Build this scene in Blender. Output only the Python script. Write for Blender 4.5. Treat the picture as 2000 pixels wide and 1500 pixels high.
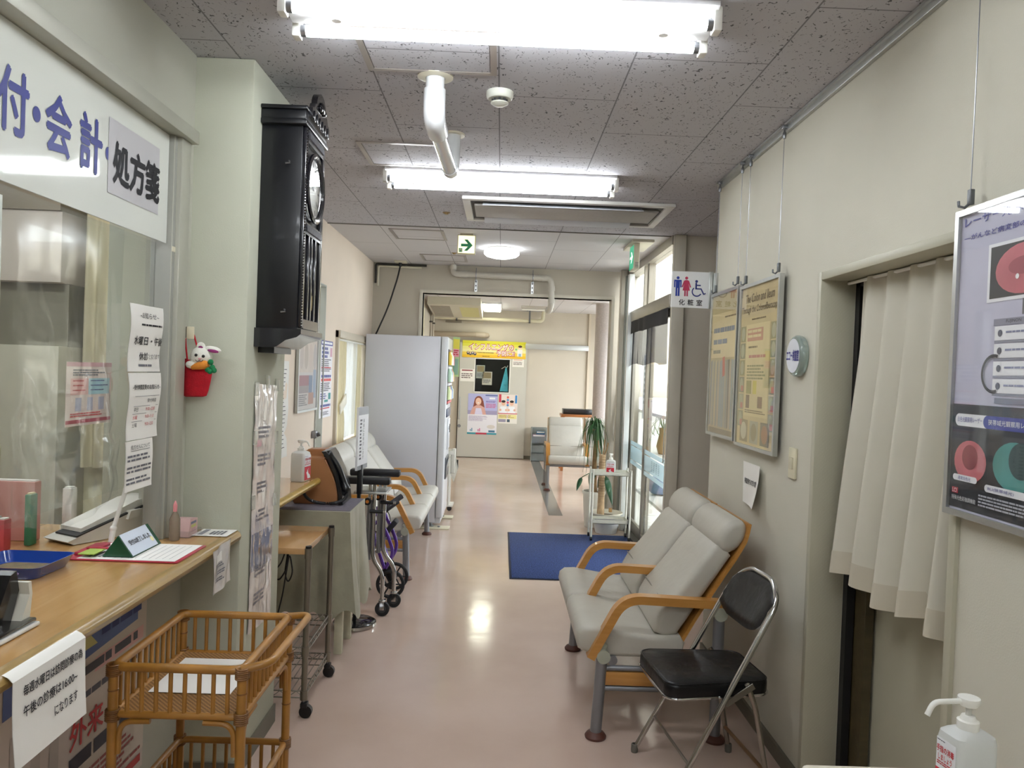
# Waiting corridor of a small clinic, built object by object (metres; +Y runs down the corridor, +Z up).
import bpy, bmesh, math, random
from math import sin, cos, pi, radians, sqrt, hypot
from mathutils import Vector, Matrix
for _o in list(bpy.data.objects):
    bpy.data.objects.remove(_o)
SC = bpy.context.scene
COL = SC.collection
# ------------------------------------------------------------------ camera, world, exposure
cam_data = bpy.data.cameras.new('camera')
cam_data.lens = 27.0
cam_data.sensor_width = 36.0
cam_data.sensor_fit = 'HORIZONTAL'
cam_data.clip_start = 0.05
camera = bpy.data.objects.new('camera', cam_data)
COL.objects.link(camera)
_yaw, _pitch, _roll = radians(0.8203), radians(-0.8482), radians(2.1182)
_f = Vector((sin(_yaw) * cos(_pitch), cos(_yaw) * cos(_pitch), sin(_pitch)))
_r = Vector((cos(_yaw), -sin(_yaw), 0))
_u = _r.cross(_f)
_r2 = _r * cos(_roll) + _u * sin(_roll)
_u2 = _u * cos(_roll) - _r * sin(_roll)
camera.matrix_world = Matrix(((_r2.x, _u2.x, -_f.x, 0.0), (_r2.y, _u2.y, -_f.y, 0.0), (_r2.z, _u2.z, -_f.z, 1.5), (0, 0, 0, 1)))
SC.camera = camera
world = bpy.data.worlds.new('daylight')
SC.world = world
world.use_nodes = True
_bg = world.node_tree.nodes['Background']
_bg.inputs['Color'].default_value = (0.90, 0.95, 1.0, 1)
_bg.inputs['Strength'].default_value = 6.3
SC.view_settings.view_transform = 'Standard'
SC.view_settings.look = 'None'
SC.view_settings.gamma = 1.0
SC.view_settings.use_curve_mapping = False
SC.view_settings.exposure = 0.85
TUBE = 20.0            # radiance of the fluorescent tubes
CEIL = 2.57
# ------------------------------------------------------------------ materials
_MC = {}
def lin(h):
    h = h.lstrip('#')
    out = []
    for i in (0, 2, 4):
        c = int(h[i:i + 2], 16) / 255
        out.append(c / 12.92 if c <= 0.04045 else ((c + 0.055) / 1.055) ** 2.4)
    return tuple(out) + (1.0,)
def mat(h, rough=0.5, metal=0.0, emit=0.0, noise=None, bump=None, coat=0.0, trans=0.0, spec=0.5, sheen=0.0):
    key = (h, rough, metal, emit, noise, bump, coat, trans, spec, sheen)
    if key in _MC: return _MC[key]
    m = bpy.data.materials.new('mat_%d' % len(_MC)); m.use_nodes = True
    nt = m.node_tree; b = nt.nodes['Principled BSDF']
    c = lin(h)
    b.inputs['Base Color'].default_value = c
    b.inputs['Roughness'].default_value = rough
    b.inputs['Metallic'].default_value = metal
    b.inputs['Specular IOR Level'].default_value = spec
    if coat: b.inputs['Coat Weight'].default_value = coat; b.inputs['Coat Roughness'].default_value = 0.08
    if trans: b.inputs['Transmission Weight'].default_value = trans; b.inputs['IOR'].default_value = 1.3
    if sheen: b.inputs['Sheen Weight'].default_value = sheen
    if emit:
        b.inputs['Emission Color'].default_value = c
        b.inputs['Emission Strength'].default_value = emit
    if noise or bump:
        tc = nt.nodes.new('ShaderNodeTexCoord')
    if noise:
        s, a = noise[:2]
        mp = nt.nodes.new('ShaderNodeMapping'); mp.inputs['Scale'].default_value = noise[2] if len(noise) > 2 else (1, 1, 1)
        nt.links.new(tc.outputs['Object'], mp.inputs['Vector'])
        n = nt.nodes.new('ShaderNodeTexNoise'); n.inputs['Scale'].default_value = s; n.inputs['Detail'].default_value = 4
        nt.links.new(mp.outputs['Vector'], n.inputs['Vector'])
        r = nt.nodes.new('ShaderNodeValToRGB')
        r.color_ramp.elements[0].position = 0.3; r.color_ramp.elements[1].position = 0.7
        r.color_ramp.elements[0].color = tuple(max(0, x * (1 - a)) for x in c[:3]) + (1,)
        r.color_ramp.elements[1].color = tuple(min(1, x * (1 + a)) for x in c[:3]) + (1,)
        nt.links.new(n.outputs['Fac'], r.inputs['Fac']); nt.links.new(r.outputs['Color'], b.inputs['Base Color'])
    if bump:
        s, a = bump[:2]
        n = nt.nodes.new('ShaderNodeTexNoise'); n.inputs['Scale'].default_value = s; n.inputs['Detail'].default_value = 3
        nt.links.new(tc.outputs['Object'], n.inputs['Vector'])
        bp = nt.nodes.new('ShaderNodeBump'); bp.inputs['Strength'].default_value = a; bp.inputs['Distance'].default_value = bump[2] if len(bump) > 2 else 0.004
        nt.links.new(n.outputs['Fac'], bp.inputs['Height']); nt.links.new(bp.outputs['Normal'], b.inputs['Normal'])
    _MC[key] = m
    return m
def thin_glass(tint=(0.97, 0.98, 0.975), haze=0.0, rough=0.02, name='clear_pane', refl=1.0, hz=(0.85, 0.87, 0.85)):
    key = ('tg', tint, haze, rough, refl, hz)
    if key in _MC: return _MC[key]
    m = bpy.data.materials.new(name); m.use_nodes = True; nt = m.node_tree
    nt.nodes.remove(nt.nodes['Principled BSDF']); out = nt.nodes['Material Output']
    t = nt.nodes.new('ShaderNodeBsdfTransparent'); t.inputs['Color'].default_value = tint + (1,)
    g = nt.nodes.new('ShaderNodeBsdfGlossy'); g.inputs['Roughness'].default_value = rough
    lw = nt.nodes.new('ShaderNodeLayerWeight'); lw.inputs['Blend'].default_value = 0.5
    pw = nt.nodes.new('ShaderNodeMath'); pw.operation = 'POWER'; pw.inputs[1].default_value = 5.0
    nt.links.new(lw.outputs['Facing'], pw.inputs[0])
    ml = nt.nodes.new('ShaderNodeMath'); ml.operation = 'MULTIPLY_ADD'; ml.inputs[1].default_value = 0.55 * refl; ml.inputs[2].default_value = 0.03 * refl
    nt.links.new(pw.outputs[0], ml.inputs[0])
    mx = nt.nodes.new('ShaderNodeMixShader'); nt.links.new(ml.outputs[0], mx.inputs['Fac'])
    last = t
    if haze:
        d = nt.nodes.new('ShaderNodeBsdfTranslucent'); d.inputs['Color'].default_value = hz + (1,)
        d2 = nt.nodes.new('ShaderNodeBsdfDiffuse'); d2.inputs['Color'].default_value = hz + (1,)
        m2 = nt.nodes.new('ShaderNodeMixShader'); m2.inputs['Fac'].default_value = 0.5
        nt.links.new(d.outputs[0], m2.inputs[1]); nt.links.new(d2.outputs[0], m2.inputs[2])
        m3 = nt.nodes.new('ShaderNodeMixShader'); m3.inputs['Fac'].default_value = haze
        nt.links.new(t.outputs[0], m3.inputs[1]); nt.links.new(m2.outputs[0], m3.inputs[2]); last = m3
    nt.links.new(last.outputs[0], mx.inputs[1]); nt.links.new(g.outputs[0], mx.inputs[2])
    nt.links.new(mx.outputs[0], out.inputs['Surface'])
    _MC[key] = m
    return m
def fabric_sheer(h, opacity, trans_part=0.6):
    key = ('sheer', h, opacity)
    if key in _MC: return _MC[key]
    m = bpy.data.materials.new('sheer_fabric'); m.use_nodes = True; nt = m.node_tree
    nt.nodes.remove(nt.nodes['Principled BSDF']); out = nt.nodes['Material Output']
    t = nt.nodes.new('ShaderNodeBsdfTransparent')
    d = nt.nodes.new('ShaderNodeBsdfDiffuse'); d.inputs['Color'].default_value = lin(h)
    tl = nt.nodes.new('ShaderNodeBsdfTranslucent'); tl.inputs['Color'].default_value = lin(h)
    a = nt.nodes.new('ShaderNodeMixShader'); a.inputs['Fac'].default_value = trans_part
    nt.links.new(d.outputs[0], a.inputs[1]); nt.links.new(tl.outputs[0], a.inputs[2])
    b = nt.nodes.new('ShaderNodeMixShader'); b.inputs['Fac'].default_value = opacity
    nt.links.new(t.outputs[0], b.inputs[1]); nt.links.new(a.outputs[0], b.inputs[2])
    nt.links.new(b.outputs[0], out.inputs['Surface'])
    _MC[key] = m
    return m
def wood(h1, h2, rough=0.35, scale=(3, 40, 40), coat=0.3):
    key = ('wood', h1, h2, rough, scale, coat)
    if key in _MC: return _MC[key]
    m = bpy.data.materials.new('wood_%d' % len(_MC)); m.use_nodes = True; nt = m.node_tree; b = nt.nodes['Principled BSDF']
    tc = nt.nodes.new('ShaderNodeTexCoord'); mp = nt.nodes.new('ShaderNodeMapping'); mp.inputs['Scale'].default_value = scale
    n = nt.nodes.new('ShaderNodeTexNoise'); n.inputs['Scale'].default_value = 1.0; n.inputs['Detail'].default_value = 5; n.inputs['Distortion'].default_value = 0.6
    r = nt.nodes.new('ShaderNodeValToRGB'); r.color_ramp.elements[0].color = lin(h1); r.color_ramp.elements[1].color = lin(h2)
    r.color_ramp.elements[0].position = 0.3; r.color_ramp.elements[1].position = 0.7
    nt.links.new(tc.outputs['Object'], mp.inputs['Vector']); nt.links.new(mp.outputs['Vector'], n.inputs['Vector'])
    nt.links.new(n.outputs['Fac'], r.inputs['Fac']); nt.links.new(r.outputs['Color'], b.inputs['Base Color'])
    b.inputs['Roughness'].default_value = rough; b.inputs['Coat Weight'].default_value = coat; b.inputs['Coat Roughness'].default_value = 0.12
    _MC[key] = m
    return m
def node_mat(name):
    m = bpy.data.materials.new(name); m.use_nodes = True
    return m, m.node_tree, m.node_tree.nodes['Principled BSDF']
def wall_mat(h):
    return mat(h, 0.75, noise=(1.3, 0.05), bump=(220, 0.25, 0.002), spec=0.3)
def ceiling_mat(h, specks):
    m, nt, b = node_mat('ceiling_tile')
    N = nt.nodes.new; L = nt.links.new
    geo = N('ShaderNodeNewGeometry'); sep = N('ShaderNodeSeparateXYZ'); L(geo.outputs['Position'], sep.inputs[0])
    ax = N('ShaderNodeMath'); ax.operation = 'ADD'; ax.inputs[1].default_value = 0.048 + 4.55; L(sep.outputs['X'], ax.inputs[0])
    ay = N('ShaderNodeMath'); ay.operation = 'ADD'; ay.inputs[1].default_value = 9.485; L(sep.outputs['Y'], ay.inputs[0])
    cb = N('ShaderNodeCombineXYZ'); L(ay.outputs[0], cb.inputs['X']); L(ax.outputs[0], cb.inputs['Y'])
    br = N('ShaderNodeTexBrick'); br.offset = 0.5
    br.inputs['Scale'].default_value = 1.0; br.inputs['Brick Width'].default_value = 0.805; br.inputs['Row Height'].default_value = 0.455
    br.inputs['Mortar Size'].default_value = 0.003; br.inputs['Mortar Smooth'].default_value = 0.1
    L(cb.outputs[0], br.inputs['Vector'])
    c = lin(h)
    mixm = N('ShaderNodeMix'); mixm.data_type = 'RGBA'; mixm.inputs['A'].default_value = c; mixm.inputs['B'].default_value = tuple(x * 0.45 for x in c[:3]) + (1,)
    L(br.outputs['Fac'], mixm.inputs['Factor'])
    last = mixm.outputs['Result']
    if specks:
        mp = N('ShaderNodeMapping'); mp.inputs['Scale'].default_value = (48, 34, 1); L(geo.outputs['Position'], mp.inputs['Vector'])
        n = N('ShaderNodeTexNoise'); n.inputs['Scale'].default_value = 1.0; n.inputs['Detail'].default_value = 1.5; n.inputs['Distortion'].default_value = 2.2
        L(mp.outputs['Vector'], n.inputs['Vector'])
        r = N('ShaderNodeValToRGB'); r.color_ramp.elements[0].position = 0.64; r.color_ramp.elements[1].position = 0.675
        L(n.outputs['Fac'], r.inputs['Fac'])
        m2 = N('ShaderNodeMix'); m2.data_type = 'RGBA'; m2.inputs['B'].default_value = tuple(x * 0.25 for x in c[:3]) + (1,)
        L(r.outputs['Color'], m2.inputs['Factor']); L(last, m2.inputs['A']); last = m2.outputs['Result']
    L(last, b.inputs['Base Color']); b.inputs['Roughness'].default_value = 0.9; b.inputs['Specular IOR Level'].default_value = 0.2
    return m
def floor_mat():
    m, nt, b = node_mat('vinyl_floor')
    N = nt.nodes.new; L = nt.links.new
    geo = N('ShaderNodeNewGeometry')
    n = N('ShaderNodeTexNoise'); n.inputs['Scale'].default_value = 1.4; n.inputs['Detail'].default_value = 6; L(geo.outputs['Position'], n.inputs['Vector'])
    r = N('ShaderNodeValToRGB'); r.color_ramp.elements[0].position = 0.35; r.color_ramp.elements[1].position = 0.65
    r.color_ramp.elements[0].color = lin('#c4ad9f'); r.color_ramp.elements[1].color = lin('#cfb9ac'); L(n.outputs['Fac'], r.inputs['Fac'])
    L(r.outputs['Color'], b.inputs['Base Color'])
    n2 = N('ShaderNodeTexNoise'); n2.inputs['Scale'].default_value = 9; n2.inputs['Detail'].default_value = 5; L(geo.outputs['Position'], n2.inputs['Vector'])
    r2 = N('ShaderNodeMapRange'); r2.inputs['To Min'].default_value = 0.07; r2.inputs['To Max'].default_value = 0.19; L(n2.outputs['Fac'], r2.inputs['Value'])
    L(r2.outputs[0], b.inputs['Roughness'])
    n3 = N('ShaderNodeTexNoise'); n3.inputs['Scale'].default_value = 7; n3.inputs['Detail'].default_value = 1; L(geo.outputs['Position'], n3.inputs['Vector'])
    bp = N('ShaderNodeBump'); bp.inputs['Strength'].default_value = 0.12; bp.inputs['Distance'].default_value = 0.006; L(n3.outputs['Fac'], bp.inputs['Height'])
    L(bp.outputs['Normal'], b.inputs['Normal'])
    b.inputs['Specular IOR Level'].default_value = 0.6
    return m
# ------------------------------------------------------------------ mesh builder
ROOT = {}          # world matrix of the thing every part belongs to
def fillet(pts, r, n=5):
    pts = [Vector(p) for p in pts]; out = [pts[0]]
    for i in range(1, len(pts) - 1):
        a, b, c = pts[i - 1], pts[i], pts[i + 1]
        d1 = (a - b); d2 = (c - b); k = min(r, d1.length * 0.48, d2.length * 0.48)
        p, q = b + d1.normalized() * k, b + d2.normalized() * k
        for j in range(n + 1):
            t = j / n
            out.append(p * (1 - t) ** 2 + b * 2 * t * (1 - t) + q * t * t)
    out.append(pts[-1])
    return out
class MB:
    def __init__(s): s.bm = bmesh.new(); s.mats = []
    def mi(s, m):
        if m not in s.mats: s.mats.append(m)
        return s.mats.index(m)
    def face(s, vs, m, smooth=True):
        try: f = s.bm.faces.new(vs)
        except ValueError: return None
        f.material_index = s.mi(m); f.smooth = smooth
        return f
    def poly(s, pts, m):
        return s.face([s.bm.verts.new(p) for p in pts], m)
    def obox(s, M, m, bev=0.0, seg=2):
        vs = [s.bm.verts.new(M @ Vector(p)) for p in ((-.5, -.5, -.5), (.5, -.5, -.5), (.5, .5, -.5), (-.5, .5, -.5), (-.5, -.5, .5), (.5, -.5, .5), (.5, .5, .5), (-.5, .5, .5))]
        fs = [s.face([vs[i] for i in q], m) for q in ((0, 3, 2, 1), (4, 5, 6, 7), (0, 1, 5, 4), (1, 2, 6, 5), (2, 3, 7, 6), (3, 0, 4, 7))]
        if bev:
            es = list({e for f in fs for e in f.edges})
            bmesh.ops.bevel(s.bm, geom=es, offset=bev, segments=seg, affect='EDGES', profile=0.5)
        return s
    def box(s, x0, x1, y0, y1, z0, z1, m, bev=0.0, seg=2):
        M = Matrix.Translation(((x0 + x1) / 2, (y0 + y1) / 2, (z0 + z1) / 2)) @ Matrix.Diagonal((abs(x1 - x0), abs(y1 - y0), abs(z1 - z0), 1))
        return s.obox(M, m, bev, seg)
    def ring(s, c, a, b, r, seg, r2=None):
        r2 = r if r2 is None else r2
        return [s.bm.verts.new(c + a * (r * cos(2 * pi * i / seg)) + b * (r2 * sin(2 * pi * i / seg))) for i in range(seg)]
    def bridge(s, A, B, m, closed=True):
        n = len(A)
        for i in range(n if closed else n - 1):
            s.face([A[i], A[(i + 1) % n], B[(i + 1) % n], B[i]], m)
    def cyl(s, p0, p1, r, m, r2=None, seg=16, caps=True):
        p0, p1 = Vector(p0), Vector(p1); d = (p1 - p0).normalized()
        a = d.orthogonal().normalized(); b = d.cross(a)
        A = s.ring(p0, a, b, r, seg); B = s.ring(p1, a, b, r if r2 is None else r2, seg)
        s.bridge(A, B, m)
        if caps: s.face(A[::-1], m); s.face(B, m)
        return s
    def tube(s, pts, r, m, seg=10, closed=False, caps=True):
        pts = [Vector(p) for p in pts]; n = len(pts); rings = []; a = None
        for i, p in enumerate(pts):
            if closed: d = (pts[(i + 1) % n] - pts[i - 1])
            else: d = pts[min(i + 1, n - 1)] - pts[max(i - 1, 0)]
            d.normalize()
            a = d.orthogonal().normalized() if a is None else (a - d * a.dot(d)).normalized()
            rr = r[i] if isinstance(r, (list, tuple)) else r
            rings.append(s.ring(p, a, d.cross(a), rr, seg))
        for i in range(n - 1): s.bridge(rings[i], rings[i + 1], m)
        if closed:
            A, B = rings[-1], rings[0]
            k = min(range(seg), key=lambda j: (A[0].co - B[j].co).length)
            s.bridge(A, B[k:] + B[:k], m)
        elif caps: s.face(rings[0][::-1], m); s.face(rings[-1], m)
        return s
    def lathe(s, prof, m, c=(0, 0, 0), seg=24, ax=(0, 0, 1), mats=None):
        c = Vector(c); ax = Vector(ax).normalized(); a = ax.orthogonal().normalized(); b = ax.cross(a)
        prev = None
        for k, (r, h) in enumerate(prof):
            R = [s.bm.verts.new(c + ax * h)] if r <= 1e-6 else s.ring(c + ax * h, a, b, r, seg)
            if prev is not None:
                mm = mats[k - 1] if mats else m
                if len(prev) == 1 and len(R) > 1:
                    for i in range(seg): s.face([prev[0], R[i], R[(i + 1) % seg]], mm)
                elif len(R) == 1 and len(prev) > 1:
                    for i in range(seg): s.face([prev[i], R[0], prev[(i + 1) % seg]], mm)
                elif len(R) > 1: s.bridge(prev, R, mm)
            prev = R
        return s
    def ball(s, c, rad, m, seg=14, rings=9, M=None, e=1.0):
        c = Vector(c)
        if not isinstance(rad, (tuple, list)): rad = (rad,) * 3
        sg = lambda x: (abs(x) ** e) * (1 if x >= 0 else -1)
        M = M or Matrix.Identity(3); prev = None
        for j in range(rings + 1):
            th = -pi / 2 + pi * j / rings
            if j in (0, rings): R = [s.bm.verts.new(c + M @ Vector((0, 0, rad[2] * (1 if j else -1))))]
            else: R = [s.bm.verts.new(c + M @ Vector((rad[0] * sg(cos(th)) * sg(cos(2 * pi * i / seg)), rad[1] * sg(cos(th)) * sg(sin(2 * pi * i / seg)), rad[2] * sg(sin(th))))) for i in range(seg)]
            if prev is not None:
                if len(prev) == 1:
                    for i in range(seg): s.face([prev[0], R[(i + 1) % seg], R[i]][::-1] if False else [prev[0], R[(i + 1) % seg], R[i]], m)
                elif len(R) == 1:
                    for i in range(seg): s.face([prev[i], prev[(i + 1) % seg], R[0]], m)
                else: s.bridge(prev, R, m)
            prev = R
        return s
    def prism(s, poly, fn, m, mcap=None):
        A = [s.bm.verts.new(fn(u, v, 0)) for u, v in poly]; B = [s.bm.verts.new(fn(u, v, 1)) for u, v in poly]
        s.bridge(A, B, m); s.face(A[::-1], mcap or m); s.face(B, mcap or m)
        return s
    def loft_y(s, prof, y0, y1, r, m, n=4):
        """XZ profile run along Y with its two ends rounded in by r."""
        xs = [p[0] for p in prof]; zs = [p[1] for p in prof]
        cx, cz = (min(xs) + max(xs)) / 2, (min(zs) + max(zs)) / 2
        ds = [(r * (1 - cos(pi / 2 * k / n)), r * (1 - sin(pi / 2 * k / n))) for k in range(n + 1)]
        st = [(y0 + d, i) for d, i in ds] + [(y1 - d, i) for d, i in reversed(ds)]
        prev = None
        nrm = []
        N = len(prof)
        area = sum(prof[i][0] * prof[(i + 1) % N][1] - prof[(i + 1) % N][0] * prof[i][1] for i in range(N))
        sgn = 1 if area > 0 else -1
        for i in range(N):
            a, b = prof[i - 1], prof[(i + 1) % N]; dx, dz = b[0] - a[0], b[1] - a[1]; l = hypot(dx, dz) or 1
            nrm.append((-dz / l * sgn, dx / l * sgn))
        for y, i in st:
            R = [s.bm.verts.new((p[0] + q[0] * i, y, p[1] + q[1] * i)) for p, q in zip(prof, nrm)]
            if prev: s.bridge(prev, R, m)
            else: s.face(R[::-1], m)
            prev = R
        s.face(prev, m)
        return s
    def strip(s, pts, th, y0, y1, m, bev=0.0):
        """A bent board: XZ centre line of thickness th, from y0 to y1."""
        pts = [Vector(p) for p in pts]; L = []; R = []
        for i, p in enumerate(pts):
            d = (pts[min(i + 1, len(pts) - 1)] - pts[max(i - 1, 0)]).normalized(); nn = Vector((-d.y, d.x)) * (th / 2)
            L.append(p + nn); R.append(p - nn)
        poly = [tuple(v) for v in L + R[::-1]]
        return s.prism(poly, lambda u, v, k: (u, y0 if k == 0 else y1, v), m)
    def grid(s, fn, nu, nv, m, closed_u=False):
        V = [[s.bm.verts.new(fn(i / nu, j / nv)) for i in range(nu if closed_u else nu + 1)] for j in range(nv + 1)]
        W = len(V[0])
        for j in range(nv):
            for i in range(W if closed_u else W - 1):
                s.face([V[j][i], V[j][(i + 1) % W], V[j + 1][(i + 1) % W], V[j + 1][i]], m)
        return s
    def build(s, name, parent=None, world=True, sharp=38, recalc=True):
        if recalc: bmesh.ops.recalc_face_normals(s.bm, faces=s.bm.faces[:])
        me = bpy.data.meshes.new(name)
        o = bpy.data.objects.new(name, me); COL.objects.link(o)
        if parent is not None:
            o.parent = parent; R = ROOT[parent]; ROOT[o] = R
            if world: s.bm.transform(R.inverted())
        else:
            s.bm.verts.ensure_lookup_table()
            co = [v.co for v in s.bm.verts]
            lo = [min(c[i] for c in co) for i in range(3)]; hi = [max(c[i] for c in co) for i in range(3)]
            c = Vector(((lo[0] + hi[0]) / 2, (lo[1] + hi[1]) / 2, lo[2]))
            s.bm.transform(Matrix.Translation(-c)); o.location = c
            ROOT[o] = Matrix.Translation(c)
        s.bm.to_mesh(me); s.bm.free()
        for m in s.mats: me.materials.append(m)
        if sharp is not None: me.set_sharp_from_angle(angle=radians(sharp))
        return o
def thing(name, label, cat, loc=(0, 0, 0), rz=0.0, group=None):
    o = bpy.data.objects.new(name, None); COL.objects.link(o)
    o.empty_display_size = 0.1
    o.location = loc; o.rotation_euler = (0, 0, rz)
    o['label'] = label; o['category'] = cat
    if group: o['group'] = group
    ROOT[o] = Matrix.Translation(loc) @ Matrix.Rotation(rz, 4, 'Z')
    return o
def tag(o, label, cat, group=None):
    o['label'] = label; o['category'] = cat
    if group: o['group'] = group
    return o
def struct(o):
    o['kind'] = 'structure'
    return o
def dup(root, loc, rz=0.0, label=None, group=None):
    r = root.copy(); COL.objects.link(r); r.location = loc; r.rotation_euler = (0, 0, rz)
    if label: r['label'] = label
    if group: r['group'] = group
    for ch in [c for c in bpy.data.objects if c.parent == root]:
        c = ch.copy(); COL.objects.link(c); c.parent = r
        for g in [x for x in bpy.data.objects if x.parent == ch]:
            d = g.copy(); COL.objects.link(d); d.parent = c
    return r
# ------------------------------------------------------------------ lettering and printed sheets
_TX = {}
def glyphs(txt, bold=0.0):
    key = (txt, bold)
    if key not in _TX:
        cu = bpy.data.curves.new('t', 'FONT'); cu.body = txt; cu.size = 1.0; cu.resolution_u = 2; cu.offset = bold; cu.fill_mode = 'FRONT'
        ob = bpy.data.objects.new('t', cu); COL.objects.link(ob)
        dg = bpy.context.evaluated_depsgraph_get(); dg.update()
        me = ob.evaluated_get(dg).to_mesh()
        vs = [(v.co.x, v.co.y) for v in me.vertices]; fs = [tuple(p.vertices) for p in me.polygons]
        ob.evaluated_get(dg).to_mesh_clear()
        bpy.data.objects.remove(ob); bpy.data.curves.remove(cu)
        _TX[key] = (vs, fs)
    return _TX[key]
class Sheet:
    """A printed sheet: s runs right and t runs down as its reader sees it."""
    def __init__(s, o, u, w, h, base, down=(0, 0, -1), th=0.0012, warp=None, mb=None, body=True, nx=1, ny=1):
        s.o = Vector(o); s.u = Vector(u).normalized(); s.d = Vector(down).normalized(); s.n = s.u.cross(-s.d)
        s.w, s.h, s.th, s.warp = w, h, th, warp
        s.c = 0.0; s.mb = mb or MB(); s.nx, s.ny = (nx, ny) if not warp else (max(nx, 6), max(ny, 8))
        if body:
            s.patch(0, 0, w, h, base, 0)
            if warp: s.patch(0, 0, w, h, base, 0, back=True)
            else:
                A = [s.p(*q, 0) for q in ((0, 0), (w, 0), (w, h), (0, h))]; B = [a - s.n * th for a in A]
                for i in range(4): s.mb.poly([A[i], A[(i + 1) % 4], B[(i + 1) % 4], B[i]], base)
                s.mb.poly(B[::-1], base)
    def p(s, a, b, k=0):
        q = s.o + s.u * a + s.d * b + s.n * (k * 0.0006)
        if s.warp:
            x, y, z = s.warp(a, b); q = q + s.u * x + s.d * y + s.n * z
        return q
    def lift(s, k):
        s.c += 0.04
        return k + s.c
    def patch(s, s0, t0, s1, t1, m, k=1, back=False):
        if k: k = s.lift(k)
        if s.warp or back:
            nx = max(1, round(s.nx * abs(s1 - s0) / s.w)); ny = max(1, round(s.ny * abs(t1 - t0) / s.h))
        else: nx = ny = 1
        off = -s.n * s.th if back else Vector((0, 0, 0))
        s.mb.grid(lambda a, b: s.p(s0 + (s1 - s0) * a, t0 + (t1 - t0) * b, k) + off, nx, ny, m)
        return s
    def poly(s, pts, m, k=1, up=True):
        if up and k: k = s.lift(k)
        s.mb.poly([s.p(a, b, k) for a, b in pts], m); return s
    def disc(s, c, r, m, k=1, r2=None, n=24, a0=0, a1=2 * pi):
        return s.poly([(c[0] + r * cos(a0 + (a1 - a0) * i / n), c[1] + (r2 or r) * sin(a0 + (a1 - a0) * i / n)) for i in range(n if a1 - a0 > 6.28 else n + 1)], m, k)
    def arc(s, c, r, wd, a0, a1, m, k=1, n=20):
        s.lift(k)
        for i in range(n):
            x, y = a0 + (a1 - a0) * i / n, a0 + (a1 - a0) * (i + 1) / n
            s.poly([(c[0] + R * cos(t), c[1] + R * sin(t)) for R, t in ((r, x), (r, y), (r - wd, y), (r - wd, x))], m, k + s.c, False)
        return s
    def line(s, a, b, wd, m, k=1):
        d = Vector((b[0] - a[0], b[1] - a[1])).normalized() * wd / 2
        return s.poly([(a[0] - d.y, a[1] + d.x), (b[0] - d.y, b[1] + d.x), (b[0] + d.y, b[1] - d.x), (a[0] + d.y, a[1] - d.x)], m, k)
    def text(s, a, b, size, txt, m, k=2, width=None, align='L', bold=0.0, skew=0.0, rot=0.0):
        vs, fs = glyphs(txt)
        if not vs: return s
        k = s.lift(k)
        x0, x1 = min(v[0] for v in vs), max(v[0] for v in vs); y0, y1 = min(v[1] for v in vs), max(v[1] for v in vs)
        sy = size / max(y1 - y0, 0.35); sx = sy if width is None else width / max(x1 - x0, 1e-4)
        W = (x1 - x0) * sx; a0 = {'L': a, 'C': a - W / 2, 'R': a - W}[align]
        cr, sr = cos(rot), sin(rot)
        def at(v, kk=0.0):
            dx = (v[0] - x0) * sx; dy = (y1 - v[1]) * sy
            dx += (size - dy) * skew
            return s.p(a0 + dx * cr - dy * sr, b + dx * sr + dy * cr, k + kk)
        nb = 1 if not bold else (5 if bold < 0.05 else 9)
        for j in range(nb):
            ox, oy = (0, 0) if j == 0 else (bold * cos(2 * pi * j / (nb - 1)), bold * sin(2 * pi * j / (nb - 1)))
            V = [s.mb.bm.verts.new(at((v[0] + ox, v[1] + oy), 0.15 * j)) for v in vs]
            for f in fs: s.mb.face([V[i] for i in f], m)
        return s
    def vtext(s, a, b, size, txt, m, k=2, bold=0.0, pitch=1.12):
        for i, ch in enumerate(txt): s.text(a, b + i * size * pitch, size, ch, m, k, align='C', bold=bold)
        return s
    def rows(s, s0, t0, s1, t1, n, m, k=1, fill=0.55, seed=1, ragged=0.3, gap=0.05):
        """Small unreadable print: short dark marks in n rows."""
        rd = random.Random(seed); H = (t1 - t0) / n; k = s.lift(k)
        for i in range(n):
            x = s0; end = s1 - rd.random() * ragged * (s1 - s0)
            while x < end:
                l = min(end - x, H * (0.7 + 2.4 * rd.random()))
                if l > H * 0.3: s.poly([(x, t0 + H * i), (x + l, t0 + H * i), (x + l, t0 + H * (i + fill)), (x, t0 + H * (i + fill))], m, k, False)
                x += l + H * (0.12 + gap * 4 * rd.random())
        return s
    def done(s, name, label=None, cat=None, group=None, parent=None, sharp=30):
        o = s.mb.build(name, parent, sharp=sharp, recalc=False)
        if label: tag(o, label, cat, group)
        return o
# common stuff
PAPER = mat('#eceae4', 0.7, noise=(6, 0.02))
INK = mat('#23232a', 0.6)
GREYINK = mat('#6d6d75', 0.7)
BLUE = mat('#2b3c8f', 0.5)
RED = mat('#c8323c', 0.5)
ALU = mat('#b9bbb8', 0.35, 0.85, noise=(30, 0.04))
ALUPAINT = mat('#a9aaa2', 0.45, noise=(8, 0.03))
CHROME = mat('#c9c9c9', 0.12, 1.0)
STEEL = mat('#8f9196', 0.32, 0.9)
BLACK = mat('#141416', 0.4, noise=(20, 0.1))
RUBBER = mat('#1d1d1f', 0.7, noise=(20, 0.1))
WHITEP = mat('#e9e8e2', 0.35, noise=(5, 0.02))
IVORY = mat('#ddd8c2', 0.4, noise=(5, 0.02))
GLASS = thin_glass()
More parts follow.
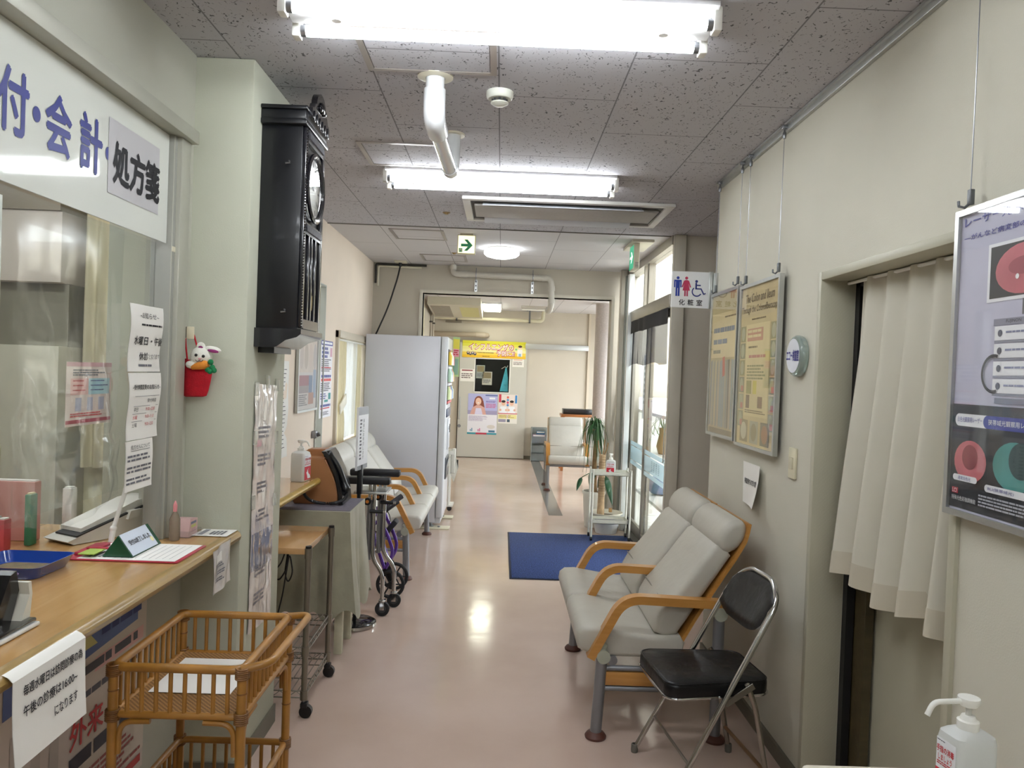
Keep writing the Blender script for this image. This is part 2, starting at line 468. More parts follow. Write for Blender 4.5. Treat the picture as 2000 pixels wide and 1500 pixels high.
# ------------------------------------------------------------------ the setting
WALL = wall_mat('#cdcabb'); WALL2 = wall_mat('#c5bcad'); WALLG = wall_mat('#c2bbad')
BASEB = mat('#6f6a5c', 0.5, noise=(4, 0.05))
FRAMEP = mat('#b5b29e', 0.45, noise=(5, 0.03))
def slabs(name, boxes, m, bev=0.0):
    b = MB()
    for q in boxes: b.box(*q, m, bev)
    return struct(b.build(name, sharp=30))
slabs('floor', [(-6, 3.4, -3, 16, -0.12, 0)], floor_mat())
slabs('ceiling', [(-5.2, 3.2, -3, 5.78, CEIL, CEIL + 0.1)], ceiling_mat('#bebdc2', True))
slabs('ceiling', [(-1.5, 1.4, 5.78, 8.0, CEIL, CEIL + 0.1), (-1.4, 2.8, 8.0, 13.6, CEIL, CEIL + 0.1)], ceiling_mat('#cbc8c8', False))
slabs('trim_1', [(-1.34, 1.29, 5.772, 5.788, CEIL - 0.006, CEIL + 0.004)], mat('#77736c', 0.6))
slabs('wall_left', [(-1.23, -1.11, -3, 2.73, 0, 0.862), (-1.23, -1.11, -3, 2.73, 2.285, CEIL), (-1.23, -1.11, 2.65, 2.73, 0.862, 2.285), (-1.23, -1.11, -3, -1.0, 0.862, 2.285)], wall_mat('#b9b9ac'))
slabs('wall_pillar', [(-1.40, -0.905, 2.73, 3.22, 0, CEIL)], wall_mat('#bfc1b0'), 0.008)
slabs('wall_left_hall', [(-1.46, -1.34, 3.22, 5.57, 0, CEIL), (-1.46, -1.34, 5.57, 5.78, 0, 0.85), (-1.46, -1.34, 5.57, 5.78, 2.1, CEIL), (-1.46, -1.34, 5.78, 6.22, 0, CEIL),
                         (-1.46, -1.34, 6.22, 7.42, 0, 0.85), (-1.46, -1.34, 6.22, 7.42, 1.74, CEIL), (-1.46, -1.34, 7.42, 7.86, 0, CEIL)], wall_mat('#e3d4c3'))
slabs('wall_opening', [(-1.46, -0.83, 7.86, 8.0, 0, CEIL), (1.10, 2.7, 7.86, 8.0, 0, CEIL), (-0.83, 1.10, 7.86, 8.0, 2.28, CEIL)], WALLG)
slabs('trim_2', [(-0.86, -0.83, 7.835, 8.02, 0, 2.31), (1.10, 1.13, 7.835, 8.02, 0, 2.31), (-0.83, 1.10, 7.835, 8.02, 2.28, 2.31)], mat('#cfcabb', 0.45))
slabs('wall_far_left', [(-1.36, -1.2, 8.0, 13.5, 0, CEIL)], WALL2)
slabs('wall_far', [(-1.36, -0.50, 13.38, 13.5, 0, CEIL), (0.19, 2.8, 13.38, 13.5, 0, CEIL), (-0.50, 0.19, 13.38, 13.5, 0, 1.10), (-0.50, 0.19, 13.38, 13.5, 1.78, CEIL)], WALL2)
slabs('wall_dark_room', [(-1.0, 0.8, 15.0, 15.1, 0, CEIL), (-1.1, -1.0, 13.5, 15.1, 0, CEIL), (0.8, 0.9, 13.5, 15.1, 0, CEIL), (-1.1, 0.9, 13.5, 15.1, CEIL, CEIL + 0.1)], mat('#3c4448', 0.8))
slabs('wall_far_right', [(2.6, 2.7, 8.0, 8.5, 0, CEIL), (2.6, 2.7, 12.9, 13.5, 0, CEIL), (2.6, 2.7, 8.5, 12.9, 0, 0.6), (2.6, 2.7, 8.5, 12.9, 2.2, CEIL)], WALL2)
slabs('wall_right', [(1.155, 1.27, -3, 1.92, 0, CEIL), (1.155, 1.27, 2.765, 4.18, 0, CEIL), (1.155, 1.27, 1.92, 2.765, 1.875, CEIL), (1.27, 3.1, 4.08, 4.18, 0, CEIL)], WALL)
slabs('wall_passage', [(1.29, 3.1, 5.74, 5.86, 0, CEIL), (3.0, 3.1, 4.18, 5.74, 0, CEIL)], WALLG)
slabs('wall_back', [(-5.2, 3.2, -3.1, -3.0, 0, CEIL)], WALL)
slabs('wall_office', [(-5.2, -5.1, -3, 4.4, 0, CEIL), (-5.2, -1.40, 4.3, 4.4, 0, CEIL), (-1.46, -1.40, 3.0, 4.3, 0, CEIL)], wall_mat('#e2dcb8'))
slabs('wall_exam_room', [(1.27, 1.95, 1.2, 1.3, 0, CEIL), (1.27, 1.95, 3.4, 3.5, 0, CEIL), (1.95, 2.05, 1.2, 3.5, 0, CEIL)], WALLG)
slabs('baseboard_right', [(1.143, 1.155, 2.80, 4.18, 0, 0.06), (1.143, 1.155, -3, 1.89, 0, 0.06)], BASEB)
slabs('baseboard_pillar', [(-0.905, -0.897, 2.73, 3.22, 0, 0.075), (-1.11, -0.897, 2.722, 2.73, 0, 0.075), (-1.11, -1.102, -3, 2.722, 0, 0.075)], BASEB)
slabs('baseboard_passage', [(1.33, 3.0, 5.73, 5.74, 0, 0.06)], BASEB)
slabs('baseboard_far', [(0.44, 2.6, 13.37, 13.38, 0, 0.06)], BASEB)
slabs('trim_3', [(0.557, 0.706, 8.13, 13.37, 0.0003, 0.0022)], mat('#6c6a66', 0.25, noise=(12, 0.12), coat=0.4))
slabs('ground_outside', [(3.4, 30, -10, 30, -0.2, -0.1), (1.33, 3.4, 5.86, 7.86, 0.0003, 0.004), (-30, -6.0, -10, 30, -0.5, -0.4)], mat('#c9c8c2', 0.8, noise=(3, 0.06)))
# far round pillar of the side room
b = MB(); b.cyl((1.50, 11.4, 0), (1.50, 11.4, CEIL), 0.13, mat('#b5aca8', 0.7, noise=(40, 0.08)), seg=28); struct(b.build('wall_round_pillar'))
slabs('trim_4', [(1.49, 1.53, 13.34, 13.38, 0, CEIL)], mat('#cbbfab', 0.5))
# side-room window
w = struct(MB().box(2.6, 2.66, 8.5, 8.56, 0.6, 2.2, ALUPAINT).box(2.6, 2.66, 12.84, 12.9, 0.6, 2.2, ALUPAINT).box(2.6, 2.66, 10.67, 10.73, 0.6, 2.2, ALUPAINT).box(2.6, 2.66, 8.5, 12.9, 0.6, 0.66, ALUPAINT).box(2.6, 2.66, 8.5, 12.9, 2.14, 2.2, ALUPAINT).build('window_1'))
MB().box(2.625, 2.63, 8.56, 12.84, 0.66, 2.14, GLASS).build('pane', w)

# ---- reception window: aluminium frame, white acrylic fascia, clear sheets
FR = mat('#b4b4a8', 0.42, 0.25, noise=(9, 0.03))
w = struct(MB().box(-1.16, -1.065, -1.0, 2.665, 2.24, 2.285, FR, 0.003).box(-1.17, -1.085, 2.575, 2.65, 0.905, 2.24, FR, 0.003).box(-1.17, -1.10, 2.552, 2.575, 0.905, 2.24, mat('#9c9d95', 0.5), 0.002)
           .box(-1.16, -1.09, -1.0, -0.94, 0.905, 2.24, FR, 0.003).build('window_2'))
MB().box(-1.155, -1.153, -0.94, 2.552, 1.10, 1.885, thin_glass(refl=0.7)).build('pane', w)
clip = MB()
clip.box(-1.12, -1.098, 2.553, 2.578, 1.858, 1.876, IVORY, 0.002); clip.build('panel_clip', w)
sh = Sheet((-1.118, -0.94, 2.238), (0, 1, 0), 3.49, 0.355, mat('#dcdfd8', 0.05, noise=(2, 0.01), spec=0.14), th=0.005)
NAVY = mat('#252f86', 0.4)
def fpos(y, z): return (y + 0.94, 2.238 - z)
for ch, y, z, wd, hh in (('受', 1.51, 2.138, 0.125, 0.14), ('付', 1.697, 2.139, 0.106, 0.142), ('・', 1.835, 2.085, 0.028, 0.036), ('会', 1.872, 2.141, 0.108, 0.142), ('計', 2.022, 2.141, 0.108, 0.145), ('・', 2.165, 2.086, 0.028, 0.036)):
    a, t = fpos(y, z)
    if ch == '・': sh.disc((a, t + hh / 2), 0.0155, NAVY, 2, r2=0.0185)
    else: sh.text(a, t, hh, ch, NAVY, 2, width=wd, bold=0.028)
sh.patch(3.105, 0.066, 3.42, 0.276, mat('#c4c3c6', 0.55), 2)
for k, ch in enumerate('処方箋'): sh.text(3.147 + k * 0.098 - 0.015, 0.125, 0.115, ch, INK, 4, width=0.092, bold=0.035)
sh.done('fascia_sign', parent=w)
WINF = mat('#c9bfac', 0.45, noise=(5, 0.03))
# ---- hall windows on the left: daylight behind lace and cream curtains
w = struct(MB().box(-1.44, -1.33, 5.57, 5.585, 0.85, 2.1, ALUPAINT).box(-1.44, -1.33, 5.765, 5.78, 0.85, 2.1, ALUPAINT).box(-1.44, -1.33, 5.57, 5.78, 0.84, 0.86, ALUPAINT).box(-1.44, -1.33, 5.57, 5.78, 2.09, 2.1, ALUPAINT).build('window_3'))
MB().box(-1.43, -1.425, 5.585, 5.765, 0.86, 2.09, GLASS).build('pane', w)
w = struct(MB().box(-1.44, -1.315, 6.19, 6.235, 0.85, 1.79, WINF, 0.003).box(-1.44, -1.315, 7.40, 7.44, 0.85, 1.79, WINF, 0.003).box(-1.44, -1.30, 6.19, 7.44, 1.73, 1.79, WINF, 0.003).box(-1.44, -1.315, 6.19, 7.44, 0.83, 0.86, WINF, 0.003).build('window_4'))
MB().box(-1.43, -1.425, 6.235, 7.40, 0.86, 1.73, GLASS).build('pane', w)
MB().cyl((-1.318, 6.22, 1.715), (-1.318, 7.42, 1.715), 0.008, WHITEP).build('curtain_rail', w)
def pleats(name, x, y0, y1, z0, z1, m, n, amp, label=None, cat=None, pinch=None, group=None, ph=0.0):
    def fn(a, c):
        z = z1 + (z0 - z1) * c; k = 1.0
        if pinch: k = 1 - pinch[1] * math.exp(-((c - pinch[0]) / 0.13) ** 2)
        y = y0 + (y1 - y0) * a * k
        return (x + amp * sin(a * n * 2 * pi + ph + 0.5 * sin(3 * c)) * (0.6 + 0.4 * c), y, z)
    b = MB(); b.grid(fn, n * 10, 16, m)
    o = b.build(name, sharp=None, recalc=False)
    return tag(o, label, cat, group) if label else o
CREAM = fabric_sheer('#d9cfae', 1.0, 0.10); LACE = fabric_sheer('#d3d6d4', 1.0, 0.11)
pleats('lace_curtain', -1.368, 6.3, 7.38, 0.87, 1.725, LACE, 9, 0.012, 'white lace curtain across the left hall window', 'curtain')
pleats('window_curtain', -1.325, 6.24, 6.56, 0.87, 1.71, CREAM, 4, 0.014, 'cream curtain tied back at the near side of the hall window', 'curtain', pinch=(0.62, 0.25))
pleats('window_curtain', -1.325, 7.05, 7.245, 0.87, 1.71, CREAM, 3, 0.012, 'cream curtain hanging beside the vending machine', 'curtain')
t = MB(); t.obox(Matrix.Translation((-1.298, 6.36, 1.19)) @ Matrix.Rotation(0.35, 4, 'X') @ Matrix.Diagonal((0.012, 0.25, 0.085, 1)), mat('#e4dfcf', 0.8), 0.004)
tag(t.build('curtain_tieback'), 'cream cloth tieback around the near curtain of the hall window', 'tieback')
pleats('roller_blind', -1.385, 5.575, 5.775, 0.87, 2.09, fabric_sheer('#e6eaea', 0.97, 0.25), 1, 0.002, 'bright white blind in the narrow window left of the notice poster', 'blind')

# ---- entrance: aluminium glass wall with sliding doors
DK = mat('#57544e', 0.4, 0.4); AL2 = mat('#a39d92', 0.38, 0.55, noise=(6, 0.04))
w = struct(MB().box(1.24, 1.34, 5.74, 7.86, 2.50, 2.57, AL2).box(1.235, 1.345, 5.74, 7.70, 2.035, 2.135, AL2, 0.004).box(1.25, 1.34, 5.70, 5.76, 0, CEIL, mat('#c7c1b2', 0.45), 0.003)
           .box(1.262, 1.32, 6.72, 6.80, 2.135, 2.50, AL2).box(1.262, 1.32, 6.93, 6.96, 2.135, 2.50, AL2).box(1.255, 1.33, 7.66, 7.72, 0, 2.50, AL2, 0.003).box(1.24, 1.33, 5.76, 7.70, 0.001, 0.022, DK)
           .box(1.20, 1.262, 7.56, 7.64, 0, 2.5, mat('#6f7671', 0.4, 0.3), 0.003).box(1.205, 1.26, 7.44, 7.52, 0, 2.5, mat('#dfe3e2', 0.4), 0.003).box(1.17, 1.23, 7.70, 7.80, 0, CEIL, mat('#c9c3b3', 0.5), 0.003).build('window_5'))
MB().box(1.288, 1.292, 5.76, 7.66, 2.135, 2.50, GLASS).build('transom_pane', w)
FROST = thin_glass((0.55, 0.72, 0.76), 0.85, 0.2, 'frosted_band', 1.0, (0.66, 0.74, 0.77))
def leaf(nm, y0, y1, x):
    d = struct(MB().box(x, x + 0.03, y0, y0 + 0.05, 0.03, 2.035, AL2, 0.002).box(x, x + 0.03, y1 - 0.045, y1, 0.03, 2.035, AL2, 0.002).box(x, x + 0.03, y0, y1, 0.022, 0.12, AL2, 0.002).box(x, x + 0.03, y0, y1, 1.97, 2.035, AL2, 0.002).build(nm))
    MB().box(x + 0.013, x + 0.017, y0 + 0.05, y1 - 0.045, 0.12, 1.97, GLASS).build('pane', d)
    bd = MB()
    for z0, z1 in ((0.648, 0.685), (0.695, 0.825), (0.835, 0.872)): bd.box(x + 0.0105, x + 0.0125, y0 + 0.052, y1 - 0.047, z0, z1, FROST)
    bd.build('frosted_band', d)
    return d
leaf('door_1', 5.775, 6.76, 1.268); d = leaf('door_2', 6.70, 7.66, 1.302)
bs = Sheet((1.277, 6.40, 0.825), (0, -1, 0), 0.40, 0.13, FROST, body=False)
for k in range(4): bs.rows(0.02 + k * 0.095, 0.02, 0.07 + k * 0.095, 0.11, 6, mat('#7e8f92', 0.6), 1, seed=k + 2, ragged=0.1)
bs.done('band_lettering', parent=bpy.data.objects['door_1'])
MB().box(1.262, 1.268, 5.86, 5.885, 0.85, 1.15, ALU, 0.002).build('door_handle', bpy.data.objects['door_1'])
# ---- examination doorway in the right wall
d = struct(MB().box(1.143, 1.272, 2.765, 2.795, 0, 1.905, FRAMEP, 0.003).box(1.143, 1.272, 1.89, 1.92, 0, 1.905, FRAMEP, 0.003).box(1.143, 1.272, 1.92, 2.765, 1.875, 1.905, FRAMEP, 0.003).build('door_3'))
b = MB(); b.box(1.272, 1.30, 2.735, 2.79, 0, 1.90, BLACK); b.box(1.272, 1.30, 1.9, 2.79, 1.855, 1.90, mat('#3a3a3c', 0.5)); b.build('door_seal', d)
MB().box(1.305, 1.335, 2.66, 2.745, 0, 1.86, wood('#3f3620', '#4c4228', 0.5)).build('door_post', d)
MB().box(1.345, 1.375, 1.6, 3.3, 0, 1.95, mat('#b0ad99', 0.5, noise=(3, 0.03))).build('sliding_leaf', d)

# ---- sliding door of the far wall with its rail, window and bar handle
LEAF = mat('#c3c0b6', 0.45, noise=(2, 0.02))
d = struct(MB().box(-0.73, -0.46, 13.335, 13.37, 0.012, 2.0, LEAF).box(0.145, 0.437, 13.335, 13.37, 0.012, 2.0, LEAF).box(-0.46, 0.145, 13.335, 13.37, 0.012, 1.15, LEAF).box(-0.46, 0.145, 13.335, 13.37, 1.72, 2.0, LEAF)
           .box(-0.47, -0.455, 13.33, 13.372, 1.14, 1.73, WHITEP).box(0.14, 0.155, 13.33, 13.372, 1.14, 1.73, WHITEP).box(-0.47, 0.155, 13.33, 13.372, 1.135, 1.15, WHITEP).box(-0.47, 0.155, 13.33, 13.372, 1.72, 1.735, WHITEP).build('door_4'))
MB().box(-0.455, 0.14, 13.35, 13.354, 1.15, 1.72, GLASS).build('pane', d)
b = MB(); b.tube([(-0.70, 13.335, 1.04), (-0.70, 13.295, 1.04), (-0.70, 13.295, 0.67), (-0.70, 13.335, 0.67)], 0.012, ALU, 8); b.build('door_handle', d)
b = MB(); b.cyl((-0.70, 13.337, 0.545), (-0.70, 13.32, 0.545), 0.03, STEEL); b.build('door_lock', d)
MB().box(0.40, 1.497, 13.30, 13.38, 1.92, 2.01, mat('#b9bab8', 0.4, 0.4), 0.004).build('door_rail', d)
MB().box(-0.745, -0.73, 13.36, 13.38, 0, 2.03, mat('#3a342c', 0.6)).build('door_gap', d)

# ------------------------------------------------------------------ ceiling fittings
def tube_mat():
    m, nt, b = node_mat('fluorescent_tube')
    b.inputs['Base Color'].default_value = (0.9, 0.93, 0.95, 1)
    b.inputs['Emission Color'].default_value = (0.93, 0.97, 1.0, 1); b.inputs['Emission Strength'].default_value = TUBE
    return m
TM = tube_mat(); FIX = mat('#dcdcdc', 0.35)
def batten(y, label, strength=None):
    t = thing('fluorescent_batten', label, 'ceiling light', (-0.04, y, CEIL), group=None)
    b = MB()
    b.prism([(-0.115, 0), (0.115, 0), (0.115, -0.012), (0.03, -0.05), (-0.03, -0.05), (-0.115, -0.012)], lambda u, v, k: (-0.66 + 1.24 * k, y + u, CEIL + v), FIX)
    b.build('housing', t)
    for dy in (-0.078, 0.078):
        b = MB(); b.cyl((-0.635, y + dy, CEIL - 0.052), (0.555, y + dy, CEIL - 0.052), 0.0165, TM, seg=16); tb = b.build('lamp_tube', t)
        for x0, x1 in ((-0.655, -0.632), (0.552, 0.575)):
            e = MB(); e.cyl((x0, y + dy, CEIL - 0.052), (x1, y + dy, CEIL - 0.052), 0.017, STEEL, seg=16); e.build('end_cap', tb)
        for x in (-0.66, 0.58):
            h = MB(); h.box(x - 0.012, x + 0.012, y + dy - 0.022, y + dy + 0.022, CEIL - 0.076, CEIL - 0.005, WHITEP, 0.005); h.build('lamp_holder', t)
    for x in (-0.52, 0.44):
        b = MB(); b.cyl((x, y - 0.02, CEIL - 0.045), (x, y - 0.02, CEIL - 0.062), 0.014, WHITEP); b.build('starter', t)
    return t
batten(2.29, 'twin-tube fluorescent fitting nearest the camera at the top edge')
batten(4.22, 'twin-tube fluorescent fitting just in front of the air-conditioner panel')
batten(0.35, 'added unseen twin-tube fluorescent fitting over the reception counter behind the viewpoint')  # unseen lamp, added to light the counter and near walls
batten(-1.6, 'added unseen twin-tube fluorescent fitting at the back end of the corridor')  # another unseen lamp, added farther behind the camera
def added_office_light(y, lb):  # unseen fittings added to brighten the reception office
    t = thing('fluorescent_batten', lb, 'ceiling light', (-2.0, y, CEIL))
    b = MB(); b.box(-2.6, -1.4, y - 0.08, y + 0.08, CEIL - 0.05, CEIL, FIX); b.build('housing', t)
    for dy in (-0.06, 0.06):
        b = MB(); b.cyl((-2.58, y + dy, CEIL - 0.07), (-1.42, y + dy, CEIL - 0.07), 0.0165, TM); b.build('lamp_tube', t)
added_office_light(1.3, 'added unseen fluorescent fitting inside the reception office nearer the viewpoint')
added_office_light(2.9, 'added unseen fluorescent fitting inside the reception office nearer its back wall')
# access hatches
def hatch(x0, x1, y0, y1, label, face, speck=False):
    t = thing('access_hatch', label, 'ceiling hatch', ((x0 + x1) / 2, (y0 + y1) / 2, CEIL), group='ceiling hatches')
    b = MB(); e = 0.022; z0, z1 = CEIL - 0.006, CEIL
    for q in ((x0, x1, y0, y0 + e), (x0, x1, y1 - e, y1), (x0, x0 + e, y0 + e, y1 - e), (x1 - e, x1, y0 + e, y1 - e)): b.box(*q, z0, z1, mat('#a39c96', 0.35, 0.5))
    b.build('hatch_frame', t)
    MB().box(x0 + e + 0.003, x1 - e - 0.003, y0 + e + 0.003, y1 - e - 0.003, CEIL - 0.004, CEIL, face).build('hatch_lid', t)
CM = bpy.data.objects['ceiling'].data.materials[0]; CM2 = bpy.data.objects['ceiling.001'].data.materials[0]
hatch(-0.515, -0.055, 2.412, 2.78, 'square ceiling hatch behind the nearest light, above the white pipe', CM)
hatch(-0.73, -0.262, 3.66, 4.07, 'ceiling hatch between the white pipe and the middle light', CM)
hatch(-0.905, -0.485, 5.91, 6.35, 'pale ceiling hatch left of the hanging exit sign', CM2)
hatch(-0.80, -0.37, 7.15, 7.55, 'small pale ceiling hatch nearest the wall opening', CM2)
# drain pipe loop
t = thing('drain_pipe', 'white drain pipe looping down from the ceiling between the lights', 'pipe', (-0.28, 2.82, CEIL))
b = MB(); b.lathe([(0.065, 0), (0.065, -0.006), (0.045, -0.010), (0.036, -0.010)], IVORY, (-0.28, 2.82, CEIL), 24); b.build('ceiling_flange', t)
WP = mat('#dde0e2', 0.2, coat=0.5)
b = MB(); b.cyl((-0.28, 2.82, CEIL - 0.005), (-0.28, 2.82, CEIL - 0.07), 0.034, WP, seg=20); b.tube(fillet([(-0.28, 2.82, CEIL - 0.05), (-0.28, 2.82, 2.415), (-0.276, 2.95, 2.405)], 0.07, 8), 0.040, WP, 20); b.build('elbow', t)
b = MB(); b.tube([(-0.276, 2.95, 2.405), (-0.262, 3.42, 2.392)], 0.031, mat('#c9c9cc', 0.12, 0.2, coat=1.0), 18); b.build('clear_section', t)
b = MB(); b.tube(fillet([(-0.2625, 3.40, 2.393), (-0.26, 3.49, 2.395), (-0.26, 3.50, CEIL)], 0.05, 6), 0.036, WP, 18); b.lathe([(0.055, 0), (0.055, -0.008), (0.036, -0.008)], IVORY, (-0.26, 3.50, CEIL)); b.build('outlet_elbow', t)
# smoke detector
t = thing('smoke_detector', 'round white smoke detector on the ceiling right of the pipe', 'smoke detector', (-0.045, 2.955, CEIL))
b = MB(); b.lathe([(0, 0), (0.052, 0), (0.052, -0.014), (0.049, -0.024), (0.044, -0.028), (0, -0.028)], mat('#d9dbd0', 0.4), (-0.045, 2.955, CEIL), 28); b.build('base', t)
b = MB()
for k in range(8):
    a = k * pi / 4; b.box(-0.045 + 0.026 * cos(a) - 0.004, -0.045 + 0.026 * cos(a) + 0.004, 2.955 + 0.026 * sin(a) - 0.004, 2.955 + 0.026 * sin(a) + 0.004, CEIL - 0.042, CEIL - 0.028, BLACK)
b.lathe([(0.034, -0.040), (0.034, -0.044), (0.02, -0.052), (0, -0.053)], mat('#d9dbd0', 0.4), (-0.045, 2.955, CEIL), 24); b.lathe([(0, -0.040), (0.034, -0.040)], mat('#d9dbd0', 0.4), (-0.045, 2.955, CEIL), 24); b.build('sensor_cap', t)
for x, y, lb in ((-0.413, 5.24, 'small brass ceiling socket left of the air-conditioner panel'), (-0.47, 7.02, 'small brass ceiling socket behind the exit sign')):
    b = MB(); b.lathe([(0, -0.012), (0.012, -0.012), (0.014, -0.004), (0.026, -0.003), (0.026, 0)], mat('#a48a5e', 0.4, 0.6), (x, y, CEIL), 16); tag(b.build('ceiling_socket'), lb, 'ceiling socket')
# four-way style ceiling cassette
t = thing('ceiling_air_conditioner', 'long white air-conditioner panel set in the ceiling behind the middle light', 'air conditioner', (0.37, 5.05, CEIL))
b = MB(); x0, x1, y0, y1 = -0.28, 1.03, 4.70, 5.39; e = 0.05; z0 = CEIL - 0.022
for q in ((x0, x1, y0, y0 + e), (x0, x1, y1 - e, y1), (x0, x0 + e, y0 + e, y1 - e), (x1 - e, x1, y0 + e, y1 - e)): b.box(*q, z0, CEIL, mat('#d5d3cf', 0.4), 0.006)
b.build('panel_frame', t)
MB().box(x0 + 0.07, x1 - 0.07, y0 + 0.17, y1 - 0.16, CEIL - 0.024, CEIL - 0.006, mat('#a9a5a0', 0.55, noise=(60, 0.05)), 0.004).build('intake_grille', t)
MB().box(x0 + e, x1 - e, y0 + e, y1 - e, CEIL - 0.006, CEIL - 0.001, mat('#4b4947', 0.6)).build('duct_recess', t)
for ya, rot in ((y0 + 0.10, 0.35), (y1 - 0.10, -0.35)):
    b = MB(); b.obox(Matrix.Translation(((x0 + x1) / 2 - 0.03, ya, CEIL - 0.026)) @ Matrix.Rotation(rot, 4, 'X') @ Matrix.Diagonal((1.0, 0.085, 0.006, 1)), mat('#d0d4da', 0.35), 0.002); b.build('louver', t)
# exit sign seen from the front
t = thing('exit_sign', 'square green arrow exit sign hanging from the ceiling', 'exit sign', (-0.31, 6.05, CEIL))
MB().box(-0.38, -0.237, 6.0, 6.04, 2.41, 2.558, mat('#cfc8a8', 0.5), 0.004).build('sign_case', t)
MB().box(-0.36, -0.26, 6.005, 6.035, 2.556, CEIL, mat('#bdb59b', 0.5)).build('sign_bracket', t)
sh = Sheet((-0.373, 5.9985, 2.552), (1, 0, 0), 0.129, 0.135, mat('#efe9c0', 0.4, emit=0.75))
G = mat('#0a8a58', 0.5)
sh.poly([(0.022, 0.063), (0.075, 0.063), (0.046, 0.030), (0.072, 0.030), (0.113, 0.074), (0.072, 0.118), (0.046, 0.118), (0.075, 0.085), (0.022, 0.085)], G, 2)
sh.patch(0.006, 0.098, 0.034, 0.128, G, 2); sh.text(0.009, 0.102, 0.022, '内', mat('#efe9c0', 0.4), 4, width=0.022)
sh.done('sign_face', parent=t)
# exit sign by the entrance
t = thing('exit_sign', 'green exit sign hung edge-on from the ceiling by the glass entrance', 'exit sign', (1.05, 6.15, CEIL))
MB().box(0.98, 1.15, 5.95, 6.42, CEIL - 0.022, CEIL, mat('#cfcab8', 0.5), 0.004).build('ceiling_plate', t)
MB().box(1.00, 1.045, 6.0, 6.2, 2.345, CEIL - 0.02, mat('#d8d3bd', 0.5), 0.004).build('sign_case', t)
sh = Sheet((0.9985, 6.19, 2.535), (0, -1, 0), 0.18, 0.18, mat('#27a078', 0.4, emit=0.5))
sh.poly([(0.03, 0.08), (0.1, 0.08), (0.07, 0.045), (0.1, 0.045), (0.155, 0.09), (0.1, 0.135), (0.07, 0.135), (0.1, 0.1), (0.03, 0.1)], mat('#f2f5ee', 0.4, emit=0.6), 2)
sh.done('sign_face', parent=t)
b = MB()
for k in range(4): b.box(1.012, 1.04, 5.9985, 6.001, 2.36 + k * 0.011, 2.364 + k * 0.011, GREYINK)
b.build('vent_slots', t)
# round ceiling lamp
t = thing('round_ceiling_lamp', 'round glowing ceiling lamp in front of the wall opening', 'ceiling light', (-0.036, 6.66, CEIL))
b = MB(); b.lathe([(0, 0), (0.125, 0), (0.135, -0.01), (0.14, -0.025)], WHITEP, (-0.036, 6.66, CEIL), 32); b.build('lamp_base', t)
b = MB(); b.lathe([(0.14, -0.022), (0.152, -0.030), (0.152, -0.052), (0.13, -0.070), (0.07, -0.085), (0, -0.09)], mat('#f4fbff', 0.3, emit=7.0), (-0.036, 6.66, CEIL), 32); b.build('diffuser', t)
# pipe on the opening wall
t = thing('drain_pipe', 'white pipe running along the wall above the opening', 'pipe', (0, 7.8, CEIL))
PP = mat('#c6c1b6', 0.4)
b = MB(); b.tube(fillet([(-0.525, 7.79, CEIL), (-0.525, 7.79, 2.478), (0.470, 7.79, 2.468), (0.482, 7.79, 2.20), (0.465, 7.92, 2.14), (0.46, 8.05, 2.17)], 0.06, 6), 0.030, PP, 14); b.build('pipe_run', t)
b = MB()
for p, q in (((-0.525, 7.79, 2.56), (-0.525, 7.79, 2.52)), ((-0.46, 7.79, 2.478), (-0.38, 7.79, 2.477)), ((0.38, 7.79, 2.469), (0.43, 7.79, 2.4685)), ((0.4745, 7.79, 2.39), (0.477, 7.79, 2.34)), ((0.480, 7.79, 2.26), (0.4815, 7.79, 2.22))): b.cyl(p, q, 0.035, PP, seg=16)
b.build('pipe_joint', t)
for x, z in ((-0.292, 2.476), (0.283, 2.470)):
    b = MB(); b.box(x - 0.013, x + 0.013, 7.842, 7.86, 2.30, 2.43, mat('#c9cbcc', 0.3, 0.7)); b.tube([(x, 7.79 + 0.037 * cos(a), z + 0.037 * sin(a)) for a in [i * pi / 8 for i in range(16)]], 0.005, STEEL, 6, closed=True)
    b.tube([(x, 7.79, z - 0.035), (x, 7.79, 2.42), (x, 7.85, 2.41)], 0.005, STEEL, 6); b.tube([(x, 7.79, z + 0.035), (x, 7.79, 2.545)], 0.004, STEEL, 6); br = b.build('pipe_bracket', t)
    b = MB()
    for zz in (2.33, 2.37, 2.41): b.cyl((x, 7.843, zz), (x, 7.839, zz), 0.007, BLACK, seg=8)
    b.build('bolt', br)
# power lead and trunking in the corner
t = thing('power_cable', 'black cable running down from the ceiling to the vending machine', 'cable', (-1.05, 7.7, CEIL))
b = MB(); b.box(-1.10, -0.98, 7.63, 7.72, CEIL - 0.02, CEIL, IVORY, 0.003); b.build('ceiling_outlet', t)
b = MB(); b.cyl((-1.045, 7.675, CEIL - 0.02), (-1.045, 7.675, CEIL - 0.055), 0.016, BLACK); b.tube(fillet([(-1.045, 7.675, CEIL - 0.05), (-1.07, 7.69, 2.40), (-1.16, 7.72, 2.10), (-1.27, 7.77, 1.86), (-1.312, 7.80, 1.78), (-1.314, 7.80, 1.6)], 0.2, 6), 0.008, BLACK, 8); b.build('cable', t)
b = MB(); b.tube(fillet([(-0.80, 7.845, 2.553), (-1.315, 7.845, 2.555), (-1.315, 7.845, 2.36)], 0.02, 3), 0.011, mat('#3d3b35', 0.6), 8); tag(b.build('cable_duct'), 'dark cable conduit along the top left corner of the opening wall', 'conduit')
b = MB(); b.tube(fillet([(-0.85, 7.835, 2.53), (-1.285, 7.835, 2.532), (-1.285, 7.835, 2.33)], 0.02, 3), 0.010, IVORY, 8); tag(b.build('cable_duct'), 'ivory cable conduit just under the dark one in the corner', 'conduit')
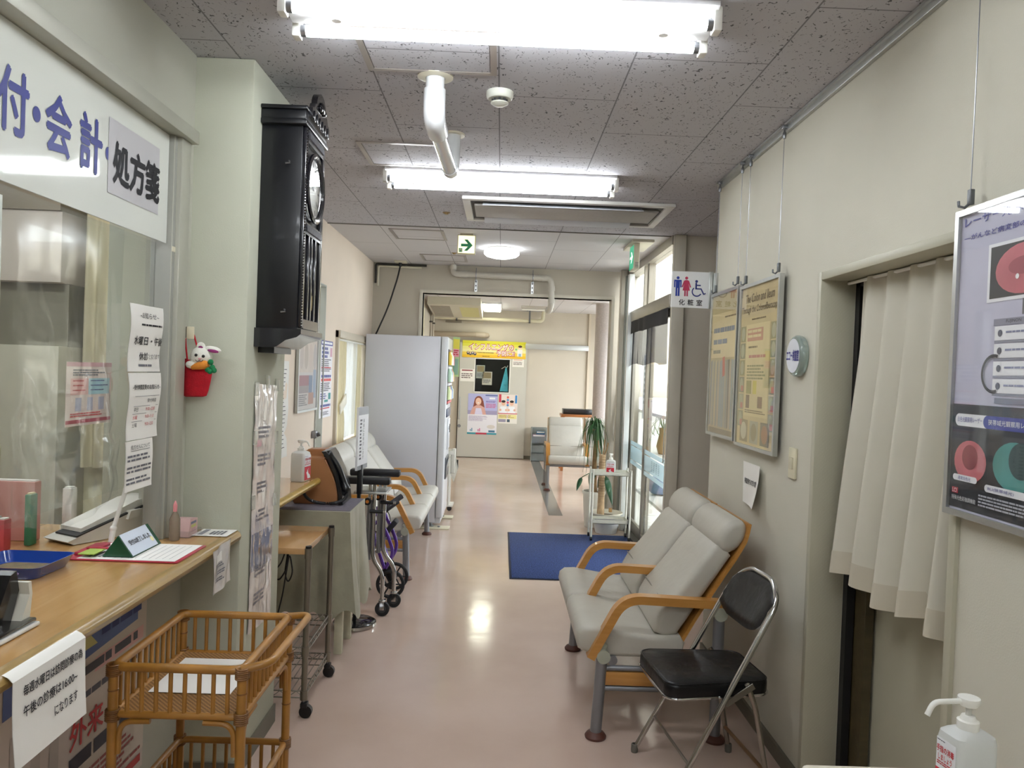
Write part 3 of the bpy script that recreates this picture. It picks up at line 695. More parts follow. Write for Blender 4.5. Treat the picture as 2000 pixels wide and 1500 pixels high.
# ------------------------------------------------------------------ seating
LEATHER = mat('#b5b1a6', 0.42, noise=(5, 0.05), bump=(14, 0.25, 0.01)); LEATHER2 = mat('#c2bfb6', 0.42, noise=(5, 0.05), bump=(14, 0.25, 0.01))
BENTW = wood('#b07a36', '#c08a45', 0.35, (6, 60, 60)); LEGM = mat('#8e9095', 0.38, 0.7); FOOT = mat('#5a3329', 0.5); CAPG = mat('#a5a797', 0.5)
def bench(n, label, loc, rz, leather, tray=False):
    """n linked seats, local +x is the front, y runs along the bench, origin on the floor under the rear feet."""
    P = 0.505; L = n * P; y0 = -L / 2
    t = thing('waiting_bench', label, 'bench', loc, rz)
    seat_p = [(0.555, 0.40), (0.55, 0.435), (0.525, 0.455), (0.47, 0.458), (0.36, 0.440), (0.24, 0.425), (0.12, 0.43), (0.10, 0.40), (0.11, 0.355), (0.2, 0.335), (0.4, 0.335), (0.50, 0.345), (0.545, 0.365)]
    back_p = [(0.225, 0.435), (0.215, 0.50), (0.185, 0.555), (0.145, 0.60), (0.09, 0.67), (0.04, 0.74), (-0.005, 0.80), (-0.03, 0.812), (-0.065, 0.795), (-0.085, 0.765), (-0.03, 0.68), (0.03, 0.59), (0.09, 0.49), (0.13, 0.43), (0.18, 0.415)]
    head = [(-0.085 + 0.080 * cos(a) * -0.575 + 0.052 * sin(a) * 0.818, 0.847 + 0.080 * cos(a) * 0.818 + 0.052 * sin(a) * 0.575) for a in [2 * pi * i / 18 for i in range(18)]]
    for i in range(n):
        a, b_ = y0 + i * P + 0.004, y0 + (i + 1) * P - 0.004
        b = MB(); b.loft_y(seat_p, a, b_, 0.02, leather); b.build('seat', t, world=False, sharp=50)
        b = MB(); b.loft_y(back_p, a + 0.018, b_ - 0.018, 0.026, leather)
        bk = b.build('backrest', t, world=False, sharp=50)
        b = MB(); b.tube([(0.187, a + 0.03, 0.556), (0.181, (a + b_) / 2, 0.552), (0.187, b_ - 0.03, 0.556)], 0.0035, mat('#8a867c', 0.6), 6); b.build('seam', bk, world=False)
        b = MB(); b.loft_y(head, a + 0.016, b_ - 0.016, 0.03, leather); b.build('headrest', t, world=False, sharp=50)
        b = MB(); b.strip([(0.115, 0.40), (0.06, 0.50), (0.0, 0.60), (-0.055, 0.69), (-0.100, 0.760), (-0.138, 0.83), (-0.148, 0.87), (-0.154, 0.905)], 0.014, a + 0.012, b_ - 0.012, BENTW); b.build('back_panel', t, world=False)
    for i in range(n + 1):
        y = y0 + i * P
        b = MB(); b.strip(fillet([(-0.075, 0.572), (0.365, 0.585), (0.495, 0.335)], 0.075, 7), 0.034, y - 0.026, y + 0.026, BENTW); b.build('armrest', t, world=False)
    for y in (y0, y0 + L):
        s = 1 if y > 0 else -1; yl = y
        b = MB(); b.cyl((0.46, yl, 0.022), (0.445, yl, 0.335), 0.0235, LEGM, seg=20); lg = b.build('leg', t, world=False)
        b = MB(); b.lathe([(0, 0.001), (0.043, 0.001), (0.045, 0.010), (0.036, 0.022), (0.022, 0.028), (0.022, 0.042), (0, 0.042)], FOOT, (0.46, yl, 0)); b.build('foot', lg, world=False)
        b = MB(); b.cyl((-0.035, yl, 0.022), (-0.035, yl, 0.53), 0.0235, LEGM, seg=20); lg = b.build('leg', t, world=False)
        b = MB(); b.lathe([(0, 0.001), (0.043, 0.001), (0.045, 0.010), (0.036, 0.022), (0.022, 0.028), (0.022, 0.042), (0, 0.042)], FOOT, (-0.035, yl, 0)); b.build('foot', lg, world=False)
        b = MB(); b.cyl((-0.035, yl - 0.030, 0.535), (-0.035, yl + 0.030, 0.535), 0.028, CAPG, seg=20); b.build('joint_cap', t, world=False)
        b = MB(); b.cyl((0.442, yl - 0.030, 0.345), (0.442, yl + 0.030, 0.345), 0.028, CAPG, seg=20)
        b.obox(Matrix.Translation((0.446, yl, 0.375)) @ Matrix.Rotation(-0.45, 4, 'Y') @ Matrix.Diagonal((0.03, 0.034, 0.05, 1)), CAPG, 0.006); b.build('joint_cap', t, world=False)
        b = MB(); b.cyl((0.45, yl, 0.292), (-0.03, yl, 0.292), 0.011, LEGM); b.cyl((0.455, yl, 0.208), (-0.03, yl, 0.208), 0.011, LEGM); b.build('side_rail', t, world=False)
        b = MB(); b.box(-0.02, 0.44, yl - 0.009, yl + 0.009, 0.222, 0.278, BENTW, 0.003); b.build('side_board', t, world=False)
    b = MB(); b.cyl((0.40, y0, 0.322), (0.40, y0 + L, 0.322), 0.02, LEGM); b.cyl((0.12, y0, 0.322), (0.12, y0 + L, 0.322), 0.02, LEGM); b.build('cross_beam', t, world=False)
    return t
bench(2, 'two-seat grey leather waiting bench with bentwood arms against the right wall', (0.905, 3.665, 0), pi, LEATHER)
bench(3, 'three-seat pale leather waiting bench in front of the vending machine', (-1.085, 6.215, 0), 0, LEATHER2)
bench(2, 'pale leather bench facing the corridor in the far room beside the plant', (1.145, 10.33, 0), -pi / 2, LEATHER2)

# folding chair
t = thing('folding_chair', 'black padded folding chair with chrome tubes at the near end of the right wall', 'folding chair', (0.8035, 2.869, 0), pi + 0.12)
VINYL = mat('#0d0d10', 0.32, bump=(11, 0.5, 0.012), spec=0.35)
b = MB(); b.tube(fillet([(0.205, 0.222, 0.02), (-0.155, 0.205, 0.66), (-0.205, 0.198, 0.745), (-0.232, 0.11, 0.808), (-0.236, -0.11, 0.808), (-0.205, -0.198, 0.745), (-0.155, -0.205, 0.66), (0.205, -0.222, 0.02)], 0.12, 7), 0.011, CHROME, 14); b.build('front_frame', t, world=False)
for s in (-1, 1):
    b = MB(); b.tube(fillet([(-0.10, s * 0.190, 0.44), (-0.135, s * 0.192, 0.36), (-0.205, s * 0.2, 0.02)], 0.06, 4), 0.0105, mat('#9c958a', 0.25, 0.9), 12); lg = b.build('leg', t, world=False)
    for nm, p in (('tip', (-0.206, s * 0.2)),):
        b = MB(); b.lathe([(0, 0.001), (0.014, 0.001), (0.0155, 0.012), (0.0145, 0.035), (0.011, 0.037)], mat('#6b675f', 0.7), (p[0], p[1], 0), 14); b.build('rubber_tip', lg, world=False)
    b = MB(); b.lathe([(0, 0.001), (0.014, 0.001), (0.0155, 0.012), (0.0145, 0.035), (0.011, 0.037)], mat('#6b675f', 0.7), (0.208, s * 0.2225, 0), 14); b.build('rubber_tip', t, world=False)
    b = MB(); b.obox(Matrix.Translation((-0.065, s * 0.206, 0.405)) @ Matrix.Rotation(0.55, 4, 'Y') @ Matrix.Diagonal((0.13, 0.005, 0.022, 1)), mat('#8a867e', 0.35, 0.9)); b.build('hinge_link', t, world=False)
b = MB(); b.cyl((-0.185, -0.198, 0.11), (-0.185, 0.198, 0.11), 0.008, mat('#9a7a5c', 0.4, 0.7)); b.build('crossbar', t, world=False); b = MB(); b.cyl((0.13, -0.215, 0.155), (0.13, 0.215, 0.155), 0.006, mat('#9c958a', 0.3, 0.9)); b.build('crossbar', t, world=False)
def padf(a, c):
    return None
outl = []
for (cx, cy, a0) in ((0.165, 0.148, 0), (-0.155, 0.120, pi / 2), (-0.155, -0.120, pi), (0.165, -0.148, 3 * pi / 2)):
    for k in range(7):
        a = a0 + k / 6 * pi / 2; outl.append((cx + 0.055 * cos(a), cy + 0.05 * sin(a)))
b = MB(); prev = None
for sc, z in ((0.985, 0.392), (1.0, 0.400), (1.0, 0.430), (0.985, 0.442), (0.93, 0.447), (0.6, 0.452), (0.25, 0.452)):
    R = [b.bm.verts.new((0.005 + (x - 0.005) * sc, y * sc, z)) for x, y in outl]
    if prev: b.bridge(prev, R, VINYL)
    else: b.face(R[::-1], VINYL)
    prev = R
b.face(prev, VINYL); st = b.build('seat', t, world=False, sharp=60)
b = MB(); b.tube([(x * 1.0, y * 1.0, 0.391) for x, y in outl], 0.006, CHROME, 8, closed=True); b.build('seat_rim', t, world=False)
b = MB(); b.tube([(0.005 + (x - 0.005) * 0.985, y * 0.985, 0.443) for x, y in outl], 0.003, VINYL, 6, closed=True); b.build('piping', st, world=False)
b = MB()
def bk(a, c):
    y = -0.196 + 0.392 * a; q = abs(2 * a - 1)
    top = 0.803 - 0.055 * q ** 4; bot = 0.615 + 0.035 * q ** 3
    z = bot + (top - bot) * c; x = -0.118 - (z - 0.62) * 0.575 - 0.02 * (1 - q ** 2)
    return x, y, z
b.grid(lambda a, c: Vector(bk(a, c)) + Vector((0.014 * (1 - abs(2 * a - 1) ** 6) * (1 - abs(2 * c - 1) ** 6) + 0.003, 0, 0)), 16, 8, VINYL)
b.grid(lambda a, c: Vector(bk(a, c)) - Vector((0.012 * (1 - abs(2 * a - 1) ** 6) * (1 - abs(2 * c - 1) ** 6), 0, 0)), 16, 8, mat('#8c8a84', 0.5))
bmesh.ops.remove_doubles(b.bm, verts=b.bm.verts[:], dist=0.0032); b.build('backrest', t, world=False, sharp=70)
for o in list(bpy.data.objects):
    if o.parent == t or (o.parent and o.parent.parent == t): o.data.transform(Matrix.Diagonal((0.93, 0.90, 0.955, 1)))

# ------------------------------------------------------------------ vending machine
VW = mat('#cccdd5', 0.32, noise=(1.2, 0.015)); VW2 = mat('#d2d5da', 0.25)
t = thing('vending_machine', 'tall white drinks vending machine with its blank side to the viewer', 'vending machine', (-0.9, 7.55, 0))
MB().box(-1.285, -0.58, 7.25, 7.845, 0.055, 1.815, VW, 0.008).build('cabinet', t)
MB().box(-0.575, -0.51, 7.245, 7.848, 0.10, 1.815, VW2, 0.012, 3).build('door', t)
dr = bpy.data.objects['door']
MB().box(-0.512, -0.505, 7.29, 7.80, 1.17, 1.70, mat('#2a2f38', 0.1, coat=1.0), 0.004).build('display_window', dr)
b = MB(); rd = random.Random(4)
for r_, z in enumerate((1.22, 1.39, 1.55)):
    for k in range(7):
        y = 7.32 + k * 0.066; c = rd.choice(['#b8d8c0', '#d8e8b0', '#c23b3b', '#3b66b0', '#e2e2dc', '#5a3a24', '#e0c040'])
        b.lathe([(0.024, 0), (0.024, 0.085), (0.010, 0.11), (0.010, 0.125), (0, 0.125)], mat(c, 0.3), (-0.497, y, z), 10)
b.build('sample_bottles', dr)
b = MB()
for z in (1.205, 1.375, 1.535): b.box(-0.507, -0.498, 7.29, 7.80, z - 0.022, z, mat('#c84a52', 0.4) if z < 1.3 else mat('#dfe2e6', 0.4))
b.build('price_strip', dr)
b = MB(); b.box(-0.512, -0.50, 7.30, 7.79, 1.05, 1.13, mat('#3d4a66', 0.3), 0.004); b.build('brand_strip', dr)
b = MB(); b.box(-0.512, -0.501, 7.55, 7.80, 0.72, 1.02, mat('#c9ccd2', 0.35, 0.3), 0.006); b.cyl((-0.505, 7.62, 0.93), (-0.492, 7.62, 0.93), 0.018, STEEL); b.box(-0.505, -0.496, 7.70, 7.77, 0.88, 0.96, BLACK); b.build('coin_panel', dr)
b = MB(); b.box(-0.512, -0.497, 7.36, 7.72, 0.45, 0.66, mat('#54585e', 0.3, 0.4), 0.008); b.obox(Matrix.Translation((-0.497, 7.54, 0.56)) @ Matrix.Rotation(0.2, 4, 'Y') @ Matrix.Diagonal((0.006, 0.3, 0.16, 1)), mat('#a8b0b8', 0.1, coat=1)); b.build('pickup_flap', dr)
MB().box(-0.60, -0.53, 7.26, 7.84, 0.05, 0.10, mat('#b9bcc2', 0.4)).build('kick_plate', t)
for y in (7.30, 7.79):
    b = MB(); b.cyl((-0.62, y, 0.013), (-0.62, y, 0.06), 0.014, STEEL); b.cyl((-0.62, y, 0.013), (-0.62, y, 0.022), 0.03, STEEL); b.build('levelling_foot', t)
    b = MB(); b.cyl((-1.22, y, 0.001), (-1.22, y, 0.06), 0.03, STEEL); b.build('levelling_foot', t)
for y, lb in ((7.20, 'beige floor anchor plate under the near foot of the vending machine'), (7.74, 'beige floor anchor plate under the far foot of the vending machine')):
    b = MB(); b.box(-0.85, -0.44, y, y + 0.145, 0.0005, 0.012, mat('#cfc8b0', 0.4), 0.003); b.cyl((-0.54, y + 0.07, 0.012), (-0.54, y + 0.07, 0.022), 0.012, STEEL, seg=10); tag(b.build('anchor_plate'), lb, 'floor plate')
# flags on the machine edge
sh = Sheet((-0.50, 7.79, 1.84), (1, 0, -0.05), 0.07, 0.40, mat('#b9d69a', 0.5), th=0.002)
sh.patch(0.004, 0.02, 0.066, 0.12, mat('#e6d84a', 0.5), 1); sh.patch(0.004, 0.12, 0.066, 0.2, mat('#e9a6b0', 0.5), 1); sh.patch(0.01, 0.22, 0.06, 0.38, mat('#8fb7a5', 0.5), 1); sh.rows(0.01, 0.13, 0.06, 0.19, 3, RED, 2)
sh.done('side_flag', parent=t)
# umbrella-bag stand behind the machine
t = thing('umbrella_bag_stand', 'slim white umbrella-bag stand on black castors just past the vending machine', 'umbrella bag stand', (-0.50, 8.25, 0))
b = MB(); b.tube([(-0.52, 8.2, 0.05), (-0.52, 8.2, 0.62)], 0.011, WHITEP, 8); b.tube([(-0.52, 8.4, 0.05), (-0.52, 8.4, 0.62)], 0.011, WHITEP, 8); b.box(-0.56, -0.47, 8.18, 8.42, 0.045, 0.06, WHITEP); b.box(-0.57, -0.48, 8.18, 8.42, 0.60, 0.64, WHITEP, 0.004); b.build('frame', t)
CLEARBAG = thin_glass((0.9, 0.92, 0.9), 0.35, 0.1, 'clear_bag')
b = MB(); b.prism([(-0.53, 0.62), (-0.47, 0.60), (-0.425, 0.46), (-0.47, 0.30), (-0.52, 0.42)], lambda u, v, k: (u, 8.22 + 0.12 * k, v), CLEARBAG); b.build('bag_stack', t)
b = MB(); b.box(-0.50, -0.46, 8.2, 8.34, 0.40, 0.66, mat('#d9d8d0', 0.4), 0.01); b.box(-0.445, -0.43, 8.25, 8.3, 0.46, 0.54, BLACK); b.build('bag_holder', t)
for y in (8.2, 8.4):
    b = MB(); b.cyl((-0.505, y - 0.012, 0.026), (-0.505, y + 0.012, 0.026), 0.0255, BLACK, seg=16); b.build('castor', t)
# ------------------------------------------------------------------ wall clock
CB = mat('#0b0d13', 0.35, noise=(8, 0.1), coat=0.2); CB2 = mat('#1a1a20', 0.18, coat=0.8)
t = thing('wall_clock', 'tall black long-case wall clock on the white pillar', 'clock', (-0.83, 2.975, 1.54))
MB().box(-0.9045, -0.755, 2.825, 3.125, 1.63, 2.378, CB, 0.002).build('case', t)
b = MB()
b.box(-0.9045, -0.737, 2.805, 3.145, 2.372, 2.392, CB, 0.004); b.box(-0.9045, -0.742, 2.81, 3.14, 2.392, 2.425, CB, 0.003); b.box(-0.9045, -0.735, 2.802, 3.148, 2.425, 2.44, CB, 0.004)
b.build('cornice', t)
b = MB(); pts = [(2.84, 2.41), (2.84, 2.445), (2.87, 2.455), (2.885, 2.475), (2.905, 2.475)]
pts += [(2.975 + 0.075 * cos(a), 2.475 + 0.06 * sin(a)) for a in [pi - i * pi / 12 for i in range(13)]] + [(3.045, 2.475), (3.065, 2.475), (3.08, 2.455), (3.11, 2.445), (3.11, 2.41)]
b.prism(pts, lambda u, v, k: (-0.748 + 0.022 * k, u, v), CB2); pd = b.build('pediment', t)
b = MB(); b.ball((-0.722, 2.975, 2.485), (0.01, 0.03, 0.022), CB2); b.ball((-0.722, 2.945, 2.475), (0.008, 0.016, 0.012), CB2); b.ball((-0.722, 3.005, 2.475), (0.008, 0.016, 0.012), CB2)
b.build('carving', pd)
for k in range(6):
    b = MB(); b.box(-0.7262, -0.7215, 2.86 + k * 0.042, 2.876 + k * 0.042, 2.40, 2.44, CB2, 0.002); b.build('flute', pd)
b = MB()
b.prism([(-0.9045, 1.63), (-0.735, 1.63), (-0.735, 1.612), (-0.75, 1.60), (-0.79, 1.588), (-0.82, 1.565), (-0.835, 1.56), (-0.9045, 1.56)], lambda u, v, k: (u, 2.808 + 0.334 * k, v), CB2)
b.build('bottom_bracket', t)
MB().box(-0.9045, -0.845, 2.86, 3.09, 1.54, 1.56, CB).build('lower_block', t)
# front door of the clock
b = MB(); X0, X1 = -0.755, -0.742
b.box(X0, X1, 2.83, 2.862, 1.635, 2.37, CB2, 0.003); b.box(X0, X1, 3.088, 3.12, 1.635, 2.37, CB2, 0.003); b.box(X0, X1, 2.862, 3.088, 2.32, 2.37, CB2); b.box(X0, X1, 2.862, 3.088, 1.635, 1.67, CB2); b.box(X0, X1, 2.862, 3.088, 1.985, 2.03, CB2)
for y in (2.918, 2.962, 3.02): b.box(X0, X1, y - 0.006, y + 0.012, 1.67, 1.985, CB2, 0.003)
fr = b.build('front_door', t)
b = MB()
for z0 in (2.335, 1.995):
    if z0 < 2: b.build('ribbed_molding', fr); b = MB()
    b.box(X1 - 0.001, X1 + 0.0015, 2.862, 3.088, z0, z0 + 0.028, CB2)
    for k in range(22): b.obox(Matrix.Translation((X1 + 0.002, 2.866 + k * 0.0103, z0 + 0.014)) @ Matrix.Rotation(0.5, 4, 'X') @ Matrix.Diagonal((0.006, 0.005, 0.026, 1)), mat('#6d6e76', 0.25, 0.6))
b.build('ribbed_molding', fr); b = MB()
for k in range(70): b.ball((X1 + 0.001, 2.834, 1.64 + k * 0.0104), 0.0036, CB2, 6, 4)
b.build('rope_molding', fr)
b = MB(); b.lathe([(0.132, 0.0), (0.132, 0.008), (0.122, 0.012), (0.114, 0.008), (0.114, 0.0)], CB2, (X1 - 0.002, 2.975, 2.175), 40, (1, 0, 0)); b.build('bezel', fr)
b = MB(); b.lathe([(0, 0.0), (0.114, 0.0)], mat('#d8d6cf', 0.3), (X0 + 0.002, 2.975, 2.175), 40, (1, 0, 0))
DK2 = mat('#1c1a18', 0.4)
for k in range(12):
    a = k * pi / 6; M = Matrix.Translation((X0 + 0.0035, 2.975 + 0.095 * sin(a), 2.175 + 0.095 * cos(a))) @ Matrix.Rotation(-a, 4, 'X')
    b.obox(M @ Matrix.Diagonal((0.001, 0.006, 0.022, 1)), DK2)
dl = b.build('dial', t)
b = MB(); b.obox(Matrix.Translation((X0 + 0.006, 2.975 + 0.022, 2.175 + 0.03)) @ Matrix.Rotation(-0.65, 4, 'X') @ Matrix.Diagonal((0.002, 0.008, 0.085, 1)), DK2); b.obox(Matrix.Translation((X0 + 0.008, 2.975 - 0.04, 2.175 + 0.01)) @ Matrix.Rotation(1.3, 4, 'X') @ Matrix.Diagonal((0.002, 0.006, 0.1, 1)), DK2); b.build('hands', dl)
b = MB(); b.lathe([(0.113, 0.0), (0.08, 0.004), (0, 0.007)], thin_glass(refl=2.5), (X1 - 0.001, 2.975, 2.175), 40, (1, 0, 0)); b.build('dial_glass', fr)
MB().box(X0 + 0.001, X0 + 0.003, 2.862, 3.088, 1.67, 1.985, mat('#55534e', 0.12, 0.6)).build('pendulum_window', fr)
b = MB(); b.box(X0 + 0.004, X0 + 0.006, 2.985, 2.995, 1.76, 1.985, mat('#cfc9b8', 0.2, 0.7)); b.lathe([(0, 0), (0.032, 0.001), (0.03, 0.005), (0, 0.006)], mat('#cfb980', 0.2, 0.9), (X0 + 0.003, 2.99, 1.74), 20, (1, 0, 0)); b.build('pendulum', t)
b = MB()
for z in (2.24, 1.70): b.tube([(-0.80, 2.825, z), (-0.80, 2.815, z), (-0.795, 2.812, z - 0.008), (-0.812, 2.812, z - 0.01)], 0.003, STEEL, 6)
b.build('side_hook', t)

# ------------------------------------------------------------------ wire shelf trolley
t = thing('wire_shelf_trolley', 'chrome wire trolley with a wooden top between the pillar and the cloth-covered table', 'trolley', (-1.0, 3.48, 0))
WX0, WX1, WY0, WY1 = -1.27, -0.79, 3.262, 3.70; PST = mat('#8d877b', 0.3, 0.85)
for x in (WX0, WX1):
    for y in (WY0, WY1):
        b = MB(); b.cyl((x, y, 0.085), (x, y, 0.725), 0.0125, PST, seg=14); b.cyl((x, y, 0.68), (x, y, 0.722), 0.016, PST, seg=14); b.cyl((x, y, 0.718), (x, y, 0.732), 0.013, BLACK, seg=14); ps = b.build('post', t)
        for z in (0.285, 0.098):
            b = MB(); b.cyl((x, y, z - 0.022), (x, y, z + 0.018), 0.0165, PST, seg=14); b.build('shelf_collar', ps)
        b = MB(); b.cyl((x + 0.01, y - 0.012, 0.0275), (x + 0.01, y + 0.012, 0.0275), 0.027, BLACK, seg=18); b.box(x - 0.012, x + 0.018, y - 0.017, y + 0.017, 0.045, 0.066, BLACK, 0.004); b.cyl((x, y, 0.05), (x, y, 0.09), 0.008, STEEL, seg=10); b.build('castor', t)
def wire_shelf(z):
    b = MB(); W = PST
    for y in (WY0, WY1):
        for dz in (0, 0.028): b.cyl((WX0, y, z + dz - 0.014), (WX1, y, z + dz - 0.014), 0.0032, W, seg=6)
        n = 14
        b.tube([(WX0 + (WX1 - WX0) * i / n, y, z + (0.013 if i % 2 else -0.013)) for i in range(n + 1)], 0.0022, W, 5)
    for x in (WX0, WX1):
        for dz in (0, 0.028): b.cyl((x, WY0, z + dz - 0.014), (x, WY1, z + dz - 0.014), 0.0032, W, seg=6)
        n = 16
        b.tube([(x, WY0 + (WY1 - WY0) * i / n, z + (0.013 if i % 2 else -0.013)) for i in range(n + 1)], 0.0022, W, 5)
    for i in range(1, 18):
        x = WX0 + (WX1 - WX0) * i / 18; b.cyl((x, WY0, z + 0.016), (x, WY1, z + 0.016), 0.002, W, seg=5)
    for y in (WY0 + 0.14, WY1 - 0.14): b.cyl((WX0, y, z + 0.011), (WX1, y, z + 0.011), 0.003, W, seg=6)
    b.build('wire_shelf', t)
wire_shelf(0.285); wire_shelf(0.098)
MB().box(WX0 - 0.02, WX1 - 0.012, WY0 - 0.005, WY1 + 0.018, 0.695, 0.722, wood('#b78e5e', '#c49a69', 0.25, (20, 3, 20), 0.5), 0.003).build('wooden_top', t)
b = MB(); b.tube(fillet([(-0.93, 3.45, 0.694), (-0.96, 3.46, 0.60), (-1.0, 3.46, 0.56), (-0.97, 3.46, 0.52), (-0.93, 3.45, 0.58), (-0.92, 3.44, 0.69)], 0.05, 5), 0.0035, BLACK, 6)
b.tube(fillet([(-0.925, 3.45, 0.69), (-0.945, 3.47, 0.56), (-0.93, 3.47, 0.51), (-0.905, 3.46, 0.56), (-0.92, 3.45, 0.66), (-0.955, 3.48, 0.45), (-0.99, 3.5, 0.31)], 0.04, 5), 0.0035, BLACK, 6)
tag(b.build('power_lead'), 'black power lead looped under the wooden top of the wire trolley', 'cable')

# ------------------------------------------------------------------ telephone table
t = thing('telephone_table', 'small table with square white painted legs under the grey-green cloth', 'table', (-1.0, 4.18, 0))
PL = mat('#c9c6ae', 0.5, noise=(30, 0.06))
MB().box(-1.29, -0.765, 3.985, 4.395, 0.715, 0.742, PL, 0.003).build('tabletop', t)
for x in (-1.26, -0.80):
    for y in (3.985, 4.215):
        MB().box(x - 0.021, x + 0.021, y, y + 0.04, 0.001, 0.715, PL, 0.003).build('leg', t)
CL = mat('#a3a08b', 0.9, noise=(9, 0.10), bump=(60, 0.3, 0.003), sheen=0.2)
def cloth():
    b = MB(); X0_, X1_, Y0_, Y1_, Z = -1.295, -0.755, 3.972, 4.405, 0.747
    per = []
    for k in range(44): per.append((X0_ + (X1_ - X0_) * k / 44, Y0_, 0, -1))
    for k in range(36): per.append((X1_, Y0_ + (Y1_ - Y0_) * k / 36, 1, 0))
    for k in range(44): per.append((X1_ - (X1_ - X0_) * k / 44, Y1_, 0, 1))
    per.append((X0_, Y1_, 0, 1))
    n = len(per); rows = []
    for j in range(11):
        c = j / 10; R = []
        for i, (x, y, nx, ny) in enumerate(per):
            dc = min(hypot(x - X1_, y - Y0_), hypot(x - X1_, y - Y1_))
            f = math.exp(-(dc / 0.09) ** 2)
            fold = (0.5 + 0.5 * sin(i * 0.55 + 0.7 * sin(i * 0.21))) * 0.035 * c + 0.075 * f * c ** 1.3
            if nx == 0 and ny == 1: fold *= 0.2
            drop = 0.545 + 0.025 * sin(i * 0.55 + 1) - 0.03 * f + (0.02 * c if False else 0)
            dx, dy = nx, ny
            if f > 0.05:
                cx, cy = X1_, (Y0_ if abs(y - Y0_) < abs(y - Y1_) else Y1_); sy = -1 if cy == Y0_ else 1
                dx, dy = dx * (1 - f) + 0.707 * f, dy * (1 - f) + 0.707 * sy * f
                if cy == Y1_: dy *= 0.4
            R.append(b.bm.verts.new((x + dx * fold, y + dy * fold, Z - drop * c)))
        rows.append(R)
    for j in range(10): b.bridge(rows[j], rows[j + 1], CL, closed=False)
    b.face(rows[0][::-1], CL)
    return b.build('tablecloth', sharp=60)
tag(cloth(), 'stained grey-green cloth draped over the telephone table', 'tablecloth')
sh = Sheet((-1.285, 3.99, 0.7495), (0, 1, 0), 0.405, 0.525, mat('#6f6a75', 0.8, noise=(50, 0.1)), down=(1, 0, 0), th=0.0015)
sh.done('table_mat', 'flat grey-purple mat on top of the cloth-covered table', 'mat')
# public telephone
TAN = mat('#ab774d', 0.4, noise=(6, 0.03), coat=0.15)
t = thing('public_telephone', 'tan public telephone with black handset on the cloth-covered table', 'telephone', (-0.95, 4.27, 0.7505))
prof = [(-1.10, 0.7515), (-1.10, 0.80), (-1.082, 0.81), (-1.075, 0.985), (-1.065, 0.998), (-0.935, 0.998), (-0.90, 0.93), (-0.872, 0.86), (-0.862, 0.80), (-0.862, 0.7515)]
b = MB(); b.prism(prof, lambda u, v, k: (u, 4.15 + 0.13 * k, v), TAN); bmesh.ops.bevel(b.bm, geom=b.bm.edges[:], offset=0.006, segments=2, affect='EDGES'); b.build('body', t)
prof2 = [(-1.10, 0.7515), (-1.085, 1.0), (-1.065, 1.032), (-0.96, 1.035), (-0.93, 0.998), (-0.89, 0.91), (-0.862, 0.80), (-0.862, 0.7515)]
b = MB(); b.prism(prof2, lambda u, v, k: (u, 4.281 + 0.109 * k, v), TAN); bmesh.ops.bevel(b.bm, geom=b.bm.edges[:], offset=0.006, segments=2, affect='EDGES'); b.build('coin_housing', t)
PH = mat('#15171b', 0.3, coat=0.3)
b = MB(); b.prism([(-0.955, 1.036), (-0.925, 1.0), (-0.88, 0.91), (-0.855, 0.80), (-0.853, 0.7515), (-0.83, 0.7515), (-0.838, 0.82), (-0.865, 0.92), (-0.91, 1.01), (-0.93, 1.038)], lambda u, v, k: (u, 4.15 + 0.24 * k, v), PH); b.build('dial_panel', t)
b = MB(); b.tube(fillet([(-0.945, 4.185, 1.02), (-0.915, 4.185, 1.018), (-0.868, 4.185, 0.955), (-0.832, 4.185, 0.865), (-0.822, 4.185, 0.825), (-0.838, 4.185, 0.805)], 0.03, 5), [0.016, 0.022, 0.024, 0.024, 0.022, 0.018, 0.016, 0.016, 0.016, 0.016, 0.016, 0.016, 0.016, 0.016, 0.016, 0.016, 0.018, 0.02, 0.024, 0.026, 0.026, 0.024, 0.022, 0.02, 0.02, 0.02][:26], PH, 14); b.build('handset', t)
b = MB()
cp = fillet([(-1.055, 4.138, 0.85), (-1.02, 4.115, 0.785), (-0.95, 4.108, 0.764), (-0.86, 4.112, 0.766), (-0.815, 4.15, 0.785), (-0.812, 4.185, 0.83)], 0.06, 8)
path = []
for i in range(len(cp) - 1):
    for k in range(8): path.append(cp[i].lerp(cp[i + 1], k / 8))
hel = []
for i in range(len(path) - 1):
    d = (path[i + 1] - path[i]).normalized() if (path[i + 1] - path[i]).length > 1e-6 else Vector((1, 0, 0)); a = Vector((0, 1, 0)).cross(d).normalized(); bb = d.cross(a)
    for s_ in (0, 0.5): hel.append(path[i].lerp(path[i + 1], s_) + (a * cos((i + s_) * 1.9) + bb * sin((i + s_) * 1.9)) * 0.0065)
b.tube(hel, 0.0028, PH, 5); b.build('coiled_cord', t)
b = MB()
for k in range(12): b.box(-0.857 - 0.0 - (k // 3) * 0.008, -0.847 - (k // 3) * 0.008, 4.29 + (k % 3) * 0.025, 4.308 + (k % 3) * 0.025, 0.83 + (k // 3) * 0.022, 0.845 + (k // 3) * 0.022, mat('#b9bcc0', 0.4), 0.002)
b.build('keypad', t)
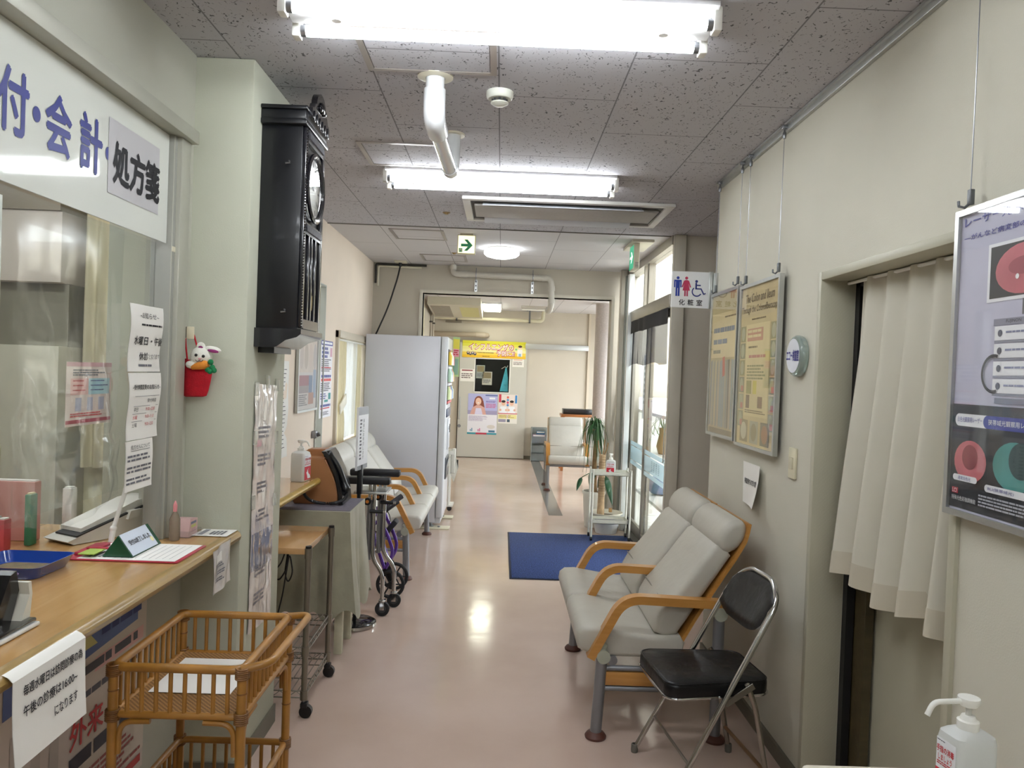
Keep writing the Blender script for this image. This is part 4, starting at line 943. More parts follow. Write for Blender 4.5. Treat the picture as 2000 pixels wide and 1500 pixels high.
# ------------------------------------------------------------------ counters
OAK = wood('#b58a52', '#c49a62', 0.22, (30, 2.5, 30), 0.6); NOSE = wood('#8f7440', '#a98a50', 0.35, (40, 4, 40), 0.4)
t = thing('reception_counter', 'long glossy wooden reception counter under the sign window', 'counter', (-1.3, 1.0, 0.86))
MB().box(-1.75, -0.93, -1.5, 2.728, 0.866, 0.905, OAK).build('counter_top', t)
b = MB(); b.prism([(-0.93, 0.9055), (-0.915, 0.905), (-0.905, 0.897), (-0.9, 0.886), (-0.903, 0.874), (-0.912, 0.866), (-0.93, 0.864)], lambda u, v, k: (u, -1.5 + 4.228 * k, v), NOSE); b.build('edge_molding', t)
t = thing('side_counter', 'short wooden counter ledge with a rounded edge behind the pillar', 'counter', (-1.15, 3.65, 0.86))
MB().box(-1.338, -0.955, 3.222, 4.07, 0.868, 0.90, OAK).build('counter_top', t)
b = MB(); b.cyl((-0.955, 3.222, 0.886), (-0.955, 4.085, 0.886), 0.0175, mat('#b89a4a', 0.3, 0.3, noise=(30, 0.1)), seg=14); b.build('edge_molding', t)
# ------------------------------------------------------------------ rattan cart
RAT = mat('#a3722f', 0.35, noise=(14, 0.16), coat=0.25); RAT2 = mat('#7f5526', 0.45, noise=(30, 0.2), coat=0.1)
t = thing('rattan_cart', 'two-tier brown rattan cart in front of the reception counter', 'cart', (-0.79, 2.15, 0))
RX0, RX1, RY0, RY1 = -0.952, -0.628, 1.945, 2.372
def rim(z, r, name, hx=0.0):
    b = MB(); b.tube(fillet([(RX0 + .1, RY0, z), (RX0, RY0, z), (RX0, RY1, z), (RX1, RY1, z), (RX1, RY0, z), (RX0 + .1, RY0, z)], 0.03, 4), r, RAT, 12); return b.build(name, t)
rim(0.72, 0.0115, 'top_rim'); rim(0.60, 0.0095, 'bottom_rim'); rim(0.33, 0.010, 'lower_top_rim'); rim(0.22, 0.009, 'lower_bottom_rim')
for x in (RX0, RX1):
    for y in (RY0, RY1):
        b = MB(); b.cyl((x, y, 0.002), (x, y, 0.718), 0.0125, RAT, seg=12)
        for z in (0.15, 0.45, 0.66): b.cyl((x, y, z), (x, y, z + 0.004), 0.0135, RAT2, seg=12)
        ps = b.build('post', t)
        for z in (0.715, 0.60, 0.33):
            b = MB()
            for k in range(6): b.tube([(x + 0.0165 * cos(a), y + 0.0165 * sin(a), z - 0.014 + k * 0.005) for a in [i * pi / 5 for i in range(10)]], 0.0026, RAT2, 5, closed=True)
            b.build('cane_binding', ps)
def bars(z0, z1, nm):
    for i in range(1, 9):
        x = RX0 + (RX1 - RX0) * i / 9
        for y in (RY0, RY1):
            b = MB(); b.cyl((x, y, z0), (x, y, z1), 0.0058, RAT, seg=8); b.build(nm, t)
    for i in range(1, 12):
        y = RY0 + (RY1 - RY0) * i / 12
        for x in (RX0, RX1):
            b = MB(); b.cyl((x, y, z0), (x, y, z1), 0.0058, RAT, seg=8); b.build(nm, t)
bars(0.60, 0.72, 'spindle'); bars(0.22, 0.33, 'spindle')
def weave():
    m, nt, bs = node_mat('woven_cane'); N = nt.nodes.new; L = nt.links.new
    tc = N('ShaderNodeTexCoord'); ck = N('ShaderNodeTexChecker'); ck.inputs['Scale'].default_value = 150
    ck.inputs['Color1'].default_value = lin('#a87f4c'); ck.inputs['Color2'].default_value = lin('#6d4a26')
    L(tc.outputs['Object'], ck.inputs['Vector']); L(ck.outputs['Color'], bs.inputs['Base Color']); bs.inputs['Roughness'].default_value = 0.55
    return m
WV = weave()
MB().box(RX0 + 0.004, RX1 - 0.004, RY0 + 0.004, RY1 - 0.004, 0.597, 0.604, WV).build('woven_tray', t)
MB().box(RX0 + 0.004, RX1 - 0.004, RY0 + 0.004, RY1 - 0.004, 0.217, 0.224, WV).build('woven_tray', t)
b = MB(); b.tube(fillet([(RX1 - 0.002, RY0, 0.722), (RX1 + 0.065, RY0 + 0.015, 0.735), (RX1 + 0.07, RY1 - 0.02, 0.735), (RX1 - 0.002, RY1, 0.722)], 0.05, 6), 0.0105, RAT, 12); b.build('push_handle', t)
for y, sx in ((RY0, 1), (RY1, 1)):
    for x, s_ in ((RX0, 1), (RX1, -1)):
        b = MB(); b.tube(fillet([(x + s_ * 0.016, y, 0.50), (x + s_ * 0.018, y, 0.582), (x + s_ * 0.095, y, 0.584)], 0.045, 6), 0.0075, RAT, 8); b.build('corner_brace', t)
for x in (RX1,):
    for y, s_ in ((RY0, 1), (RY1, -1)):
        b = MB(); b.tube(fillet([(x, y + s_ * 0.016, 0.50), (x, y + s_ * 0.018, 0.582), (x, y + s_ * 0.11, 0.584)], 0.045, 6), 0.0075, RAT, 8); b.build('corner_brace', t)
sh = Sheet((-0.918, 2.31, 0.606), (0, -1, 0), 0.245, 0.22, PAPER, down=(1, 0, 0), th=0.001)
for k in range(4):
    for j in range(4): sh.text(0.03 + k * 0.052, 0.03 + j * 0.045, 0.036, '車いす使用のお客様用です'[(k * 4 + j) % 12], INK, 2, bold=0.01) if (k, j) in ((0, 1), (0, 2), (1, 1), (1, 2), (1, 3), (2, 1), (2, 3), (3, 2)) else None
sh.done('handwritten_note', 'white handwritten note lying in the upper tray of the rattan cart', 'paper')
# ------------------------------------------------------------------ right wall
def framed(label, o, u, w, h, base, draw, group=None, cat='framed poster', fr=0.013, dep=0.02):
    """Aluminium poster frame; o is its top left corner on the front plane."""
    sh = Sheet(o, u, w, h, base, mb=MB(), th=0.004)
    n = sh.n; c = Vector(o) + sh.u * w / 2 + sh.d * h / 2
    t = thing('framed_poster', label, cat, tuple(c - n * dep - Vector((0, 0, h / 2))), 0, group)
    sh.o = Vector(o) - n * 0.0095
    sh.mb.bm.free(); sh.mb = MB()
    sh.mb.poly([sh.p(0, 0), sh.p(0, h), sh.p(w, h), sh.p(w, 0)], base)
    draw(sh); sh.done('print', parent=t)
    fm = MB()
    def bar(s0, s1, t0, t1):
        P = [Vector(o) + sh.u * a + sh.d * b for a, b in ((s0, t0), (s1, t0), (s1, t1), (s0, t1))]
        A = [fm.bm.verts.new(p) for p in P]; B = [fm.bm.verts.new(p - n * dep) for p in P]
        fm.face(A[::-1], ALU); fm.face(B, ALU); fm.bridge(A, B, ALU)
    bar(-0.002, w + 0.002, -0.002, fr); bar(-0.002, w + 0.002, h - fr, h + 0.002); bar(-0.002, fr, fr, h - fr); bar(w - fr, w + 0.002, fr, h - fr)
    fm.build('frame', t)
    g = MB(); g.poly([Vector(o) - n * 0.002 + sh.u * a + sh.d * b for a, b in ((fr, fr), (fr, h - fr), (w - fr, h - fr), (w - fr, fr))], thin_glass((0.98, 0.98, 0.98), refl=2.0, rough=0.03)); g.build('acrylic_cover', t, recalc=False)
    bk = MB(); bk.poly([Vector(o) - n * dep + sh.u * a + sh.d * b for a, b in ((0, 0), (w, 0), (w, h), (0, h))], GREYINK); bk.build('backing', t, recalc=False)
    return t
AMB = mat('#c9b684', 0.5, noise=(5, 0.08)); AMB2 = mat('#d8c795', 0.5, noise=(7, 0.06)); BRN = mat('#6b5836', 0.6); OLV = mat('#8f8a62', 0.6); ROSE = mat('#b8756c', 0.6); SKIN = mat('#d6a58c', 0.6)
def colon(sh):
    sh.text(0.26, 0.045, 0.040, 'The Colon and Ileum', BRN, 2, width=0.38, align='C', bold=0.01, skew=0.12)
    sh.text(0.26, 0.100, 0.040, 'Through the Colonofiberscope', BRN, 2, width=0.48, align='C', bold=0.01, skew=0.12)
    sh.text(0.26, 0.160, 0.010, 'Nobuhiro Sakaki  Toshio Takayanagi', INK, 2, width=0.2, align='C') if False else sh.rows(0.17, 0.16, 0.36, 0.172, 1, BRN, 2, seed=3, ragged=0)
    for c0 in (0.022, 0.425):
        for k in range(6):
            t0 = 0.19 + k * 0.078; sh.patch(c0, t0, c0 + 0.07, t0 + 0.072, (OLV, mat('#7f8168', 0.6), OLV, mat('#83806b', 0.6), mat('#a09a80', 0.6), mat('#8d8b70', 0.6))[k], 1)
            sh.disc((c0 + 0.035, t0 + 0.036), 0.024, mat('#a9a88c', 0.6), 2, r2=0.031)
            if k > 2: sh.patch(c0 + 0.03, t0 + 0.04, c0 + 0.064, t0 + 0.066, ROSE, 3)
    sh.patch(0.105, 0.185, 0.415, 0.60, AMB2, 1)
    sh.patch(0.12, 0.205, 0.33, 0.262, mat('#c28a72', 0.6), 2); sh.rows(0.13, 0.212, 0.32, 0.256, 2, AMB2, 4, seed=5, ragged=0.1)
    sh.rows(0.14, 0.285, 0.26, 0.30, 1, BRN, 2, seed=8, ragged=0); sh.rows(0.15, 0.325, 0.37, 0.348, 1, ROSE, 2, seed=9, ragged=0)
    sh.rows(0.13, 0.37, 0.39, 0.44, 5, OLV, 2, seed=11)
    sh.patch(0.13, 0.44, 0.20, 0.50, mat('#8f8750', 0.6), 2); sh.patch(0.22, 0.44, 0.27, 0.50, mat('#cfc15a', 0.6), 2); sh.patch(0.13, 0.505, 0.18, 0.565, mat('#5d4638', 0.6), 2); sh.patch(0.29, 0.51, 0.35, 0.56, mat('#80604c', 0.6), 2)
    sh.rows(0.12, 0.572, 0.40, 0.59, 2, BRN, 2, seed=12)
    for k, cc in enumerate(('#8a7a5a', '#a7a28c', '#6a6254')): sh.patch(0.06 + k * 0.14, 0.62, 0.17 + k * 0.14, 0.72, mat(cc, 0.6), 1); sh.disc((0.115 + k * 0.14, 0.67), 0.04, mat(('#c5bfa6', '#8f8464', '#9b6d4f')[k], 0.6), 2)
def scope(sh):
    sh.patch(0.02, 0.11, 0.47, 0.34, AMB2, 1)
    sh.rows(0.25, 0.13, 0.44, 0.143, 1, BRN, 2, seed=2, ragged=0); sh.rows(0.06, 0.185, 0.42, 0.212, 1, mat('#6c7a8a', 0.6), 2, seed=4, ragged=0, fill=0.9); sh.rows(0.06, 0.245, 0.30, 0.272, 1, mat('#6c7a8a', 0.6), 2, seed=5, ragged=0, fill=0.9); sh.rows(0.06, 0.30, 0.20, 0.32, 1, mat('#8a8a72', 0.6), 2, seed=6, ragged=0, fill=0.9)
    rd = random.Random(9)
    for k in range(16):
        x = 0.03 + 0.028 * k; sh.poly([(x, 0.35 + 0.02 * rd.random()), (x + 0.02, 0.35), (x + 0.035 * (x - 0.2) + 0.02, 0.69), (x + 0.035 * (x - 0.2), 0.70)], mat(rd.choice(['#8c8f86', '#a9a48a', '#6f7a86', '#c0b48a', '#b7a98c', '#8a9aa0', '#5e5a4c']), 0.5), 2)
    sh.poly([(0.24, 0.34), (0.28, 0.335), (0.29, 0.43), (0.25, 0.44)], mat('#c05a44', 0.6), 4)
    sh.patch(0.03, 0.705, 0.47, 0.74, mat('#7d7250', 0.6), 1)
framed('amber endoscopy poster with an English title, right one of the two hung side by side', (1.118, 3.640, 1.944), (0, -1, 0), 0.522, 0.745, AMB, colon)
framed('amber poster beside the restroom sign, farther of the two hung side by side', (1.118, 4.145, 1.957), (0, -1, 0), 0.475, 0.745, mat('#b6a672', 0.5, noise=(5, 0.1)), scope)
LAV = mat('#c3c3d6', 0.5, noise=(2, 0.05)); WHT = mat('#eef0f4', 0.45); PINK = mat('#c46a74', 0.5, noise=(9, 0.15)); TEAL = mat('#4f9a94', 0.5, noise=(9, 0.15)); CHAR = mat('#22252c', 0.5)
def laser(sh):
    PUR = mat('#4a4a9a', 0.5)
    sh.text(0.028, 0.018, 0.024, 'レーザー光源搭載の内視鏡', PUR, 2, width=0.43, bold=0.015)
    sh.text(0.028, 0.062, 0.014, '―がんなど病変部の視認性を向上―', PUR, 2, width=0.40, bold=0.015)
    sh.patch(0.125, 0.100, 0.40, 0.235, WHT, 2); sh.patch(0.135, 0.108, 0.39, 0.227, CHAR, 3); sh.disc((0.25, 0.168), 0.095, PINK, 4, r2=0.056); sh.disc((0.25, 0.162), 0.05, mat('#a04c58', 0.5), 5, r2=0.02); sh.disc((0.232, 0.185), 0.006, mat('#ffffff', 0.3), 6)
    sh.patch(0.25, 0.235, 0.27, 0.27, GREYINK, 2)
    sh.patch(0.155, 0.275, 0.37, 0.29, mat('#8d8fa0', 0.5), 2); sh.text(0.2, 0.278, 0.009, 'FUJINON', mat('#22252c', 0.5), 4, width=0.05)
    for k in range(4):
        z = 0.292 + k * 0.040; sh.patch(0.16, z, 0.365, z + 0.032, WHT, 2); sh.patch(0.16, z + 0.033, 0.365, z + 0.038, mat('#8f93a4', 0.5), 2); sh.disc((0.18, z + 0.016), 0.008, mat('#565a6a', 0.5), 3); sh.rows(0.2, z + 0.012, 0.34, z + 0.02, 1, mat('#8a90b0', 0.5), 3, seed=k)
    sh.arc((0.165, 0.40), 0.045, 0.007, 0.4 * pi, 1.6 * pi, mat('#2c2e36', 0.4), 5)
    sh.patch(0.17, 0.455, 0.36, 0.468, mat('#7c8092', 0.5), 2)
    sh.patch(0.013, 0.474, 0.502, 0.727, mat('#2e3138', 0.5), 1)
    def pill(s0, s1, t0, t1, mm, k): sh.patch(s0, t0, s1, t1, mm, k); r = (t1 - t0) / 2; sh.disc((s0, t0 + r), r, mm, k); sh.disc((s1, t0 + r), r, mm, k)
    pill(0.04, 0.35, 0.497, 0.527, WHT, 2); pill(0.15, 0.35, 0.497, 0.527, mat('#2a3a9a', 0.4), 3)
    sh.text(0.038, 0.504, 0.013, '白色光観察用レーザー', PUR, 5, width=0.095); sh.text(0.155, 0.505, 0.013, '狭帯域光観察用レーザー', WHT, 5, width=0.17)
    sh.disc((0.09, 0.61), 0.062, PINK, 2, r2=0.05); sh.disc((0.25, 0.605), 0.075, TEAL, 2, r2=0.055); sh.disc((0.27, 0.59), 0.04, mat('#2f4a4a', 0.5), 3); sh.disc((0.09, 0.6), 0.03, mat('#8f3f48', 0.5), 3)
    pill(0.035, 0.115, 0.645, 0.66, WHT, 4); pill(0.16, 0.30, 0.655, 0.672, WHT, 4); sh.text(0.05, 0.648, 0.009, '通常白色光', PUR, 6, width=0.05); sh.text(0.165, 0.659, 0.009, 'BLI(狭帯域光)', PUR, 6, width=0.09)
    sh.patch(0.025, 0.678, 0.05, 0.692, mat('#b0243a', 0.5), 3); sh.text(0.029, 0.68, 0.010, 'LCI', WHT, 5, width=0.017); sh.text(0.025, 0.697, 0.011, '特殊光色彩強調機能', WHT, 3, width=0.095)
    sh.rows(0.13, 0.682, 0.45, 0.712, 4, mat('#b9bcc6', 0.5), 3, seed=4)
framed('large lavender and black laser endoscope poster at the right edge', (1.118, 1.906, 1.938), (0, -1, 0), 0.515, 0.745, LAV, laser)
# picture rail and hanging wires
b = MB(); b.box(1.138, 1.155, -2.9, 4.18, 2.535, 2.565, ALU, 0.002); b.box(1.128, 1.141, -2.9, 4.18, 2.558, 2.568, ALU); o = b.build('picture_rail'); tag(o, 'aluminium picture rail along the top of the right wall', 'picture rail')
for y, zt, lb in ((4.10, 1.957, 'picture wire at the far end of the rail above the farther amber poster'), (3.715, 1.957, 'picture wire holding the near corner of the farther amber poster'), (3.59, 1.944, 'picture wire holding the far corner of the English-titled amber poster'),
                  (3.165, 1.944, 'picture wire holding the near corner of the English-titled amber poster'), (1.865, 1.938, 'picture wire holding the laser endoscope poster')):
    t = thing('picture_wire', lb, 'picture wire', (1.128, y, zt), 0, 'picture wires on the rail')
    b = MB(); b.cyl((1.128, y, zt + 0.03), (1.130, y, 2.54), 0.0013, STEEL, seg=6); b.build('wire', t)
    b = MB(); b.box(1.118, 1.142, y - 0.012, y + 0.012, 2.545, 2.56, STEEL, 0.003); b.lathe([(0, 0), (0.006, 0), (0.008, 0.012), (0.008, 0.022), (0.004, 0.03), (0.004, 0.04), (0, 0.04)], STEEL, (1.130, y, 2.505), 12); b.build('slider', t)
    b = MB(); b.box(1.123, 1.135, y - 0.007, y + 0.007, zt + 0.012, zt + 0.05, mat('#6d7073', 0.4, 0.6), 0.002); b.tube([(1.126, y, zt + 0.015), (1.118, y + 0.006, zt + 0.006), (1.112, y + 0.02, zt + 0.012), (1.112, y + 0.022, zt + 0.025)], 0.0035, mat('#6d7073', 0.4, 0.6), 6); b.build('hook', t)
# round glass room sign
t = thing('room_sign', 'round glass-edged echo examination room sign on the right wall', 'sign', (1.137, 2.95, 1.53))
RG = mat('#cfe0d8', 0.08, trans=0.7, coat=0.5)
b = MB(); b.lathe([(0, 0.002), (0.077, 0.002), (0.080, 0.012), (0.080, 0.022), (0.074, 0.030), (0.064, 0.032)], RG, (1.155, 2.95, 1.605), 40, (-1, 0, 0)); b.build('glass_rim', t)
sh = Sheet((1.1215, 3.02, 1.675), (0, -1, 0), 0.14, 0.14, WHT, body=False)
sh.disc((0.07, 0.07), 0.066, mat('#dfe3ee', 0.25, coat=0.5), 0, n=36); sh.text(0.07, 0.048, 0.042, 'エコー検査室', mat('#2a2a86', 0.4), 3, width=0.122, align='C', bold=0.03)
sh.done('sign_face', parent=t)
# light switch
t = thing('light_switch', 'ivory light switch plate on the right wall below the round sign', 'light switch', (1.15, 2.98, 1.125))
MB().box(1.145, 1.155, 2.945, 3.015, 1.127, 1.247, mat('#d8d2b6', 0.4), 0.003).build('plate', t)
b = MB(); b.box(1.140, 1.146, 2.962, 2.998, 1.165, 1.21, mat('#c9c3a8', 0.4), 0.002); b.build('rocker', t)
sh = Sheet((1.141, 3.535, 1.132), (0, -1, 0), 0.225, 0.185, PAPER, warp=lambda a, c: (0.012 * (c / 0.18), 0.0, 0.028 * max(0, (a / 0.225 + c / 0.185) / 2 - 0.45) ** 2 * 4 + 0.006), nx=8, ny=8)
sh.text(0.1125, 0.070, 0.026, '検査待ちの方の席', INK, 3, width=0.17, align='C', bold=0.02)
sh.done('paper_notice', 'white paper notice about waiting seats taped low on the right wall', 'notice')
# restroom sign
t = thing('restroom_sign', 'white projecting restroom sign with blue, red and wheelchair figures', 'sign', (1.03, 4.20, 1.89))
sh = Sheet((0.913, 4.19, 2.087), (1, 0, 0), 0.203, 0.197, mat('#e8eaec', 0.35), th=0.012)
B_, R_ = mat('#1d3aa0', 0.45), mat('#c0335c', 0.45)
def man(x, m, skirt):
    sh.disc((x, 0.036), 0.0082, m, 2, n=18)
    if not skirt:
        sh.patch(x - 0.011, 0.047, x + 0.011, 0.092, m, 2); sh.patch(x - 0.0205, 0.047, x - 0.0135, 0.088, m, 2); sh.patch(x + 0.0135, 0.047, x + 0.0205, 0.088, m, 2); sh.patch(x - 0.0205, 0.047, x + 0.0205, 0.056, m, 2)
        sh.patch(x - 0.011, 0.09, x - 0.0015, 0.135, m, 2); sh.patch(x + 0.0015, 0.09, x + 0.011, 0.135, m, 2)
    else:
        sh.poly([(x - 0.008, 0.047), (x + 0.008, 0.047), (x + 0.020, 0.104), (x - 0.020, 0.104)], m, 2); sh.line((x - 0.010, 0.05), (x - 0.023, 0.086), 0.007, m, 2); sh.line((x + 0.010, 0.05), (x + 0.023, 0.086), 0.007, m, 2)
        sh.patch(x - 0.010, 0.10, x - 0.002, 0.135, m, 2); sh.patch(x + 0.002, 0.10, x + 0.010, 0.135, m, 2)
man(0.032, B_, False); man(0.079, R_, True)
NV = mat('#27307c', 0.45)
sh.disc((0.134, 0.052), 0.0075, NV, 2); sh.patch(0.128, 0.060, 0.137, 0.096, NV, 2); sh.patch(0.132, 0.070, 0.158, 0.077, NV, 2); sh.patch(0.130, 0.089, 0.163, 0.096, NV, 2); sh.line((0.160, 0.092), (0.176, 0.122), 0.007, NV, 2); sh.line((0.174, 0.121), (0.186, 0.116), 0.006, NV, 2)
sh.arc((0.137, 0.108), 0.028, 0.0065, 0.15 * pi, 1.28 * pi, NV, 2, 24)
for k, ch in enumerate('化粧室'): sh.text(0.057 + k * 0.048, 0.152, 0.032, ch, INK, 2, align='C', bold=0.015)
sh.done('sign_face', parent=t)
b = MB(); b.box(1.116, 1.138, 4.185, 4.207, 1.888, 2.09, ALU, 0.002); b.box(1.136, 1.155, 4.15, 4.18, 1.90, 2.08, ALU); b.build('wall_bracket', t)
# doorway curtain
CUR = fabric_sheer('#dfdbcc', 0.97, 0.18)
def door_curtain():
    b = MB()
    def fn(a, c):
        z1 = 1.872; z0 = 0.835 + 0.02 * sin(a * 9) - (0.03 if a > 0.75 else 0)
        yt = 2.675 - a * 0.72; yb = 2.705 - a * 0.73
        y = yt + (yb - yt) * c
        fold = sin(a * 5.2 * 2 * pi + 1.0) * (0.012 + 0.022 * c) + 0.012 * sin(a * 31 + 3 * c) * c
        fl = -0.055 * c ** 1.5 * (1 - 0.6 * a) 
        return (1.245 + fl + fold, y, z1 + (z0 - z1) * c)
    b.grid(fn, 90, 26, CUR); o = b.build('door_curtain', sharp=None, recalc=False)
    tag(o, 'half-length cream curtain hanging in the examination room doorway', 'curtain')
    h = MB(); h.grid(lambda a, c: Vector(fn(a, 0.925 + 0.075 * c)) + Vector((-0.0015, 0, 0)), 90, 2, fabric_sheer('#cfc8b6', 1.0, 0.1)); ROOT[o]
    h.build('hem', o, sharp=None, recalc=False)
    p = Vector(fn(0.035, 0.93)); g = MB(); g.obox(Matrix.Translation(p + Vector((-0.006, -0.012, 0))) @ Matrix.Diagonal((0.003, 0.022, 0.016, 1)), mat('#e8e4dc', 0.6)); g.obox(Matrix.Translation(p + Vector((-0.008, -0.012, 0))) @ Matrix.Diagonal((0.003, 0.008, 0.008, 1)), RED); g.build('care_label', o)
door_curtain()
b = MB(); b.cyl((1.243, 1.925, 1.866), (1.243, 2.762, 1.866), 0.006, WHITEP, seg=10); tag(b.build('curtain_rod'), 'thin white rod carrying the cream doorway curtain', 'curtain rod')
# table at the near right with pump bottle
t = thing('side_table', 'pale marbled table top at the bottom right corner', 'table', (0.88, 1.1, 0))
MB().box(0.62, 1.14, 0.72, 1.505, 0.715, 0.748, mat('#d9d2c2', 0.4, noise=(18, 0.12)), 0.012, 3).build('tabletop', t)
for x in (0.66, 1.10):
    for y in (0.76, 1.465): MB().box(x - 0.02, x + 0.02, y - 0.02, y + 0.02, 0.001, 0.715, mat('#cfc9ba', 0.5)).build('leg', t)
def pump_bottle(label, loc, rz, w=0.082, d=0.062, h=0.138, long=True, contents='#e6e8e6', s=1.0):
    t = thing('pump_bottle', label, 'hand sanitizer', loc, rz)
    PB = mat(contents, 0.3, trans=0.25, coat=0.2)
    def rr(z, k): return [Vector(((w / 2 - r) * sx + r * cos(a), (d / 2 - r) * sy + r * sin(a), z)) for sx, sy, a0 in ((1, 1, 0), (-1, 1, pi / 2), (-1, -1, pi), (1, -1, 3 * pi / 2)) for a in [a0 + i * pi / 10 for i in range(6)] for r in (k,)]
    b = MB(); prev = None
    for z, sc in ((0.001, 0.94), (0.006, 1.0), (h - 0.018, 1.0), (h - 0.006, 0.93), (h, 0.72), (h + 0.004, 0.5)):
        R = [b.bm.verts.new((p.x * sc, p.y * sc, z)) for p in rr(z, 0.014)]
        if prev: b.bridge(prev, R, PB)
        else: b.face(R[::-1], PB)
        prev = R
    b.face(prev, PB); bd = b.build('bottle_body', t, world=False)
    b = MB(); b.lathe([(0.018, h), (0.018, h + 0.018), (0.014, h + 0.020), (0.011, h + 0.027), (0, h + 0.028)], WHITEP, (0, 0, 0), 20); b.build('screw_cap', t, world=False)
    b = MB(); b.cyl((0, 0, h + 0.024), (0, 0, h + 0.046), 0.005, mat('#e2e2dc', 0.3, trans=0.3), seg=10); b.build('pump_stem', t, world=False)
    b = MB(); b.lathe([(0, h + 0.044), (0.014, h + 0.044), (0.019, h + 0.054), (0.018, h + 0.059), (0, h + 0.061)], WHITEP, (0, 0, 0), 20)
    L = 0.07 if long else 0.034
    b.tube(fillet([(-0.01, 0, h + 0.053), (-L, 0, h + 0.053), (-L - 0.012, 0, h + 0.030)], 0.012, 4), 0.0048, WHITEP, 10); b.build('pump_head', t, world=False)
    T = ROOT[t]; sh = Sheet(T @ Vector((-w / 2 - 0.0006, d / 2 - 0.008, h - 0.018)), T.to_3x3() @ Vector((0, -1, 0)), d - 0.016, h - 0.026, WHT, th=0.0004)
    W, H = d - 0.016, h - 0.026
    sh.patch(0, H * 0.45, W, H, mat('#c9283c', 0.45), 1); sh.rows(0.002, 0.003, W * 0.5, 0.006, 1, GREYINK, 1)
    sh.text(W / 2, H * 0.10, H * 0.10, '手指の消毒', RED, 2, width=W * 0.9, align='C', bold=0.02); sh.text(W / 2, H * 0.23, H * 0.085, 'しましょう', RED, 2, width=W * 0.72, align='C', bold=0.02); sh.rows(0.003, H * 0.34, W - 0.003, H * 0.40, 2, RED, 1)
    hand = [(0.50, 0.95), (0.40, 0.80), (0.30, 0.72), (0.28, 0.66), (0.40, 0.68), (0.44, 0.58), (0.52, 0.60), (0.62, 0.74), (0.86, 0.82), (0.98, 0.95)]
    sh.poly([(a * W, c * H) for a, c in hand], WHT, 2)
    for k in range(3): sh.arc((W * 0.5, H * 0.54), 0.004 + 0.003 * k, 0.0009, -0.3, pi * 0.7, WHT, 2, 8)
    sh.done('front_label', parent=bd)
    return t
pump_bottle('long-nozzle sanitizer pump bottle with a red label on the marbled table', (0.852, 1.345, 0.7485), 0.15, h=0.146)

# ------------------------------------------------------------------ entrance side
SHB = fabric_sheer('#24242a', 0.72, 0.4)
def noren():
    b = MB(); fn = lambda a, c: (1.243 + 0.010 * sin(a * 24 + 2 * sin(a * 9)) * (0.3 + c), 5.79 + 1.66 * a, 2.075 - 0.46 * c - 0.012 * sin(a * 14) * c)
    b.grid(fn, 80, 8, SHB); o = tag(b.build('noren_curtain', sharp=None, recalc=False), 'short sheer black curtain across the top of the glass entrance', 'curtain')
    t = MB(); t.grid(lambda a, c: Vector(fn(a, c * 0.34)) + Vector((-0.002, 0, 0)), 80, 3, mat('#25262c', 0.8)); t.build('top_band', o, sharp=None, recalc=False)
noren()
def carpet():
    m, nt, bs = node_mat('carpet_pile'); N = nt.nodes.new; L = nt.links.new
    geo = N('ShaderNodeNewGeometry'); n = N('ShaderNodeTexNoise'); n.inputs['Scale'].default_value = 120; n.inputs['Detail'].default_value = 3
    mp = N('ShaderNodeMapping'); mp.inputs['Scale'].default_value = (1, 0.5, 1); L(geo.outputs['Position'], mp.inputs['Vector']); L(mp.outputs['Vector'], n.inputs['Vector'])
    r = N('ShaderNodeValToRGB'); r.color_ramp.elements[0].position = 0.3; r.color_ramp.elements[1].position = 0.7; r.color_ramp.elements[0].color = lin('#1c2a50'); r.color_ramp.elements[1].color = lin('#38508a')
    L(n.outputs['Fac'], r.inputs['Fac']); L(r.outputs['Color'], bs.inputs['Base Color']); bs.inputs['Roughness'].default_value = 0.95
    bp = N('ShaderNodeBump'); bp.inputs['Strength'].default_value = 0.7; bp.inputs['Distance'].default_value = 0.004; L(n.outputs['Fac'], bp.inputs['Height']); L(bp.outputs['Normal'], bs.inputs['Normal'])
    return m
t = thing('entrance_mat', 'dark blue ribbed entrance mat on the floor by the glass doors', 'mat', (0.675, 6.37, 0))
MB().box(0.128, 1.222, 5.575, 7.165, 0.001, 0.009, carpet(), 0.002).build('pile', t)
b = MB()
for q in ((0.113, 0.13, 5.56, 7.18), (1.22, 1.237, 5.56, 7.18), (0.13, 1.22, 5.56, 5.577), (0.13, 1.22, 7.163, 7.18)): b.box(*q, 0.0008, 0.006, mat('#1b2036', 0.7), 0.001)
b.build('rubber_border', t)
# white trolley
WT = mat('#d9d8cb', 0.4, noise=(30, 0.06)); t = thing('white_trolley', 'small white two-shelf metal trolley on the edge of the blue mat', 'trolley', (1.03, 7.0, 0.009))
for x in (0.862, 1.205):
    for y in (6.905, 7.11):
        b = MB(); b.cyl((x, y, 0.045), (x, y, 0.655), 0.0095, WT, seg=12); ps = b.build('post', t)
        b = MB(); b.cyl((x - 0.009, y, 0.0265), (x + 0.009, y, 0.0265), 0.0175, BLACK, seg=14); b.cyl((x, y, 0.028), (x, y, 0.06), 0.008, BLACK, seg=10); b.build('castor', ps)
for z in (0.60, 0.165):
    b = MB(); x0, x1, y0, y1 = 0.872, 1.195, 6.91, 7.105
    b.box(x0, x1, y0, y1, z, z + 0.004, WT); b.box(x0, x1, y0, y0 + 0.004, z, z + 0.035, WT); b.box(x0, x1, y1 - 0.004, y1, z, z + 0.035, WT); b.box(x0, x0 + 0.004, y0, y1, z, z + 0.035, WT); b.box(x1 - 0.004, x1, y0, y1, z, z + 0.035, WT)
    b.build('tray_shelf', t)
